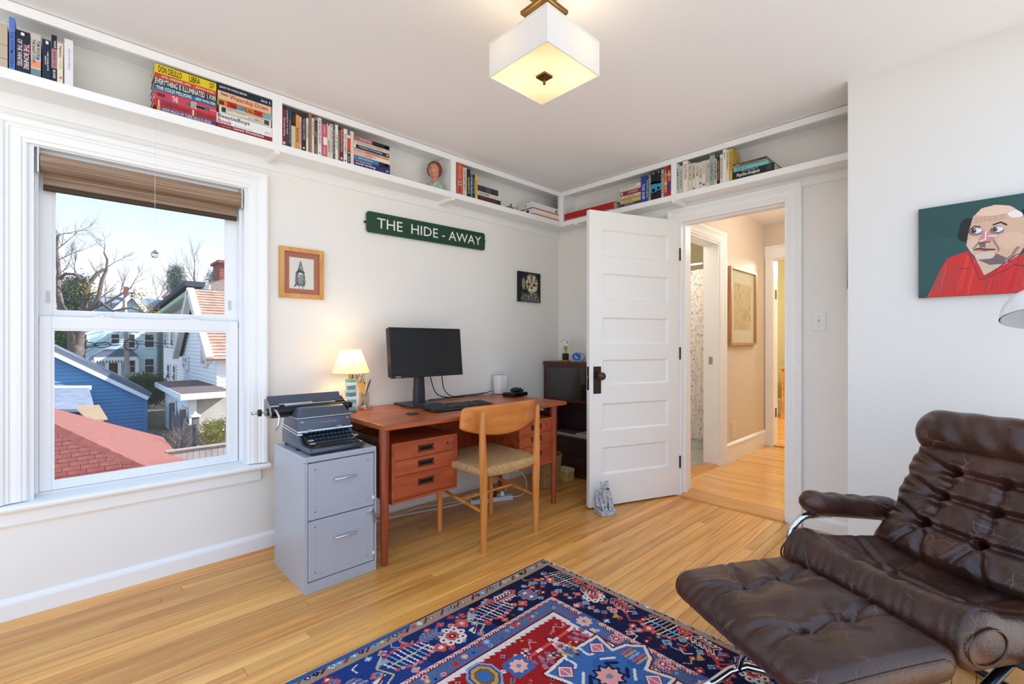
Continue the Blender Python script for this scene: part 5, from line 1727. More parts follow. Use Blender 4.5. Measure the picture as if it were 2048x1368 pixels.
lay3 = [(0, 0, (38, 40, 104), 'indigo book at the bottom of the pile left of the bust', (('novel writing', W_, .04, .58, .12, .66), ('THE COMPLETE GUIDE TO', W_, .04, .48, .72, .92), ('idiot', W_, .88, .97, .3, .6)), ()),
        (0, 0, (64, 122, 158), 'blue and black book in the pile left of the bust', (('Writing Fiction', (214, 230, 240), .12, .52, .3, .75),), (((26, 24, 34), .68, 1, 0, 1), ((220, 214, 220), .86, .95, .3, .7))),
        (0, 0, (222, 178, 172), 'pale pink book in the pile left of the bust', T('JANE AUSTEN', (190, 100, 100), .3, .6), (((236, 220, 206), .5, 1, 0, 1),)),
        (0, -2, (196, 168, 136), 'tan book in the pile left of the bust', (('Becoming', (150, 60, 60), .33, .7, .2, .8),), (((204, 150, 80), .84, 1, 0, 1),)),
        (0, -1.5, (30, 46, 88), 'navy book in the pile left of the bust', (('Creators on Creating', W_, .14, .78, .25, .8),), (((230, 228, 224), .0, .05, 0, 1), ((230, 228, 224), .92, .97, .3, .7))),
        (1, -1, (214, 202, 180), 'cream book second from the top of the pile left of the bust', (('The Art & Business of Writing', (140, 130, 112), .06, .8, .25, .8),), ()),
        (1, -1, (168, 104, 108), 'dusty rose and black book on top of the pile left of the bust', (('The Liars Club', (238, 222, 222), .14, .44, .3, .75),), (((30, 26, 28), .5, 1, 0, 1), ((230, 228, 226), .86, .96, .3, .7)))]
stack('A', 707.8, 780, [333.5, 321.7, 313, 305, 298.5, 291, 283, 274.3], lay3, g5, .13)
g6 = 'books right of the bust on the shelf near the corner'
rowA3 = [(913, 925.6, 321.8, (200, 88, 64), 'wide coral book with a white cross emblem', (('BIBLE STORIES', (230, 150, 120), .08, .5, .3, .7), ('WRITERS', (120, 40, 34), .76, .94, .35, .65)), (((238, 230, 214), .58, .70, .25, .75), ((30, 26, 26), .625, .655, .2, .8), ((30, 26, 26), .56, .72, .45, .55))),
         (925.8, 933.6, 334, (208, 198, 178), 'cream book right of the coral one', T('THE GREAT FEAST', (120, 108, 90), .1, .8), ()),
         (933.8, 940.8, 337, (30, 28, 30), 'black book near the shelf corner', T('GUNSHOTS', (214, 200, 170), .3, .9), ()),
         (940.9, 945.4, 346.4, (70, 112, 140), 'slim blue book near the shelf corner', T('THE SEA', (200, 216, 226)), ()),
         (945.5, 949.8, 348.4, (34, 32, 36), 'thin black book near the shelf corner', T('CITY', (190, 180, 160)), ()),
         (950.2, 955.2, 351.5, (226, 190, 92), 'slim yellow book near the shelf corner', T('ON WRITING WELL', (120, 96, 30)), ())]
for r_ in rowA3:
    stand('A', r_[0], r_[1], r_[2], r_[3], r_[4], g6, r_[5], r_[6], .125)
lay4 = [(0, 1, (56, 38, 32), 'dark brown book at the bottom of the small pile near the corner', T('HISTORY OF ART', (120, 90, 60), .1, .8, .3, .7), ()),
        (0, 0, (214, 206, 192), 'white book in the middle of the small pile near the corner', (('LOVE ON PAPER', (70, 70, 74), .06, .5, .2, .8),), ()),
        (0, -4, (44, 50, 68), 'navy hardback on top of the small pile near the corner', (), (((92, 70, 56), .40, .62, 0, 1), ((70, 70, 90), .12, .14, 0, 1), ((70, 70, 90), .86, .88, 0, 1)))]
stack('A', 955.6, 1000.5, [400, 391, 382.5, 371], lay4, 'small lying pile near the corner', .12)

g7 = 'books on the shelf above the open door'
pB = lambda u, v: ony(u, v, SPY)
laybl = [(0, 0, (100, 140, 176), 'pale blue book at the bottom of the pile above the door', T('PEACE', (60, 90, 130), .2, .7), ()),
         (0, 0, (26, 26, 32), 'black book second from the bottom of the pile above the door', T('DARK STAR', (210, 200, 180), .2, .7), ()),
         (0, 0, (190, 160, 84), 'mustard book low in the pile above the door', (), ()),
         (0, -.4, (206, 186, 142), 'beige book third layer of the pile above the door', T('POEMS', (130, 100, 60), .2, .6), ()),
         (0, 0, (176, 146, 90), 'ochre book in the middle of the pile above the door', (), ()),
         (0, 0, (214, 200, 160), 'sand coloured book above the ochre one in the pile', T('STORIES', (120, 100, 70), .2, .7), ()),
         (0, 0, (130, 40, 66), 'maroon book with cream title in the pile above the door', (('A CONFEDERACY', (232, 210, 200), .36, .9, .3, .75),), (((226, 200, 190), .04, .12, .2, .8),)),
         (0, 0, (206, 190, 156), 'tan book below the top of the pile above the door', (), ()),
         (0, 0, (226, 222, 212), 'white book on top of the pile above the door', (('MODERN POETRY', (70, 66, 66), .1, .8, .3, .8),), ())]
z_ = [775, 770, 757, 745, 732, 718, 700, 672, 657, 636]
stack('B', 1241, 1281.3, [190 + k * .288 for k in z_], laybl, g7 + ' lying pile', .12)
rowB = [(1281.6, 1291.8, 353.6, (40, 62, 150), 'royal blue book next to the pile above the door', T('THE SHIP', (206, 216, 240), .3, .9), ()),
        (1292, 1297, 354.6, (40, 84, 92), 'dark teal book above the door', T('FISHES', (190, 210, 200)), ()),
        (1297.2, 1301.4, 356, (168, 160, 150), 'grey book above the door', T('CLOUDS', (70, 70, 74)), ()),
        (1301.7, 1312.3, 345.5, (18, 20, 26), 'black book with a cyan sea scene, the wider one above the door', (('0', W_, .03, .08, .35, .65),), (((40, 150, 190), .36, .74, 0, 1), ((130, 200, 214), .36, .44, 0, 1), ((10, 16, 22), .62, .7, .2, .8), ((226, 232, 234), .70, .72, .3, .7))),
        (1312.5, 1322.2, 342.6, (18, 20, 26), 'black book with a cyan sea scene, second of the two above the door', (('0', W_, .03, .08, .35, .65),), (((44, 156, 194), .40, .70, 0, 1), ((120, 196, 212), .40, .46, 0, 1), ((10, 16, 22), .58, .66, .2, .7))),
        (1322.4, 1327.4, 339.8, (176, 178, 186), 'silver grey book above the door', T('MOON', (80, 84, 96)), ()),
        (1327.6, 1334.6, 335.4, (196, 44, 40), 'red book near the divider above the door', T('AMERICAN STREETS', (250, 220, 120), .1, .85), (((50, 40, 110), .1, .2, 0, 1), ((230, 170, 60), .5, .6, 0, 1))),
        (1334.8, 1341.2, 335.4, (160, 34, 44), 'red and violet book touching the divider above the door', T('GRAPHIC', (240, 200, 200), .1, .5), (((80, 50, 130), .45, .8, 0, 1), ((226, 150, 40), .2, .3, 0, 1)))]
for r_ in rowB:
    stand('B', r_[0], r_[1], r_[2], r_[3], r_[4], g7, r_[5], r_[6], .125)
g8 = 'books on the shelf above the doorway'
z5 = lambda x, y: (1110 + x * .288, 190 + y * .288)
rowB2 = [(842, 861, 484, (176, 206, 204), 'pale aqua book right of the divider above the doorway', T('SMOKE', (70, 100, 104)), ()),
         (862, 885, 497, (206, 196, 178), 'beige book second right of the divider', T('LETTERS', (120, 110, 96)), ()),
         (887, 923, 464, (232, 228, 218), 'tall white book above the doorway', T('SELECTED PAPERS', (140, 130, 120), .1, .6), ()),
         (925, 949, 482, (220, 210, 192), 'cream book right of the tall white one', T('EGO AND ID', (90, 80, 70), .08, .6), ()),
         (951, 976, 476, (222, 214, 198), 'second cream book right of the tall white one', T('DREAMS', (90, 80, 70), .08, .6), (((40, 36, 34), .92, .97, .3, .7),)),
         (977, 999, 476, (224, 218, 204), 'third cream book right of the tall white one', T('TOTEM', (90, 80, 70), .08, .5), ()),
         (1000, 1021, 470, (218, 210, 194), 'fourth cream book right of the tall white one', T('CULTURE', (90, 80, 70), .2, .6), (((90, 80, 70), .78, .84, .2, .8),)),
         (1022, 1044, 460, (226, 220, 208), 'fifth cream book right of the tall white one', T('THE JOKE', (90, 80, 70), .08, .5), (((50, 46, 40), .86, .92, .2, .8),)),
         (1045, 1059, 456, (214, 206, 190), 'thin cream book left of the pale teal one', T('AN OUTLINE', (90, 80, 70)), ()),
         (1060, 1073, 450, (220, 212, 198), 'thin ivory book touching the pale teal one', T('MOSES', (90, 80, 70)), ()),
         (1074, 1101, 412, (150, 176, 172), 'pale teal book taller than its neighbours above the doorway', T('CHILDREN TALES', (60, 84, 86), .3, .85), (((90, 104, 104), .0, .06, 0, 1),)),
         (1102, 1124, 428, (196, 184, 166), 'stone coloured book with black top above the doorway', T('WAR', (60, 50, 46)), (((30, 28, 30), .0, .1, .5, 1),)),
         (1125, 1142, 432, (44, 36, 38), 'dark brown book between pale ones above the doorway', T('NIGHT TRAIN', (196, 180, 160)), ()),
         (1145, 1164, 416, (218, 210, 200), 'pale grey book right of the dark brown one', T('FUTURE', (120, 112, 104)), ()),
         (1165, 1189, 381, (236, 230, 220), 'tall ivory book right of the pale grey one', T('MAPS', (170, 160, 150), .1, .3), ()),
         (1190, 1209, 384, (226, 216, 190), 'cream book with dark capitals beside the yellow one', (('Games Zen Masters', (60, 54, 50), .06, .62, .25, .8),), ()),
         (1211, 1231, 376, (208, 170, 60), 'yellow book with its cover showing at the end of the row', T('PLAY THERAPY', (90, 70, 30), .1, .7), ())]
for r_ in rowB2:
    u0, v0 = z5(r_[0], r_[2]); u1, _ = z5(r_[1], r_[2])
    stand('B', u0, u1, v0, r_[3], r_[4], g8, r_[5], r_[6], .13)
layb2 = [(0, 1, (26, 26, 28), 'black book with white title at the bottom of the pile above the doorway', (('Psycho-Analysis', W_, .10, .66, .12, .7), ('The Language of', (200, 200, 196), .22, .62, .74, .96)), (((60, 60, 64), .82, .95, .2, .85),)),
         (1, -11, (104, 196, 198), 'turquoise book in the pile above the doorway', (('FREUD', (50, 110, 112), .08, .4, .3, .7),), ()),
         (-1, -14, (150, 140, 126), 'grey brown book third in the pile above the doorway', T('ANALYSIS TODAY', (60, 56, 50), .1, .8, .3, .7), ()),
         (-1, -15, (40, 38, 40), 'charcoal book on top of the pile above the doorway', T('MIND AND BODY', (170, 160, 150), .1, .8, .3, .7), (((180, 168, 150), 0, .2, .0, .3),))]
u0, _ = z5(1236, 0); u1, _ = z5(1520, 0)
stack('B', u0, u1, [190 + k * .288 for k in (590, 538, 513, 498, 484)], layb2, g8 + ' lying pile', .15)

# red portfolio with loose sheets lying in the corner
a0, a1 = SFX + .035, ony(1228, 420, SPY).x
t = book('B', a0, a1, SZB + .0005, SZB + .060, .165, (176, 28, 32), 'red portfolio case with papers on top lying in the shelf corner', None, (), (((226, 222, 214), .02, .98, .04, .10), ((40, 34, 34), .02, .98, .0, .035)), lying=True, name='portfolio', cat='portfolio')
part('loose_papers', slab(frame_for('B')[0], a0 + .012, a1 + .004, -.004, .15, SZB + .0605, SZB + .068), M('loose_paper', C(206, 192, 168), .9, noise=.15, nscale=90), t)

# ================================================================ LAMPS
CLX, CLY, CLH = -1.134, 1.250, .142
cl = thing('ceiling_light', 'square white fabric ceiling light with bronze fittings', 'ceiling light', (CLX, CLY, CZ))
CLOTH = shade_mat('white_shade_cloth', C(212, 211, 208), C(250, 222, 170), .10)
z0_, z1_ = 2.102, 2.222
m = MB()
c4 = [(-CLH, -CLH), (CLH, -CLH), (CLH, CLH), (-CLH, CLH)]
v = [(CLX + a, CLY + b, z0_) for a, b in c4] + [(CLX + a, CLY + b, z1_) for a, b in c4]
m.add(v, [(i, (i + 1) % 4, 4 + (i + 1) % 4, 4 + i) for i in range(4)])
part('shade', m, CLOTH, cl)
m = MB()
for zz in (z0_, z1_):
    for i in range(4):
        a, b = c4[i]; a2, b2 = c4[(i + 1) % 4]
        m.tube([(CLX + a, CLY + b, zz), (CLX + a2, CLY + b2, zz)], .0028, 6)
part('shade_trim', m, M('shade_trim_white', C(226, 222, 214), .8), cl)
DIFF = shade_mat('frosted_diffuser', C(238, 228, 200), C(255, 240, 205), .55)
part('diffuser', MB().add([(CLX + a * .97, CLY + b * .97, z0_ + .003) for a, b in c4], [(0, 1, 2, 3)]), DIFF, cl)
ABR = M('antique_bronze', C(122, 92, 52), .32, .9)
part('finial', MB().box(CLX - .022, CLX + .022, CLY - .022, CLY + .022, z0_ - .006, z0_ + .002).box(CLX - .015, CLX + .015, CLY - .015, CLY + .015, z0_ - .011, z0_ - .005).lathe([(.005, -.030), (.0055, -.026), (.0055, -.010)], (CLX, CLY, z0_), 12), ABR, cl, bevel=.0008)
part('mount_plate', MB().box(CLX - .062, CLX + .062, CLY - .062, CLY + .062, 2.328, 2.342), ABR, cl, bevel=.0015)
part('stem', MB().cyl((CLX, CLY, 2.12), (CLX, CLY, 2.405), .007, n=12), ABR, cl)
part('canopy', MB().lathe([(.072, CZ), (.070, CZ - .016), (.05, CZ - .022), (.001, CZ - .023)], (CLX, CLY, 0), 32), BRASS, cl, smooth=True)
BULB = M('lit_bulb', C(255, 246, 226), .4, emit=C(255, 226, 172), estr=1.5)
for i, (dx, dy) in enumerate(((.06, .065), (-.06, -.05))):
    b_ = part('bulb', MB().ball((CLX + dx, CLY + dy, 2.165), .022, nu=16, nv=10), BULB, cl, smooth='all')
    sub('socket', MB().cyl((CLX + dx * .35, CLY + dy * .35, 2.170), (CLX + dx * .72, CLY + dy * .72, 2.167), .011, n=12), BRASS, cl, b_)
    l = bpy.data.lights.new('bulb_light', 'POINT'); l.energy = 0.085; l.color = (1, .86, .66); l.shadow_soft_size = .024
    lo = bpy.data.objects.new('bulb_light', l); COL.objects.link(lo); lo.parent = cl; lo.location = (dx, dy, 2.190 - CZ)

LX, LY = -2.600, 1.186
tl = thing('table_lamp', 'small lit table lamp with cream cone shade and stacked glass base', 'lamp', (LX, LY, DTZ))
LSH = shade_mat('cream_shade_cloth', C(244, 230, 200), C(255, 226, 176), .34)
m = MB().lathe([(.107, .952), (.0545, 1.092)], (LX, LY, 0), 40, cap=False)
part('shade', m, LSH, tl, smooth='all')
part('shade_ring', MB().tube([(LX + .0545 * math.cos(a), LY + .0545 * math.sin(a), 1.092) for a in [2 * PI * k / 32 for k in range(32)]], .0016, 6, closed=True), M('shade_tape', C(196, 172, 128), .8), tl)
part('shade_ring', MB().tube([(LX + .107 * math.cos(a), LY + .107 * math.sin(a), .952) for a in [2 * PI * k / 40 for k in range(40)]], .0014, 6, closed=True), M('shade_tape', C(196, 172, 128), .8), tl)
part('socket', MB().lathe([(.010, .915), (.013, .925), (.013, .948), (.017, .952), (.017, .975), (.010, .98)], (LX, LY, 0), 20), BRASS, tl, smooth=True)
part('harp', MB().tube([(LX - .02, LY, .978)] + [(LX - .028 * math.cos(a), LY, 1.02 + .068 * math.sin(a)) for a in [PI * k / 10 for k in range(11)]] + [(LX + .02, LY, .978)], .0012, 6), BRASS, tl)
lb = part('bulb', MB().ball((LX, LY, 1.010), .022, .022, .030), M('lit_lamp_bulb', C(255, 246, 226), .4, emit=C(255, 220, 160), estr=3.0), tl, smooth='all')
gcs = [(126, 176, 178), (206, 226, 222), (150, 196, 200), (222, 236, 232), (96, 150, 168), (190, 216, 210), (70, 128, 150), (200, 224, 220), (110, 164, 160)]
zz = DTZ + .012
for k in range(9):
    h = .0205
    m = MB()
    a = R(12 * (k % 3) - 8); s_ = .0225 + .002 * (k % 2)
    m.obox((LX, LY, zz + h / 2), (math.cos(a), math.sin(a), 0), (-math.sin(a), math.cos(a), 0), (0, 0, 1), s_, s_, h / 2 - .0006)
    part('glass_block', m, M('glass_block_%d' % k, C(*gcs[k]), .12, coat=.5), tl, bevel=.002)
    zz += h
part('foot', MB().lathe([(.034, 0), (.034, .008), (.028, .012)], (LX, LY, DTZ), 24), M('green_glass', C(60, 120, 100), .1, coat=.6), tl, smooth=True)
l = bpy.data.lights.new('lamp_light', 'POINT'); l.energy = 0.27; l.color = (1, .78, .46); l.shadow_soft_size = .028
lo = bpy.data.objects.new('lamp_light', l); COL.objects.link(lo); lo.parent = tl; lo.location = (0, 0, 1.035 - DTZ)

# white dome reading lamp at the right edge
fl_ = thing('floor_lamp', 'white dome reading lamp leaning in from the right edge', 'lamp', (.42, 2.52, 0))
FDX, FDY, FDZ = .138, 2.36, 1.212
dn_ = Vector((-.10, .05, 1)).normalized()
def dome(r, h, th=0):
    pr = []
    for k in range(11):
        a = PI / 2 * k / 10
        pr.append((max(r * math.cos(a), .0005), h * math.sin(a)))
    return pr
m = MB().lathe(dome(.125, .115) , (0, 0, 0), 40, cap=False)
q_ = Vector((0, 0, 1)).rotation_difference(Vector((-.04, .30, 1)).normalized())
m.map(lambda p: q_ @ p + Vector((FDX, FDY, FDZ)))
part('dome_shade', m, M('white_enamel', C(240, 240, 240), .3), fl_, smooth='all')
m = MB().lathe(dome(.121, .110), (0, 0, 0), 40, cap=False)
m.map(lambda p: q_ @ p + Vector((FDX, FDY, FDZ - .001)))
part('shade_lining', m, M('grey_enamel', C(186, 190, 198), .4), fl_, smooth='all')
part('arm', MB().tube([(FDX, FDY, FDZ + .11), (FDX + .04, FDY + .02, FDZ + .18), (.26, 2.44, 1.38), (.42, 2.52, 1.25)], .008, 10), M('white_enamel', C(240, 240, 240), .3), fl_, smooth='all')
part('pole', MB().cyl((.42, 2.52, .02), (.42, 2.52, 1.25), .010, n=14), M('white_enamel', C(240, 240, 240), .3), fl_, smooth=True)
part('base', MB().lathe([(.13, 0), (.13, .014), (.12, .02), (.012, .024)], (.42, 2.52, 0), 32), M('white_enamel', C(240, 240, 240), .3), fl_, smooth=True)

# ================================================================ TYPEWRITER ON THE CABINET
TWB = M('typewriter_crinkle', C(84, 92, 106), .34, .35, bump=.08, bscale=500)
TWT = M('typewriter_stripe', C(214, 218, 222), .25, .7)
KEYM = M('key_blue', C(44, 72, 92), .35); KEYG = M('key_grey', C(170, 184, 178), .4); RUB = M('platen_rubber', C(30, 30, 32), .55)
tw = thing('typewriter', 'grey portable typewriter with blue keys on the filing cabinet', 'typewriter', (-2.32, .91, CTZ))
TY0, TY1 = .778, 1.048
TZ = CTZ + .002
def side_profile(y0, y1, prof, name, mat, bev=.006, par=None):
    m = MB().prism(prof, 'y', y0, y1)
    return part(name, m, mat, tw, bevel=bev, seg=3, smooth=True)
# lower body with curved front cheeks
low = [(-2.505, TZ + .010), (-2.505, TZ + .095), (-2.285, TZ + .080), (-2.278, TZ + .060), (-2.262, TZ + .043), (-2.235, TZ + .032), (-2.150, TZ + .030), (-2.132, TZ + .024), (-2.128, TZ + .012), (-2.140, TZ + .008)]
side_profile(TY0, TY0 + .022, low, 'side_cheek', TWB)
side_profile(TY1 - .022, TY1, low, 'side_cheek', TWB)
part('body', MB().box(-2.500, -2.290, TY0 + .020, TY1 - .020, TZ + .010, TZ + .090).box(-2.29, -2.135, TY0 + .02, TY1 - .02, TZ + .006, TZ + .018), TWB, tw, bevel=.003)
part('front_bar', MB().tube([(-2.138, TY0 + .012, TZ + .018), (-2.138, TY1 - .012, TZ + .018)], .0105, 14), TWB, tw, smooth='all')
# upper housing
up_ = [(-2.500, TZ + .094), (-2.488, TZ + .150), (-2.290, TZ + .148), (-2.278, TZ + .082)]
side_profile(TY0 + .004, TY1 - .004, up_, 'housing', TWB, .007)
hood = [(-2.400, TZ + .151), (-2.400, TZ + .190), (-2.352, TZ + .196), (-2.330, TZ + .190), (-2.289, TZ + .151)]
def hoodm():
    m = MB()
    n = len(hood)
    v = [(x, TY0 + .006 + (.028 if z > TZ + .16 else 0), z) for x, z in hood] + [(x, TY1 - .006 - (.014 if z > TZ + .16 else 0), z) for x, z in hood]
    f = [tuple(range(n)), tuple(range(2 * n - 1, n - 1, -1))] + [(i, i + n, (i + 1) % n + n, (i + 1) % n) for i in range(n)]
    return m.add(v, f)
part('ribbon_cover', hoodm(), TWB, tw, bevel=.006, seg=3, smooth=True)
part('chrome_line', MB().box(-2.494, -2.288, TY0 + .001, TY1 - .001, TZ + .1475, TZ + .1515), TWT, tw, bevel=.001)
part('chrome_line', MB().prism([(-2.503, TZ + .098), (-2.503, TZ + .105), (-2.279, TZ + .090), (-2.277, TZ + .083)], 'y', TY0 + .001, TY1 - .001), TWT, tw)
part('chrome_line', MB().prism([(-2.506, TZ + .087), (-2.506, TZ + .094), (-2.276, TZ + .079), (-2.274, TZ + .072)], 'y', TY0 - .001, TY0 + .021), TWT, tw)
mm = text_mb('SmithCorona', (-2.2838, .885, TZ + .118), (0, 1, 0), (.10, 0, 1), .080, .013, .0012, .01, .25)
part('brand_lettering', mm, TWT, tw)
for y in (TY0 + .022, TY1 - .026):
    part('latch', MB().box(-2.289, -2.282, y - .008, y + .008, TZ + .128, TZ + .136), CHROME, tw)
part('key_well', MB().prism([(-2.292, TZ + .018), (-2.286, TZ + .078), (-2.155, TZ + .034), (-2.150, TZ + .018)], 'y', TY0 + .022, TY1 - .022), BLACKP, tw)
kd = MB().lathe([(.0055, -.006), (.0085, -.001), (.0085, .002), (.006, .0028), (.001, .0026)], (0, 0, 0), 12)
ks = None
for r_ in range(4):
    for k in range(10 if r_ in (0, 3) else 11):
        x = -2.272 + r_ * .030
        z = TZ + .082 - r_ * .0125
        y = TY0 + .040 + (.007 * r_) % .013 + k * .0195
        if ks is None:
            ks = part('key', MB().add([tuple(p) for p in kd.v], kd.f).move(0, 0, 0), KEYM, tw, smooth=True)
            ks.data.transform(Matrix.Translation(Vector(tw.location)))
            ks.location = (x - tw.location.x, y - tw.location.y, z - tw.location.z)
            o = ks
        else:
            o = inst(ks, tw, (x - tw.location.x, y - tw.location.y, z - tw.location.z))
for (x, y, z) in ((-2.190, TY0 + .030, .060), (-2.168, TY0 + .030, .050), (-2.262, TY0 + .030, .088), (-2.190, TY1 - .024, .058), (-2.275, TY0 + .055, .095), (-2.275, TY1 - .07, .098)):
    part('shift_key', MB().box(x - .008, x + .008, y - .012, y + .010, TZ + z - .004, TZ + z), KEYG, tw, bevel=.0015)
part('space_bar', MB().box(-2.158, -2.146, TY0 + .060, TY1 - .060, TZ + .034, TZ + .040), BLACKP, tw, bevel=.0025)
for y in (TY0 + .09, TY1 - .09):
    part('space_bar_arm', MB().bar((-2.152, y, TZ + .036), (-2.20, y, TZ + .030), .004, .004), STEEL, tw)
# carriage
PX, PZ = -2.435, TZ + .176
part('platen', MB().cyl((PX, .690, PZ), (PX, 1.085, PZ), .0185, n=28), RUB, tw, smooth=True)
part('platen_rod', MB().cyl((PX, .632, PZ), (PX, 1.118, PZ), .0048, n=12), STEEL, tw, smooth=True)
for y0, y1 in ((.648, .664), (1.098, 1.114)):
    part('platen_knob', MB().lathe([(.013, 0), (.017, .002), (.017, y1 - y0 - .002), (.013, y1 - y0)], (PX, y0, PZ), 24, axis='y'), BLACKP, tw, smooth=True)
part('rod_end', MB().cyl((PX, .622, PZ), (PX, .636, PZ), .0075, n=14), CHROME, tw, smooth=True)
part('paper_table', MB().prism([(-2.468, TZ + .185), (-2.462, TZ + .188), (-2.498, TZ + .246), (-2.506, TZ + .244)], 'y', .705, 1.070), TWB, tw, bevel=.002)
part('paper_bail', MB().cyl((PX + .012, .70, PZ + .026), (PX + .012, 1.08, PZ + .026), .003, n=8), CHROME, tw)
part('paper_scale', MB().box(PX + .008, PX + .010, .74, .90, PZ + .027, PZ + .036), STEEL, tw)
for y in (.74, 1.02, 1.045):
    part('bail_roller', MB().cyl((PX + .012, y, PZ + .026), (PX + .012, y + .024, PZ + .026), .0062, n=12), BLACKP, tw, smooth=True)
for y in (.868, .905):
    part('card_finger', MB().prism([(y - .006, PZ - .004), (y + .006, PZ - .004), (y + .003, PZ + .014), (y - .002, PZ + .018)], 'x', PX + .019, PX + .021), CHROME, tw)
part('carriage_rail', MB().box(PX - .030, PX + .022, .700, 1.075, TZ + .146, TZ + .157), BLACKP, tw, bevel=.002)
part('carriage_end', MB().prism([(-2.505, TZ + .15), (-2.500, TZ + .235), (-2.470, TZ + .225), (-2.425, TZ + .195), (-2.405, TZ + .165), (-2.410, TZ + .148)], 'y', .694, .703), STEEL, tw, bevel=.001)
part('carriage_end', MB().prism([(-2.505, TZ + .15), (-2.500, TZ + .225), (-2.470, TZ + .215), (-2.425, TZ + .195), (-2.405, TZ + .165), (-2.410, TZ + .148)], 'y', 1.077, 1.086), BLACKP, tw, bevel=.001)
part('return_lever', MB().tube([(PX + .020, .712, PZ + .016), (PX + .050, .716, PZ + .008), (PX + .075, .722, PZ - .018), (PX + .080, .718, PZ - .055), (PX + .074, .706, PZ - .082)], [.005, .006, .006, .005, .003], 10, flat=.6), CHROME, tw, smooth='all')
for (x, y) in ((-2.49, TY0 + .02), (-2.49, TY1 - .02), (-2.15, TY0 + .02), (-2.15, TY1 - .02), (-2.30, TY0 + .008)):
    part('foot', MB().lathe([(.009, 0), (.009, .008), (.007, .0105)], (x, y, CTZ), 14), BLACKP, tw)

# ================================================================ THINGS ON THE DESK
# monitor
mo_ = thing('monitor', 'black flat screen monitor switched off on a tall stand', 'monitor', (-2.60, 1.642, DTZ))
MY0, MY1, MZ0, MZ1 = 1.376, 1.908, .914, 1.222
def tilt(m_):
    return m_.map(lambda p: (p[0] + (MZ1 - p[2]) * .10, p[1], p[2]))
XF = -2.500
part('bezel', tilt(MB().box(XF - .012, XF, MY0, MY0 + .013, MZ0, MZ1).box(XF - .012, XF, MY1 - .013, MY1, MZ0, MZ1).box(XF - .012, XF, MY0 + .013, MY1 - .013, MZ0, MZ0 + .020).box(XF - .012, XF, MY0 + .013, MY1 - .013, MZ1 - .012, MZ1)), BLACKP, mo_, bevel=.0015)
part('screen', tilt(MB().box(XF - .010, XF - .003, MY0 + .012, MY1 - .012, MZ0 + .019, MZ1 - .011)), M('dark_screen', C(36, 38, 40), .22, spec=.35), mo_)
part('rear_case', tilt(MB().box(XF - .050, XF - .012, MY0 + .002, MY1 - .002, MZ0 + .004, MZ1 - .004)), BLACKP, mo_, bevel=.008)
mm = text_mb('Lenovo', (XF + .0305, MY0 + .028, MZ0 + .006), (0, 1, 0), (0, 0, 1), .034, .0075, .0016, .02)
part('brand_lettering', mm, WHITEP, mo_)
for k in range(5):
    part('button', tilt(MB().box(XF, XF + .001, MY1 - .115 + k * .022, MY1 - .107 + k * .022, MZ0 + .009, MZ0 + .011)), M('grey_mark', C(110, 112, 114), .5), mo_)
GSTAND = M('stand_grey', C(58, 60, 66), .38, .2)
def colm():
    m_ = MB()
    prof = [(.040, .026, DTZ + .012), (.040, .024, .80), (.036, .022, .88), (.033, .020, .99)]
    v = []; f = []
    n = 20
    for (a, b, z) in prof:
        for k in range(n):
            t = 2 * PI * k / n
            v.append((-2.600 + b * math.copysign(abs(math.cos(t)) ** .6, math.cos(t)), 1.648 + a * math.copysign(abs(math.sin(t)) ** .6, math.sin(t)), z))
    for i in range(3):
        for k in range(n):
            f.append((i * n + k, i * n + (k + 1) % n, (i + 1) * n + (k + 1) % n, (i + 1) * n + k))
    f += [tuple(range(n))[::-1], tuple(3 * n + k for k in range(n))]
    return m_.add(v, f)
part('stand_column', colm(), GSTAND, mo_, smooth=True)
part('stand_base', MB().box(-2.725, -2.505, 1.535, 1.765, DTZ + .0005, DTZ + .013), GSTAND, mo_, bevel=.005)
part('stand_neck', MB().box(-2.585, XF - .04, 1.60, 1.69, .97, 1.06), GSTAND, mo_, bevel=.004)
def cable(name, label, pts, r, mat, cat='cable', group=None, sm=6):
    P3 = [Vector(p) for p in pts]
    out = []
    n = len(P3)
    for i in range(n - 1):
        p0, p1, p2, p3 = P3[max(i - 1, 0)], P3[i], P3[i + 1], P3[min(i + 2, n - 1)]
        for k in range(sm):
            t = k / sm
            out.append(.5 * ((2 * p1) + (-p0 + p2) * t + (2 * p0 - 5 * p1 + 4 * p2 - p3) * t * t + (-p0 + 3 * p1 - 3 * p2 + p3) * t ** 3))
    out.append(P3[-1])
    o = mk(name, MB().tube(out, r, 8), mat, smooth='all')
    return tag(o, label, cat, group)
CAB_B = M('cable_black', C(26, 26, 28), .5); CAB_W = M('cable_white', C(220, 222, 224), .5)
dz = DTZ + .0045
cable('monitor_cable', 'black cable dropping from the screen just right of the stand', [(-2.56, 1.70, .96), (-2.60, 1.745, .87), (-2.66, 1.83, .775), (-2.69, 1.95, dz + .012), (-2.71, 2.10, dz + .002)], .0034, CAB_B)
cable('monitor_cable', 'black cable hanging from the middle of the screen back', [(-2.56, 1.80, .95), (-2.61, 1.84, .87), (-2.67, 1.905, .79), (-2.70, 1.99, dz + .016), (-2.725, 2.12, dz + .010), (-2.735, 2.36, dz + .012)], .0034, CAB_B)
cable('keyboard_cable', 'thin black cord on the desk behind the stand base', [(-2.42, 1.60, dz), (-2.47, 1.50, dz), (-2.60, 1.515, dz), (-2.742, 1.60, dz), (-2.745, 1.75, dz), (-2.70, 1.86, dz), (-2.735, 2.02, dz), (-2.755, 2.30, dz)], .0022, CAB_B)
cable('speaker_cable', 'black cable running along the wall to the white speaker', [(-2.745, 1.82, dz), (-2.715, 2.05, dz + .007), (-2.72, 2.25, dz + .003), (-2.757, 2.42, dz + .02)], .0026, CAB_B)
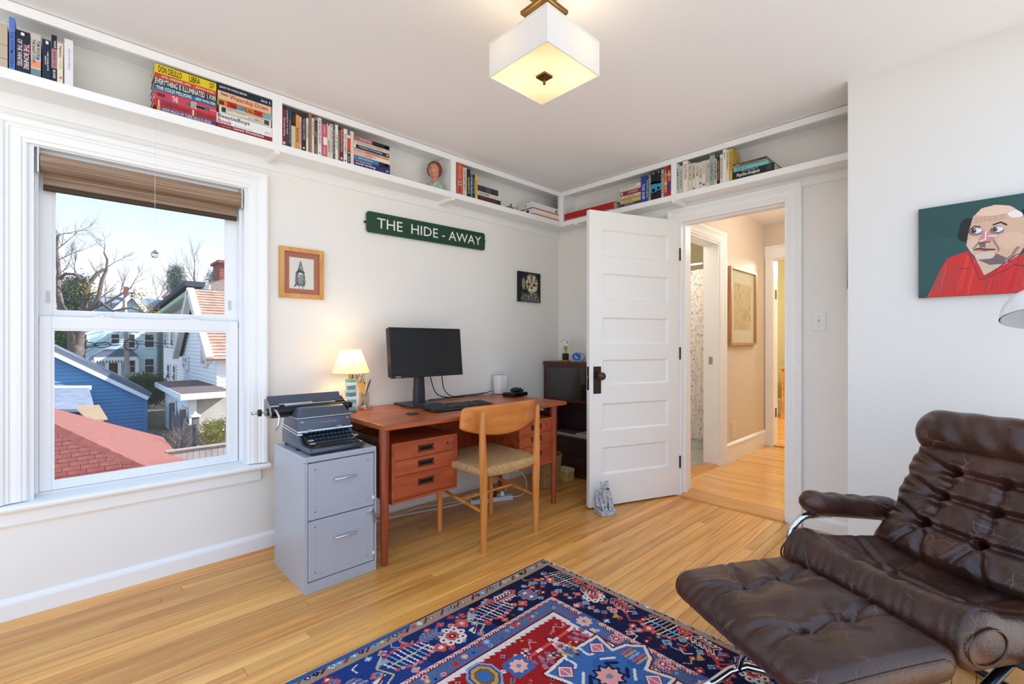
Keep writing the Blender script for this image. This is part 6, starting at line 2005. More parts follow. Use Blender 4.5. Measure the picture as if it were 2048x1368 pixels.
# keyboard
kb_ = thing('keyboard', 'black full size computer keyboard on the desk', 'keyboard', (-2.285, 1.765, DTZ), R(-3))
kb_.location = (-2.295, 1.755, DTZ)
KX0, KX1, KW = -.080, .080, .228
m = MB().prism([(KX1, .004), (KX1 + .002, .010), (KX0, .024), (KX0 - .003, .006)], 'y', -KW, KW)
mk('case', m, BLACKP, kb_, bevel=.002)
mk('foot', MB().box(KX0 + .002, KX0 + .02, -KW + .02, -KW + .045, 0, .010).box(KX0 + .002, KX0 + .02, KW - .045, KW - .02, 0, .010).box(KX1 - .02, KX1, -KW + .02, KW - .02, 0, .006), BLACKP, kb_)
m = MB()
for r_ in range(6):
    x = KX0 + .018 + r_ * .0205 + (.005 if r_ else 0)
    z = .024 - (x - KX0) * .0875
    for y0, n_ in ((-KW + .012, 15), (.078, 3), (.148, 4)):
        for k in range(n_):
            y = y0 + k * .0187
            if r_ == 5 and y0 < 0 and 3 < k < 10:
                continue
            m.add([(x - .008, y - .008, z - .002), (x + .008, y - .008, z - .003), (x + .008, y + .008, z - .003), (x - .008, y + .008, z - .002), (x - .0055, y - .0062, z + .007), (x + .0055, y - .0062, z + .0062), (x + .0055, y + .0062, z + .0062), (x - .0055, y + .0062, z + .007)], [(4, 5, 6, 7), (0, 1, 5, 4), (1, 2, 6, 5), (2, 3, 7, 6), (3, 0, 4, 7)])
o = mk('keys', m, M('key_black', C(44, 44, 48), .35), kb_); o['kind'] = 'stuff'
# coaster
p = onz(825, 828, DTZ)
tag(mk('coaster', MB().lathe([(.036, 0), (.037, .001), (.037, .003), (.034, .004), (.001, .0038)], (0, 0, 0), 32), M('slate', C(52, 44, 42), .7, noise=.2, nscale=60), smooth=True, loc=(p.x, p.y, DTZ + .0003)), 'round dark slate coaster on the desk before the monitor', 'coaster')
# glass dish and pencil jar
p = onz(727, 815, DTZ)
DX_, DY_ = -2.655, 1.300
CLEAR = glass_mat('clear_glass', (.93, .96, .95), .12)
tag(mk('glass_dish', MB().lathe([(.001, 0), (.040, 0), (.044, .003), (.046, .018), (.043, .021), (.040, .016), (.038, .007), (.001, .006)], (0, 0, 0), 32, cap=False), glass_mat('dish_glass', (.95, .93, .86), .16), smooth=True, loc=(DX_, DY_, DTZ + .0003)), 'low clear glass dish in front of the pencil jar', 'dish')
JX_, JY_ = -2.738, 1.335
jr = thing('pencil_jar', 'clear glass jar for pencils and brushes beside the lamp', 'jar', (JX_, JY_, DTZ))
part('glass', MB().lathe([(.026, 0), (.030, .004), (.030, .085), (.033, .09), (.031, .092), (.0275, .085), (.0275, .006), (.001, .005)], (JX_, JY_, DTZ), 28, cap=False), CLEAR, jr, smooth=True)
rr = random.Random(4)
PEN = [((218, 170, 40), 'yellow pencil'), ((232, 190, 60), 'pale yellow pencil'), ((206, 150, 30), 'amber pencil'), ((226, 180, 50), 'bright yellow pencil'), ((236, 228, 214), 'white pen'), ((96, 60, 54), 'brown brush'), ((60, 40, 60), 'dark purple pen'), ((190, 196, 200), 'silver pen'), ((214, 184, 90), 'straw coloured pencil')]
how = ['leaning furthest left in the glass jar', 'second from the left in the glass jar', 'leaning left in the middle of the glass jar', 'upright in the middle of the glass jar', 'standing tall at the right of the glass jar', 'leaning right in the glass jar', 'at the right rim of the glass jar', 'at the back of the glass jar', 'at the front of the glass jar']
tips = [(-.012, -.062, .205), (-.01, -.030, .17), (-.005, -.020, .185), (.0, -.004, .185), (.004, .030, .190), (-.002, .048, .165), (.008, .056, .178), (-.016, .012, .16), (.018, -.006, .165)]
for k, ((c_, nm), hw_) in enumerate(zip(PEN, how)):
    tx, ty, tz = tips[k]
    b = Vector((JX_ - tx * .5, JY_ - ty * .28, DTZ + .008)); e = Vector((JX_ + tx * .6, JY_ + ty * .8, DTZ + tz))
    t = thing('pencil' if 'pencil' in nm else ('brush' if 'brush' in nm else 'pen'), nm + ' ' + hw_, 'pencil' if 'pencil' in nm else ('brush' if 'brush' in nm else 'pen'), b, 0, 'writing tools in the glass jar')
    d_ = (e - b)
    part('shaft', MB().cyl(b, b + d_ * .92, .0034, n=6), cover(c_), t)
    part('tip', MB().cyl(b + d_ * .92, e, .0034, .0006, n=6), cover((60, 46, 40) if k != 4 else (240, 236, 230)), t)
# reading glasses hooked on the jar
sg = thing('sunglasses', 'dark framed glasses perched on top of the pencils by the lamp', 'glasses', (JX_ + .02, JY_ - .05, DTZ + .19))
for q in (0, 1):
    c_ = Vector((JX_ + .015, JY_ - .060 + q * .034, DTZ + .196 + q * .010))
    part('rim', MB().tube([(c_.x + .004 * math.sin(a), c_.y + .015 * math.cos(a), c_.z + .009 * math.sin(a)) for a in [2 * PI * k / 16 for k in range(16)]], .0016, 6, closed=True), M('tortoise', C(44, 30, 24), .3), sg)
    part('temple', MB().tube([(c_.x - .002, c_.y + (.016 if q else -.016), c_.z), (c_.x - .02, c_.y + (.01 if q else -.02), c_.z - .035), (c_.x - .022, c_.y, c_.z - .055)], .0014, 6), M('tortoise', C(44, 30, 24), .3), sg)
# white speaker
a = thing('white_speaker', 'white rectangular wireless speaker on the desk by the wall', 'speaker', (-2.70, 2.462, DTZ))
mk('body', rbox(.038, .052, .076, (.02, .02, .006), 10, 12, 6, lambda c, n: Vector((c[0] * (1 + .10 * (c[2] / .08)), c[1] * (1 + .06 * (c[2] / .08)), c[2] + .079))), WHITEP, a, smooth=True)
mk('top_plate', rbox(.042, .056, .003, (.02, .02, .0025), 10, 12, 2, lambda c, n: Vector((c[0], c[1], c[2] + .1585))), M('white_gloss', C(244, 244, 244), .2), a, smooth=True)
# black box with a mouse on top
q0 = Vector((-2.515, 2.445, 0))
bx = thing('black_box', 'flat black drive box on the desk under the mouse', 'box', (q0.x, q0.y, DTZ), R(8))
mk('case', MB().box(-.055, .055, -.085, .085, .0005, .030), BLACKP, bx, bevel=.003)
mk('front_panel', MB().box(.055, .057, -.08, .08, .004, .027), M('gloss_black', C(14, 14, 16), .15), bx)
ms = thing('mouse', 'black computer mouse resting on the black box', 'mouse', (q0.x + .005, q0.y + .012, DTZ + .031), R(70))
mk('shell', rbox(.055, .030, .018, (.045, .028, .0175), 20, 14, 8, lambda c, n: Vector((c[0], c[1], (c[2] + .018) * (1 - .35 * (c[0] / .055 + .2) ** 2)))), BLACKP, ms, smooth='all')
mk('wheel', MB().lathe([(.007, -.003), (.008, 0), (.007, .003)], (.028, 0, .027), 12, axis='y'), M('grey_mark2', C(70, 70, 74), .5), ms)
cable('mouse_cable', 'short black cord curling from the mouse to the wall', [(-2.50, 2.52, DTZ + .045), (-2.55, 2.56, DTZ + .040), (-2.62, 2.575, DTZ - .02), (-2.70, 2.56, .55)], .0020, CAB_B)

# ================================================================ THINGS ON AND IN THE BOOKCASE
GOLD_ = M('gilt', C(196, 160, 84), .28, .9)
tx = ony(1131, 715, 3.10).x
tp = thing('card_trophy', 'gilt trophy with a fan of playing cards on the bookcase', 'trophy', (tx, 3.10, BZT))
part('plinth', MB().box(tx - .034, tx + .034, 3.072, 3.128, BZT + .0003, BZT + .012), GOLD_, tp, bevel=.002)
part('block', MB().box(tx - .022, tx + .022, 3.082, 3.118, BZT + .012, BZT + .070), M('dark_marble', C(34, 28, 26), .2, noise=.4, nscale=60), tp)
part('hand', MB().lathe([(.013, .070), (.009, .082), (.008, .096), (.016, .112), (.012, .128), (.004, .136)], (tx, 3.10, BZT), 16), GOLD_, tp, smooth=True)
for k in range(5):
    a = R(-40 + 20 * k)
    c_ = Vector((tx + .050 * math.sin(a), 3.093 - .0022 * k, BZT + .125 + .050 * math.cos(a)))
    ax = Vector((math.cos(a), 0, -math.sin(a))); az = Vector((math.sin(a), 0, math.cos(a)))
    cd = part('card', MB().obox(c_, ax, (0, 1, 0), az, .019, .0008, .030), M('card_white', C(236, 236, 228), .5), tp)
    sub('pip', MB().obox(c_ + az * .014 - Vector((0, .0012, 0)), ax, (0, 1, 0), az, .004, .0003, .006).obox(c_ - az * .002 - Vector((0, .0012, 0)), ax, (0, 1, 0), az, .006, .0003, .005), BLACKP, tp, cd)
bwx = ony(1157, 715, 3.09).x
pw = thing('glass_paperweight', 'rounded glass block with a blue center on the bookcase', 'paperweight', (bwx, 3.09, BZT))
m = rbox(.066, .026, .040, (.05, .022, .034), 22, 10, 14, lambda c, n: Vector((c[0] * (1 - .10 * (c[2] / .04 < 0) * (c[2] / .04) ** 2), c[1], c[2] + .0405)))
m.map(lambda p: (p[0] + bwx, p[1] + 3.09, p[2] + BZT))
part('clear_glass', m, M('ice_glass', C(206, 220, 228), .06, trans=.55, coat=.8), pw, smooth='all')
m = MB().lathe([(.001, -.0275), (.046, -.0275), (.046, -.024)], (0, 0, 0), 28, axis='y', cap=False).map(lambda p: (p[0] + bwx, p[1] + 3.09, p[2] * .68 + BZT + .046))
part('blue_center', m, M('cobalt', C(24, 92, 196), .15, coat=.8, noise=.25, nscale=60), pw)
m = MB().tube([(bwx - .016, 3.0612, BZT + .060), (bwx - .010, 3.0612, BZT + .046), (bwx + .004, 3.0612, BZT + .036), (bwx + .014, 3.0612, BZT + .033), (bwx + .006, 3.0612, BZT + .030), (bwx - .008, 3.0612, BZT + .036), (bwx - .014, 3.0612, BZT + .046)], [.001, .002, .003, .001, .002, .002, .001], 6)
part('white_figure', m, WHITEP, pw)
for k, (c_, lb_) in enumerate((((150, 140, 126), 'pale magazine at the bottom of the pile in the bookcase'), ((70, 84, 96), 'dark blue magazine in the middle of the bookcase pile'), ((196, 186, 166), 'cream magazine on top of the bookcase pile'))):
    zz = .3405 + k * .0095
    t = thing('magazine', lb_, 'magazine', (-2.3, 3.12, zz), 0, 'magazines in the bookcase')
    x0, x1 = (-2.68 + .05 * k, -2.02 + .01 * k) if k < 2 else (-2.42, -2.10)
    part('cover', MB().box(x0, x1, 3.045 + .006 * k, 3.20, zz, zz + .0015).box(x0, x1, 3.045 + .006 * k, 3.20, zz + .0075, zz + .009), cover(c_), t)
    part('pages', MB().box(x0 + .001, x1 - .001, 3.046 + .006 * k, 3.199, zz + .0015, zz + .0075), PAGES, t)

# ================================================================ UNDER THE DESK
ps = thing('power_strip', 'white power strip on the floor under the desk', 'power strip', (-2.47, 2.16, 0), math.atan2(2.298 - 2.019, -2.408 + 2.519))
mk('body', MB().box(-.16, .16, -.026, .026, .0005, .032), M('strip_grey', C(206, 208, 210), .4), ps, bevel=.004)
for k in range(5):
    mk('socket', MB().box(-.125 + k * .05 - .014, -.125 + k * .05 + .014, -.014, .014, .032, .0335), M('socket_dark', C(120, 122, 126), .5), ps)
mk('plug', MB().box(.010, .040, -.016, .016, .033, .068), BLACKP, ps, bevel=.003)
mk('plug', MB().prism([(.066, .033), (.100, .033), (.092, .062), (.076, .066)], 'y', -.014, .014), WHITEP, ps, bevel=.003)
cable('white_cable', 'white cord trailing from the power strip to the left', [(-2.53, 2.00, .02), (-2.60, 1.80, .006), (-2.66, 1.55, .006), (-2.69, 1.30, .006), (-2.70, 1.12, .006)], .0042, CAB_W)
cable('white_cable', 'pale cord looping along the baseboard under the desk', [(-2.54, 2.02, .03), (-2.63, 1.92, .006), (-2.70, 1.70, .006), (-2.68, 1.50, .008), (-2.73, 1.35, .03), (-2.74, 1.2, .006)], .0036, CAB_W)
cable('charger_cord', 'white cord curling up in a loop right of the power strip', [(-2.43, 2.26, .066), (-2.46, 2.34, .13), (-2.52, 2.42, .16), (-2.50, 2.52, .11), (-2.43, 2.48, .03), (-2.40, 2.36, .008), (-2.46, 2.20, .04), (-2.56, 2.12, .05), (-2.66, 2.02, .006)], .0032, CAB_W)
cable('plug_cord', 'black cord rising from the power strip behind the chair', [(-2.46, 2.185, .068), (-2.50, 2.20, .15), (-2.58, 2.22, .30), (-2.60, 2.22, .42)], .0034, CAB_B)
WICK = wood('wicker', C(150, 108, 60), C(196, 156, 100), (30, 30, 30), .7)
wbx, wby = -2.44, 2.720
wb = thing('waste_basket', 'woven wicker waste basket standing under the desk end', 'basket', (wbx, wby, 0))
def wr(z):
    return .085 + .030 * z / .24
m = MB()
for k in range(36):
    a = 2 * PI * k / 36
    m.tube([(wbx + (wr(z) + .002 * (-1) ** k) * math.cos(a), wby + (wr(z) + .002 * (-1) ** k) * math.sin(a), z) for z in (.004, .12, .24)], .0028, 5)
o = part('upright_canes', m, WICK, wb); o['kind'] = 'stuff'
m = MB()
for i in range(26):
    z = .008 + i * .009
    m.tube([(wbx + (wr(z) + .0028 * (-1) ** (k + i)) * math.cos(2 * PI * k / 36), wby + (wr(z) + .0028 * (-1) ** (k + i)) * math.sin(2 * PI * k / 36), z) for k in range(36)], .0042, 5, closed=True)
o = part('woven_canes', m, WICK, wb); o['kind'] = 'stuff'
part('rim', MB().tube([(wbx + wr(.245) * math.cos(2 * PI * k / 32), wby + wr(.245) * math.sin(2 * PI * k / 32), .246) for k in range(32)], .007, 8, closed=True), WICK, wb, smooth='all')
part('bottom', MB().lathe([(.001, .002), (.084, .002), (.084, .006)], (wbx, wby, 0), 28, cap=False), WICK, wb)
yb = thing('storage_box', 'small yellow printed cardboard box on the floor by the bookcase', 'box', (-2.445, 2.955, 0))
part('box', MB().box(-2.50, -2.385, 2.915, 2.995, .0005, .088), M('yellow_card', C(206, 180, 112), .7, noise=.25, nscale=40), yb)
part('lid', MB().box(-2.503, -2.382, 2.912, 2.998, .072, .096), M('yellow_lid', C(222, 204, 150), .7, noise=.12, nscale=40), yb, bevel=.0015)

# ================================================================ WALL THINGS
sn = thing('street_sign', 'long green enamel sign with white letters THE HIDE-AWAY', 'sign', (WX, 1.85, 1.91))
y0, y1 = 1.362, 2.350
sl = .0145                                           # rises slightly to the right
def rrect(y0, y1, z0, z1, r, n=5):
    out = []
    for (cy, cz, a0) in ((y1 - r, z1 - r, 0), (y0 + r, z1 - r, 90), (y0 + r, z0 + r, 180), (y1 - r, z0 + r, 270)):
        for k in range(n + 1):
            a = R(a0 + 90 * k / n)
            out.append((cy + r * math.cos(a), cz + r * math.sin(a)))
    return out
tl_ = lambda p: (p[0], p[1], p[2] + (p[1] - y0) / (y1 - y0) * sl)
part('plate', MB().prism(rrect(y0, y1, 1.836, 1.971, .020), 'x', WX + .010, WX + .022).map(tl_), M('sign_green', C(14, 66, 44), .3, coat=.3), sn, bevel=.002)
mm = text_mb('THE  HIDE - AWAY', (WX + .0225, y0 + .072, 1.871), (0, 1, .0), (0, 0, 1), .875, .066, .0006, .002)
o = part('lettering', mm.map(tl_), M('sign_white', C(240, 240, 236), .4), sn); o['kind'] = 'stuff'
for (y, z) in ((y0 - .003, 1.90), (y1 + .004, 1.925)):
    part('screw_tab', MB().box(WX, WX + .014, y - .007, y + .007, z - .006, z + .006).lathe([(.003, .014), (.003, .017), (.001, .0175)], (WX, y, z), 10, axis='x'), BLACKP, sn)

a = onx(560, 494, WX + .028); b = onx(648, 600, WX + .028)
y0, y1, z0, z1 = a.y, b.y, 1.385, 1.672
pf = thing('framed_drawing', 'small ink drawing of a hatted creature in a pine frame', 'picture', (WX, (y0 + y1) / 2, z0))
PINE = wood('pine_frame', C(196, 138, 70), C(224, 170, 98), (30, 30, 6), .45)
fw = .024
part('frame', MB().box(WX + .001, WX + .028, y0, y0 + fw, z0, z1).box(WX + .001, WX + .028, y1 - fw, y1, z0, z1).box(WX + .001, WX + .028, y0 + fw, y1 - fw, z0, z0 + fw).box(WX + .001, WX + .028, y0 + fw, y1 - fw, z1 - fw, z1), PINE, pf)
part('mat_board', MB().box(WX + .004, WX + .012, y0 + fw, y1 - fw, z0 + fw, z1 - fw), M('terracotta_mat', C(176, 98, 66), .85), pf)
pw_, ph_ = y1 - y0 - 2 * fw - .060, z1 - z0 - 2 * fw - .060
P = Paint(pw_, ph_, 72, 96, C(226, 222, 212))
cx, cy = pw_ * .46, ph_ * .45
INK = C(44, 44, 48); GRY = C(140, 142, 148)
P.poly([(cx - .018, cy + .030), (cx + .016, cy + .030), (cx + .003, cy + .075), (cx - .002, cy + .085)], C(120, 120, 122))
P.poly([(cx - .026, cy + .018), (cx + .022, cy + .018), (cx + .026, cy - .050), (cx + .020, cy - .066), (cx - .026, cy - .062), (cx - .032, cy - .04)], C(92, 94, 98))
P.ell(cx - .002, cy - .022, .014, .036, GRY)
P.ell(cx - .002, cy + .018, .020, .014, INK); P.ell(cx - .002, cy + .008, .012, .006, C(220, 216, 206))
P.poly([(cx - .040, cy - .075), (cx - .026, cy - .040), (cx - .016, cy - .055)], INK)
rs_ = np.random.RandomState(3)
for _ in range(60):
    x_, y_ = cx - .03 + .06 * rs_.rand(), cy - .06 + .13 * rs_.rand()
    P.line([(x_, y_), (x_ + .004 * (rs_.rand() - .5), y_ - .008)], .0016, INK if rs_.rand() > .3 else C(220, 216, 208), mask=(np.abs(P.X - cx) < .034 - .022 * (P.Y > cy + .02)))
for q in (-.010, .012):
    P.line([(cx + q, cy - .06), (cx + q, cy - .085)], .005, GRY); P.ell(cx + q, cy - .086, .005, .003, INK)
P.build('drawing', (WX + .0125, y0 + fw + .030, z0 + fw + .030), (0, 1, 0), (0, 0, 1), attr_mat('paper_print', .7), pf, pf)
part('glass', MB().box(WX + .014, WX + .016, y0 + fw, y1 - fw, z0 + fw, z1 - fw), glass_mat('thin_picture_glass', (1, 1, 1), .02), pf)

# small dog portrait on dark canvas
a = onx(1037, 544, WX + .02); b = onx(1081, 605, WX + .02)
y0, y1, z0, z1 = a.y, b.y, 1.478, 1.733
dg = thing('dog_portrait', 'small dark canvas with a painted shaggy dog near the corner', 'painting', (WX, (y0 + y1) / 2, z0))
part('canvas_box', MB().box(WX + .001, WX + .0195, y0, y1, z0, z1), M('canvas_dark', C(18, 30, 34), .7), dg)
P = Paint(y1 - y0, z1 - z0, 90, 86, C(16, 26, 30))
w_, h_ = P.w, P.h
CRM, BUF = C(226, 218, 192), C(196, 176, 138)
P.poly([(.10 * w_, 0), (.30 * w_, .30 * h_), (.62 * w_, .26 * h_), (.82 * w_, .34 * h_), (.95 * w_, 0)], C(88, 88, 90))
rs_ = np.random.RandomState(8)
for _ in range(90):
    x_ = w_ * (.12 + .8 * rs_.rand()); y_ = h_ * .3 * rs_.rand()
    P.line([(x_, y_), (x_ + w_ * .03 * (rs_.rand() - .5), y_ + h_ * .05)], .003, [CRM, C(40, 40, 46), C(150, 148, 142)][rs_.randint(3)])
P.ell(.22 * w_, .60 * h_, .07 * w_, .20 * h_, C(150, 146, 120)); P.ell(.60 * w_, .62 * h_, .27 * w_, .30 * h_, BUF)
for _ in range(46):
    a_ = rs_.rand() * 2 * PI; r0, r1 = .10 + .1 * rs_.rand(), .26 + .05 * rs_.rand()
    P.line([(w_ * (.60 + r0 * math.cos(a_)), h_ * (.62 + r0 * 1.1 * math.sin(a_))), (w_ * (.60 + r1 * math.cos(a_)), h_ * (.62 + r1 * 1.15 * math.sin(a_)))], .006, [CRM, C(60, 50, 46), C(232, 226, 206), C(110, 92, 74)][rs_.randint(4)])
P.poly([(.55 * w_, .95 * h_), (.62 * w_, .95 * h_), (.60 * w_, .66 * h_), (.56 * w_, .66 * h_)], C(84, 78, 66))
P.ell(.46 * w_, .60 * h_, .055 * w_, .05 * h_, C(50, 40, 34)); P.ell(.70 * w_, .58 * h_, .055 * w_, .05 * h_, C(50, 40, 34))
P.ell(.56 * w_, .42 * h_, .12 * w_, .11 * h_, CRM); P.ell(.58 * w_, .48 * h_, .05 * w_, .04 * h_, C(34, 28, 28)); P.line([(.50 * w_, .34 * h_), (.58 * w_, .38 * h_), (.68 * w_, .33 * h_)], .005, C(70, 50, 44))
P.build('painted_face', (WX + .0200, y0, z0), (0, 1, 0), (0, 0, 1), attr_mat('oil_paint', .5, spec=.4), dg, dg)

# portrait of a bald man in a red shirt
PYF = JY - .022
PX0, PZ0, PZ1 = ony(1837, 500, PYF).x, 1.332, 1.732
PW = .61
pt = thing('portrait_painting', 'unframed canvas of a bald man in a red shirt on green', 'painting', (PX0 + PW / 2, JY, PZ0))
part('canvas_box', MB().box(PX0, PX0 + PW, PYF + .0005, JY - .0005, PZ0, PZ1), M('canvas_side', C(30, 56, 54), .7), pt)
P = Paint(PW, PZ1 - PZ0, 305, 200, C(38, 76, 76))
def zz3(x, y):
    p_ = ony(1800 + x * .21197, 370 + y * .21197, PYF)
    return (p_.x - PX0, p_.z - PZ0)
Z = lambda *pp: [zz3(*q) for q in pp]
ys_ = np.sin(P.X * 9 + 1) * np.sin(P.Y * 11)
P.a[ys_ > .3] = C(42, 82, 82)
SK, SK2, SKD, SKS = C(214, 176, 150), C(230, 198, 174), C(160, 118, 104), C(116, 100, 100)
REDS, REDD = C(206, 44, 42), C(150, 34, 40)
# shirt
sh = Z((240, 1085), (300, 980), (380, 800), (450, 690), (640, 625), (720, 720), (800, 860), (1000, 740), (1170, 640))
sh += [(PW - .02, zz3(1170, 640)[1] - .02), (PW, .10), (PW, 0), (zz3(240, 1085)[0], 0)]
shm = P.poly(sh, None)
P.a[shm] = REDS
rs_ = np.random.RandomState(6)
for k in range(60):
    x_ = rs_.rand() * PW
    P.line([(x_, rs_.rand() * .03), (x_ + .018 + .02 * rs_.rand(), .09 + .10 * rs_.rand())], .004, [C(176, 36, 40), C(222, 66, 60), C(166, 66, 66), C(196, 36, 36)][rs_.randint(4)], mask=shm)
P.line(Z((330, 1000), (400, 830)), .010, C(150, 80, 78), mask=shm)
# hair tufts
for (x, y, r1, r2) in ((640, 400, .026, .040), (610, 470, .022, .030), (1190, 330, .02, .05), (1185, 420, .03, .03)):
    c_ = zz3(x, y); P.ell(c_[0], c_[1], r1, r2, C(28, 26, 26))
# neck and head
P.poly(Z((690, 650), (800, 862), (1010, 735), (1100, 600), (900, 560)), C(212, 186, 166))
hd = Z((660, 400), (690, 300), (770, 220), (900, 185), (1040, 195), (1150, 260), (1210, 380), (1190, 560), (1110, 670), (980, 745), (850, 755), (740, 710), (670, 640), (625, 570), (640, 480))
hm = P.poly(hd, None)
P.a[hm] = SK
P.ell(*zz3(1110, 250), .028, .024, C(236, 228, 224), mask=hm)
P.ell(*zz3(900, 240), .060, .020, SK2, mask=hm)
P.ell(*zz3(1050, 520), .040, .034, C(222, 186, 160), mask=hm); P.ell(*zz3(690, 560), .018, .030, C(222, 190, 168), mask=hm)
P.poly(Z((730, 710), (850, 755), (980, 745), (1010, 690), (900, 640), (880, 690), (780, 700)), SKS, mask=hm)
P.ell(*zz3(800, 665), .030, .014, C(216, 196, 184), mask=hm)
P.line(Z((1110, 590), (1060, 660), (1010, 700)), .010, C(150, 124, 112), mask=hm)
for yy in (300, 318, 336):
    P.line(Z((700, yy + 25), (800, yy), (900, yy - 5), (1000, yy - 25)), .0028, C(184, 140, 118), mask=hm)
# brows, eyes
for (cx_, cy_, dx_) in ((715, 440, 70), (915, 425, 85)):
    P.ell(*zz3(cx_, cy_), .021, .017, C(124, 104, 104), mask=hm)
    P.ell(*zz3(cx_ + 12, cy_ - 8), .015, .0105, C(226, 228, 232)); P.ell(*zz3(cx_ - 16, cy_ - 6), .0068, .0078, C(26, 22, 24)); P.ell(*zz3(cx_ - 12, cy_ - 12), .0018, .0018, C(240, 240, 240))
    P.line(Z((cx_ - 45, cy_ + 20), (cx_ + 5, cy_ + 38), (cx_ + 60, cy_ + 18)), .0036, C(176, 116, 124))
P.line(Z((672, 415), (700, 388), (755, 395)), .0052, C(34, 28, 28)); P.line(Z((880, 375), (950, 350), (1005, 375)), .0062, C(34, 28, 28))
# nose and mouth
P.poly(Z((790, 430), (740, 520), (750, 545), (850, 535), (900, 500), (840, 440)), C(198, 140, 140))
P.line(Z((810, 440), (808, 510), (760, 530)), .005, C(240, 224, 220)); P.line(Z((835, 480), (900, 480)), .006, C(232, 206, 204))
P.poly(Z((745, 548), (808, 545), (805, 590), (750, 590)), C(120, 104, 100))
P.line(Z((735, 545), (760, 548), (850, 538)), .0034, C(90, 44, 50))
P.poly(Z((700, 615), (780, 596), (895, 612), (800, 628)), C(176, 110, 104)); P.line(Z((700, 612), (740, 598), (800, 606), (890, 608)), .0058, C(70, 34, 38))
P.line(Z((880, 520), (925, 590), (930, 620)), .006, C(150, 122, 114)); P.line(Z((735, 555), (690, 600)), .006, C(150, 122, 114))
# collar lines
P.line(Z((650, 650), (760, 900), (1000, 800), (1080, 750)), .004, REDD); P.line(Z((550, 790), (650, 785)), .004, REDD); P.line(Z((1085, 752), (1170, 762)), .003, C(60, 30, 30)); P.line(Z((790, 862), (900, 800), (1110, 650)), .004, C(130, 34, 36))
P.noise(.05, 5)
P.build('painted_portrait', (PX0, PYF, PZ0), (1, 0, 0), (0, 0, 1), attr_mat('oil_paint', .5, spec=.4), pt, pt)

# dark frame peeking out beside the wall block
qx = ony(1694.3, 470, WY - .03).x
df = thing('dark_frame', 'narrow dark picture frame mostly hidden beside the white wall block', 'picture', (qx, WY, 1.62))
m = MB().box(0, .012, -.022, -.002, -.16, .16).box(.012, .17, -.022, -.002, .148, .16).box(.012, .17, -.022, -.002, -.16, -.148).box(.158, .17, -.022, -.002, -.148, .148)
mr_ = Matrix.Rotation(R(.6), 4, 'Y')
m.map(lambda p: mr_ @ p)
zc_ = (ony(1694, 461, WY - .02).z + ony(1694, 520, WY - .02).z) / 2
m.map(lambda p: (p[0] + qx, p[1] + WY, p[2] + 1.60))
part('frame', m, BLACKP, df)
part('picture', MB().box(.01, .16, -.012, -.004, -.15, .15).map(lambda p: (p[0] + qx, p[1] + WY, p[2] + 1.60)), M('faded_photo', C(150, 146, 136), .7), df)
# light switch
a = ony(1625, 624, WY); b = ony(1652, 661, WY)
sw = thing('light_switch', 'white toggle light switch on the wall right of the doorway', 'light switch', ((a.x + b.x) / 2, WY, b.z))
part('cover_plate', MB().box(a.x, b.x, WY - .006, WY, b.z, a.z), WHITEP, sw, bevel=.002)
part('toggle', MB().prism([(WY - .005, (a.z + b.z) / 2 - .008), (WY - .005, (a.z + b.z) / 2 + .006), (WY - .018, (a.z + b.z) / 2 + .012), (WY - .018, (a.z + b.z) / 2 + .004)], 'x', (a.x + b.x) / 2 - .004, (a.x + b.x) / 2 + .004), M('toggle_grey', C(210, 208, 202), .4), sw)
for s_ in (-1, 1):
    part('screw', MB().lathe([(.003, -.0062), (.003, -.007), (.0005, -.0072)], ((a.x + b.x) / 2, WY, (a.z + b.z) / 2 + s_ * .030), 10, axis='y'), STEEL, sw)
# crystal on a thread
p = onx(310, 509, -2.62)
cr_ = thing('hanging_crystal', 'faceted glass ball hanging on a thread before the window', 'crystal', (p.x, p.y, p.z))
m = MB().ball((p.x, p.y, p.z), .0165, nu=10, nv=7)
gm = bpy.data.materials.new('cut_crystal'); gm.use_nodes = True
gb = gm.node_tree.nodes['Principled BSDF']; gb.inputs['Transmission Weight'].default_value = 1.0; gb.inputs['Roughness'].default_value = 0.0; gb.inputs['IOR'].default_value = 1.6
part('ball', m, gm, cr_)
part('cap', MB().lathe([(.005, .013), (.004, .018), (.001, .022)], (p.x, p.y, p.z), 10), STEEL, cr_)
part('thread', MB().cyl((p.x, p.y, p.z + .02), (p.x, p.y, SZ0 + .012), .0007, n=5), M('thread_white', C(226, 226, 226), .6), cr_)

# ================================================================ THINGS ON THE SHELF
SH = SZB + .0005
# boy bust
bc0 = onx(869, 385, -2.665)
bu = thing('plaster_bust', 'painted plaster bust of a red haired child in a mint shirt', 'bust', (bc0.x, bc0.y, SH))
bu.rotation_euler = (0, 0, R(-52))                   # local +x is the face direction
SKIN = M('painted_skin', C(206, 142, 116), .45, noise=.06, nscale=60)
HAIR = M('painted_hair', C(122, 66, 36), .5, noise=.25, nscale=70, bump=.5, bscale=90)
MINT = M('mint_paint', C(150, 186, 168), .6, noise=.12, nscale=50)
def headfn(c, n):
    x, y, z = c
    d = Vector((x, y, z)); 
    # nose, brow, eye hollows, cheeks, chin on the +x side
    f = 0
    def g(y0, z0, s1, s2):
        return math.exp(-((y - y0) / s1) ** 2 - ((z - z0) / s2) ** 2) if x > 0 else 0
    f += .0075 * g(0, -.006, .0055, .011) + .004 * g(0, -.028, .009, .005) + .006 * g(0, -.044, .014, .009)
    f -= .0050 * g(.015, .006, .008, .006) + .0050 * g(-.015, .006, .008, .006)
    f += .003 * g(.020, -.016, .010, .010) + .003 * g(-.020, -.016, .010, .010) - .002 * g(0, -.0335, .010, .002)
    k = 1 - .16 * max(0, -z / .055) ** 1.5
    return Vector((x * k + f, y * k, z))
hz = .142
m = MB().ball((0, 0, 0), .046, .042, .055, 44, 34)
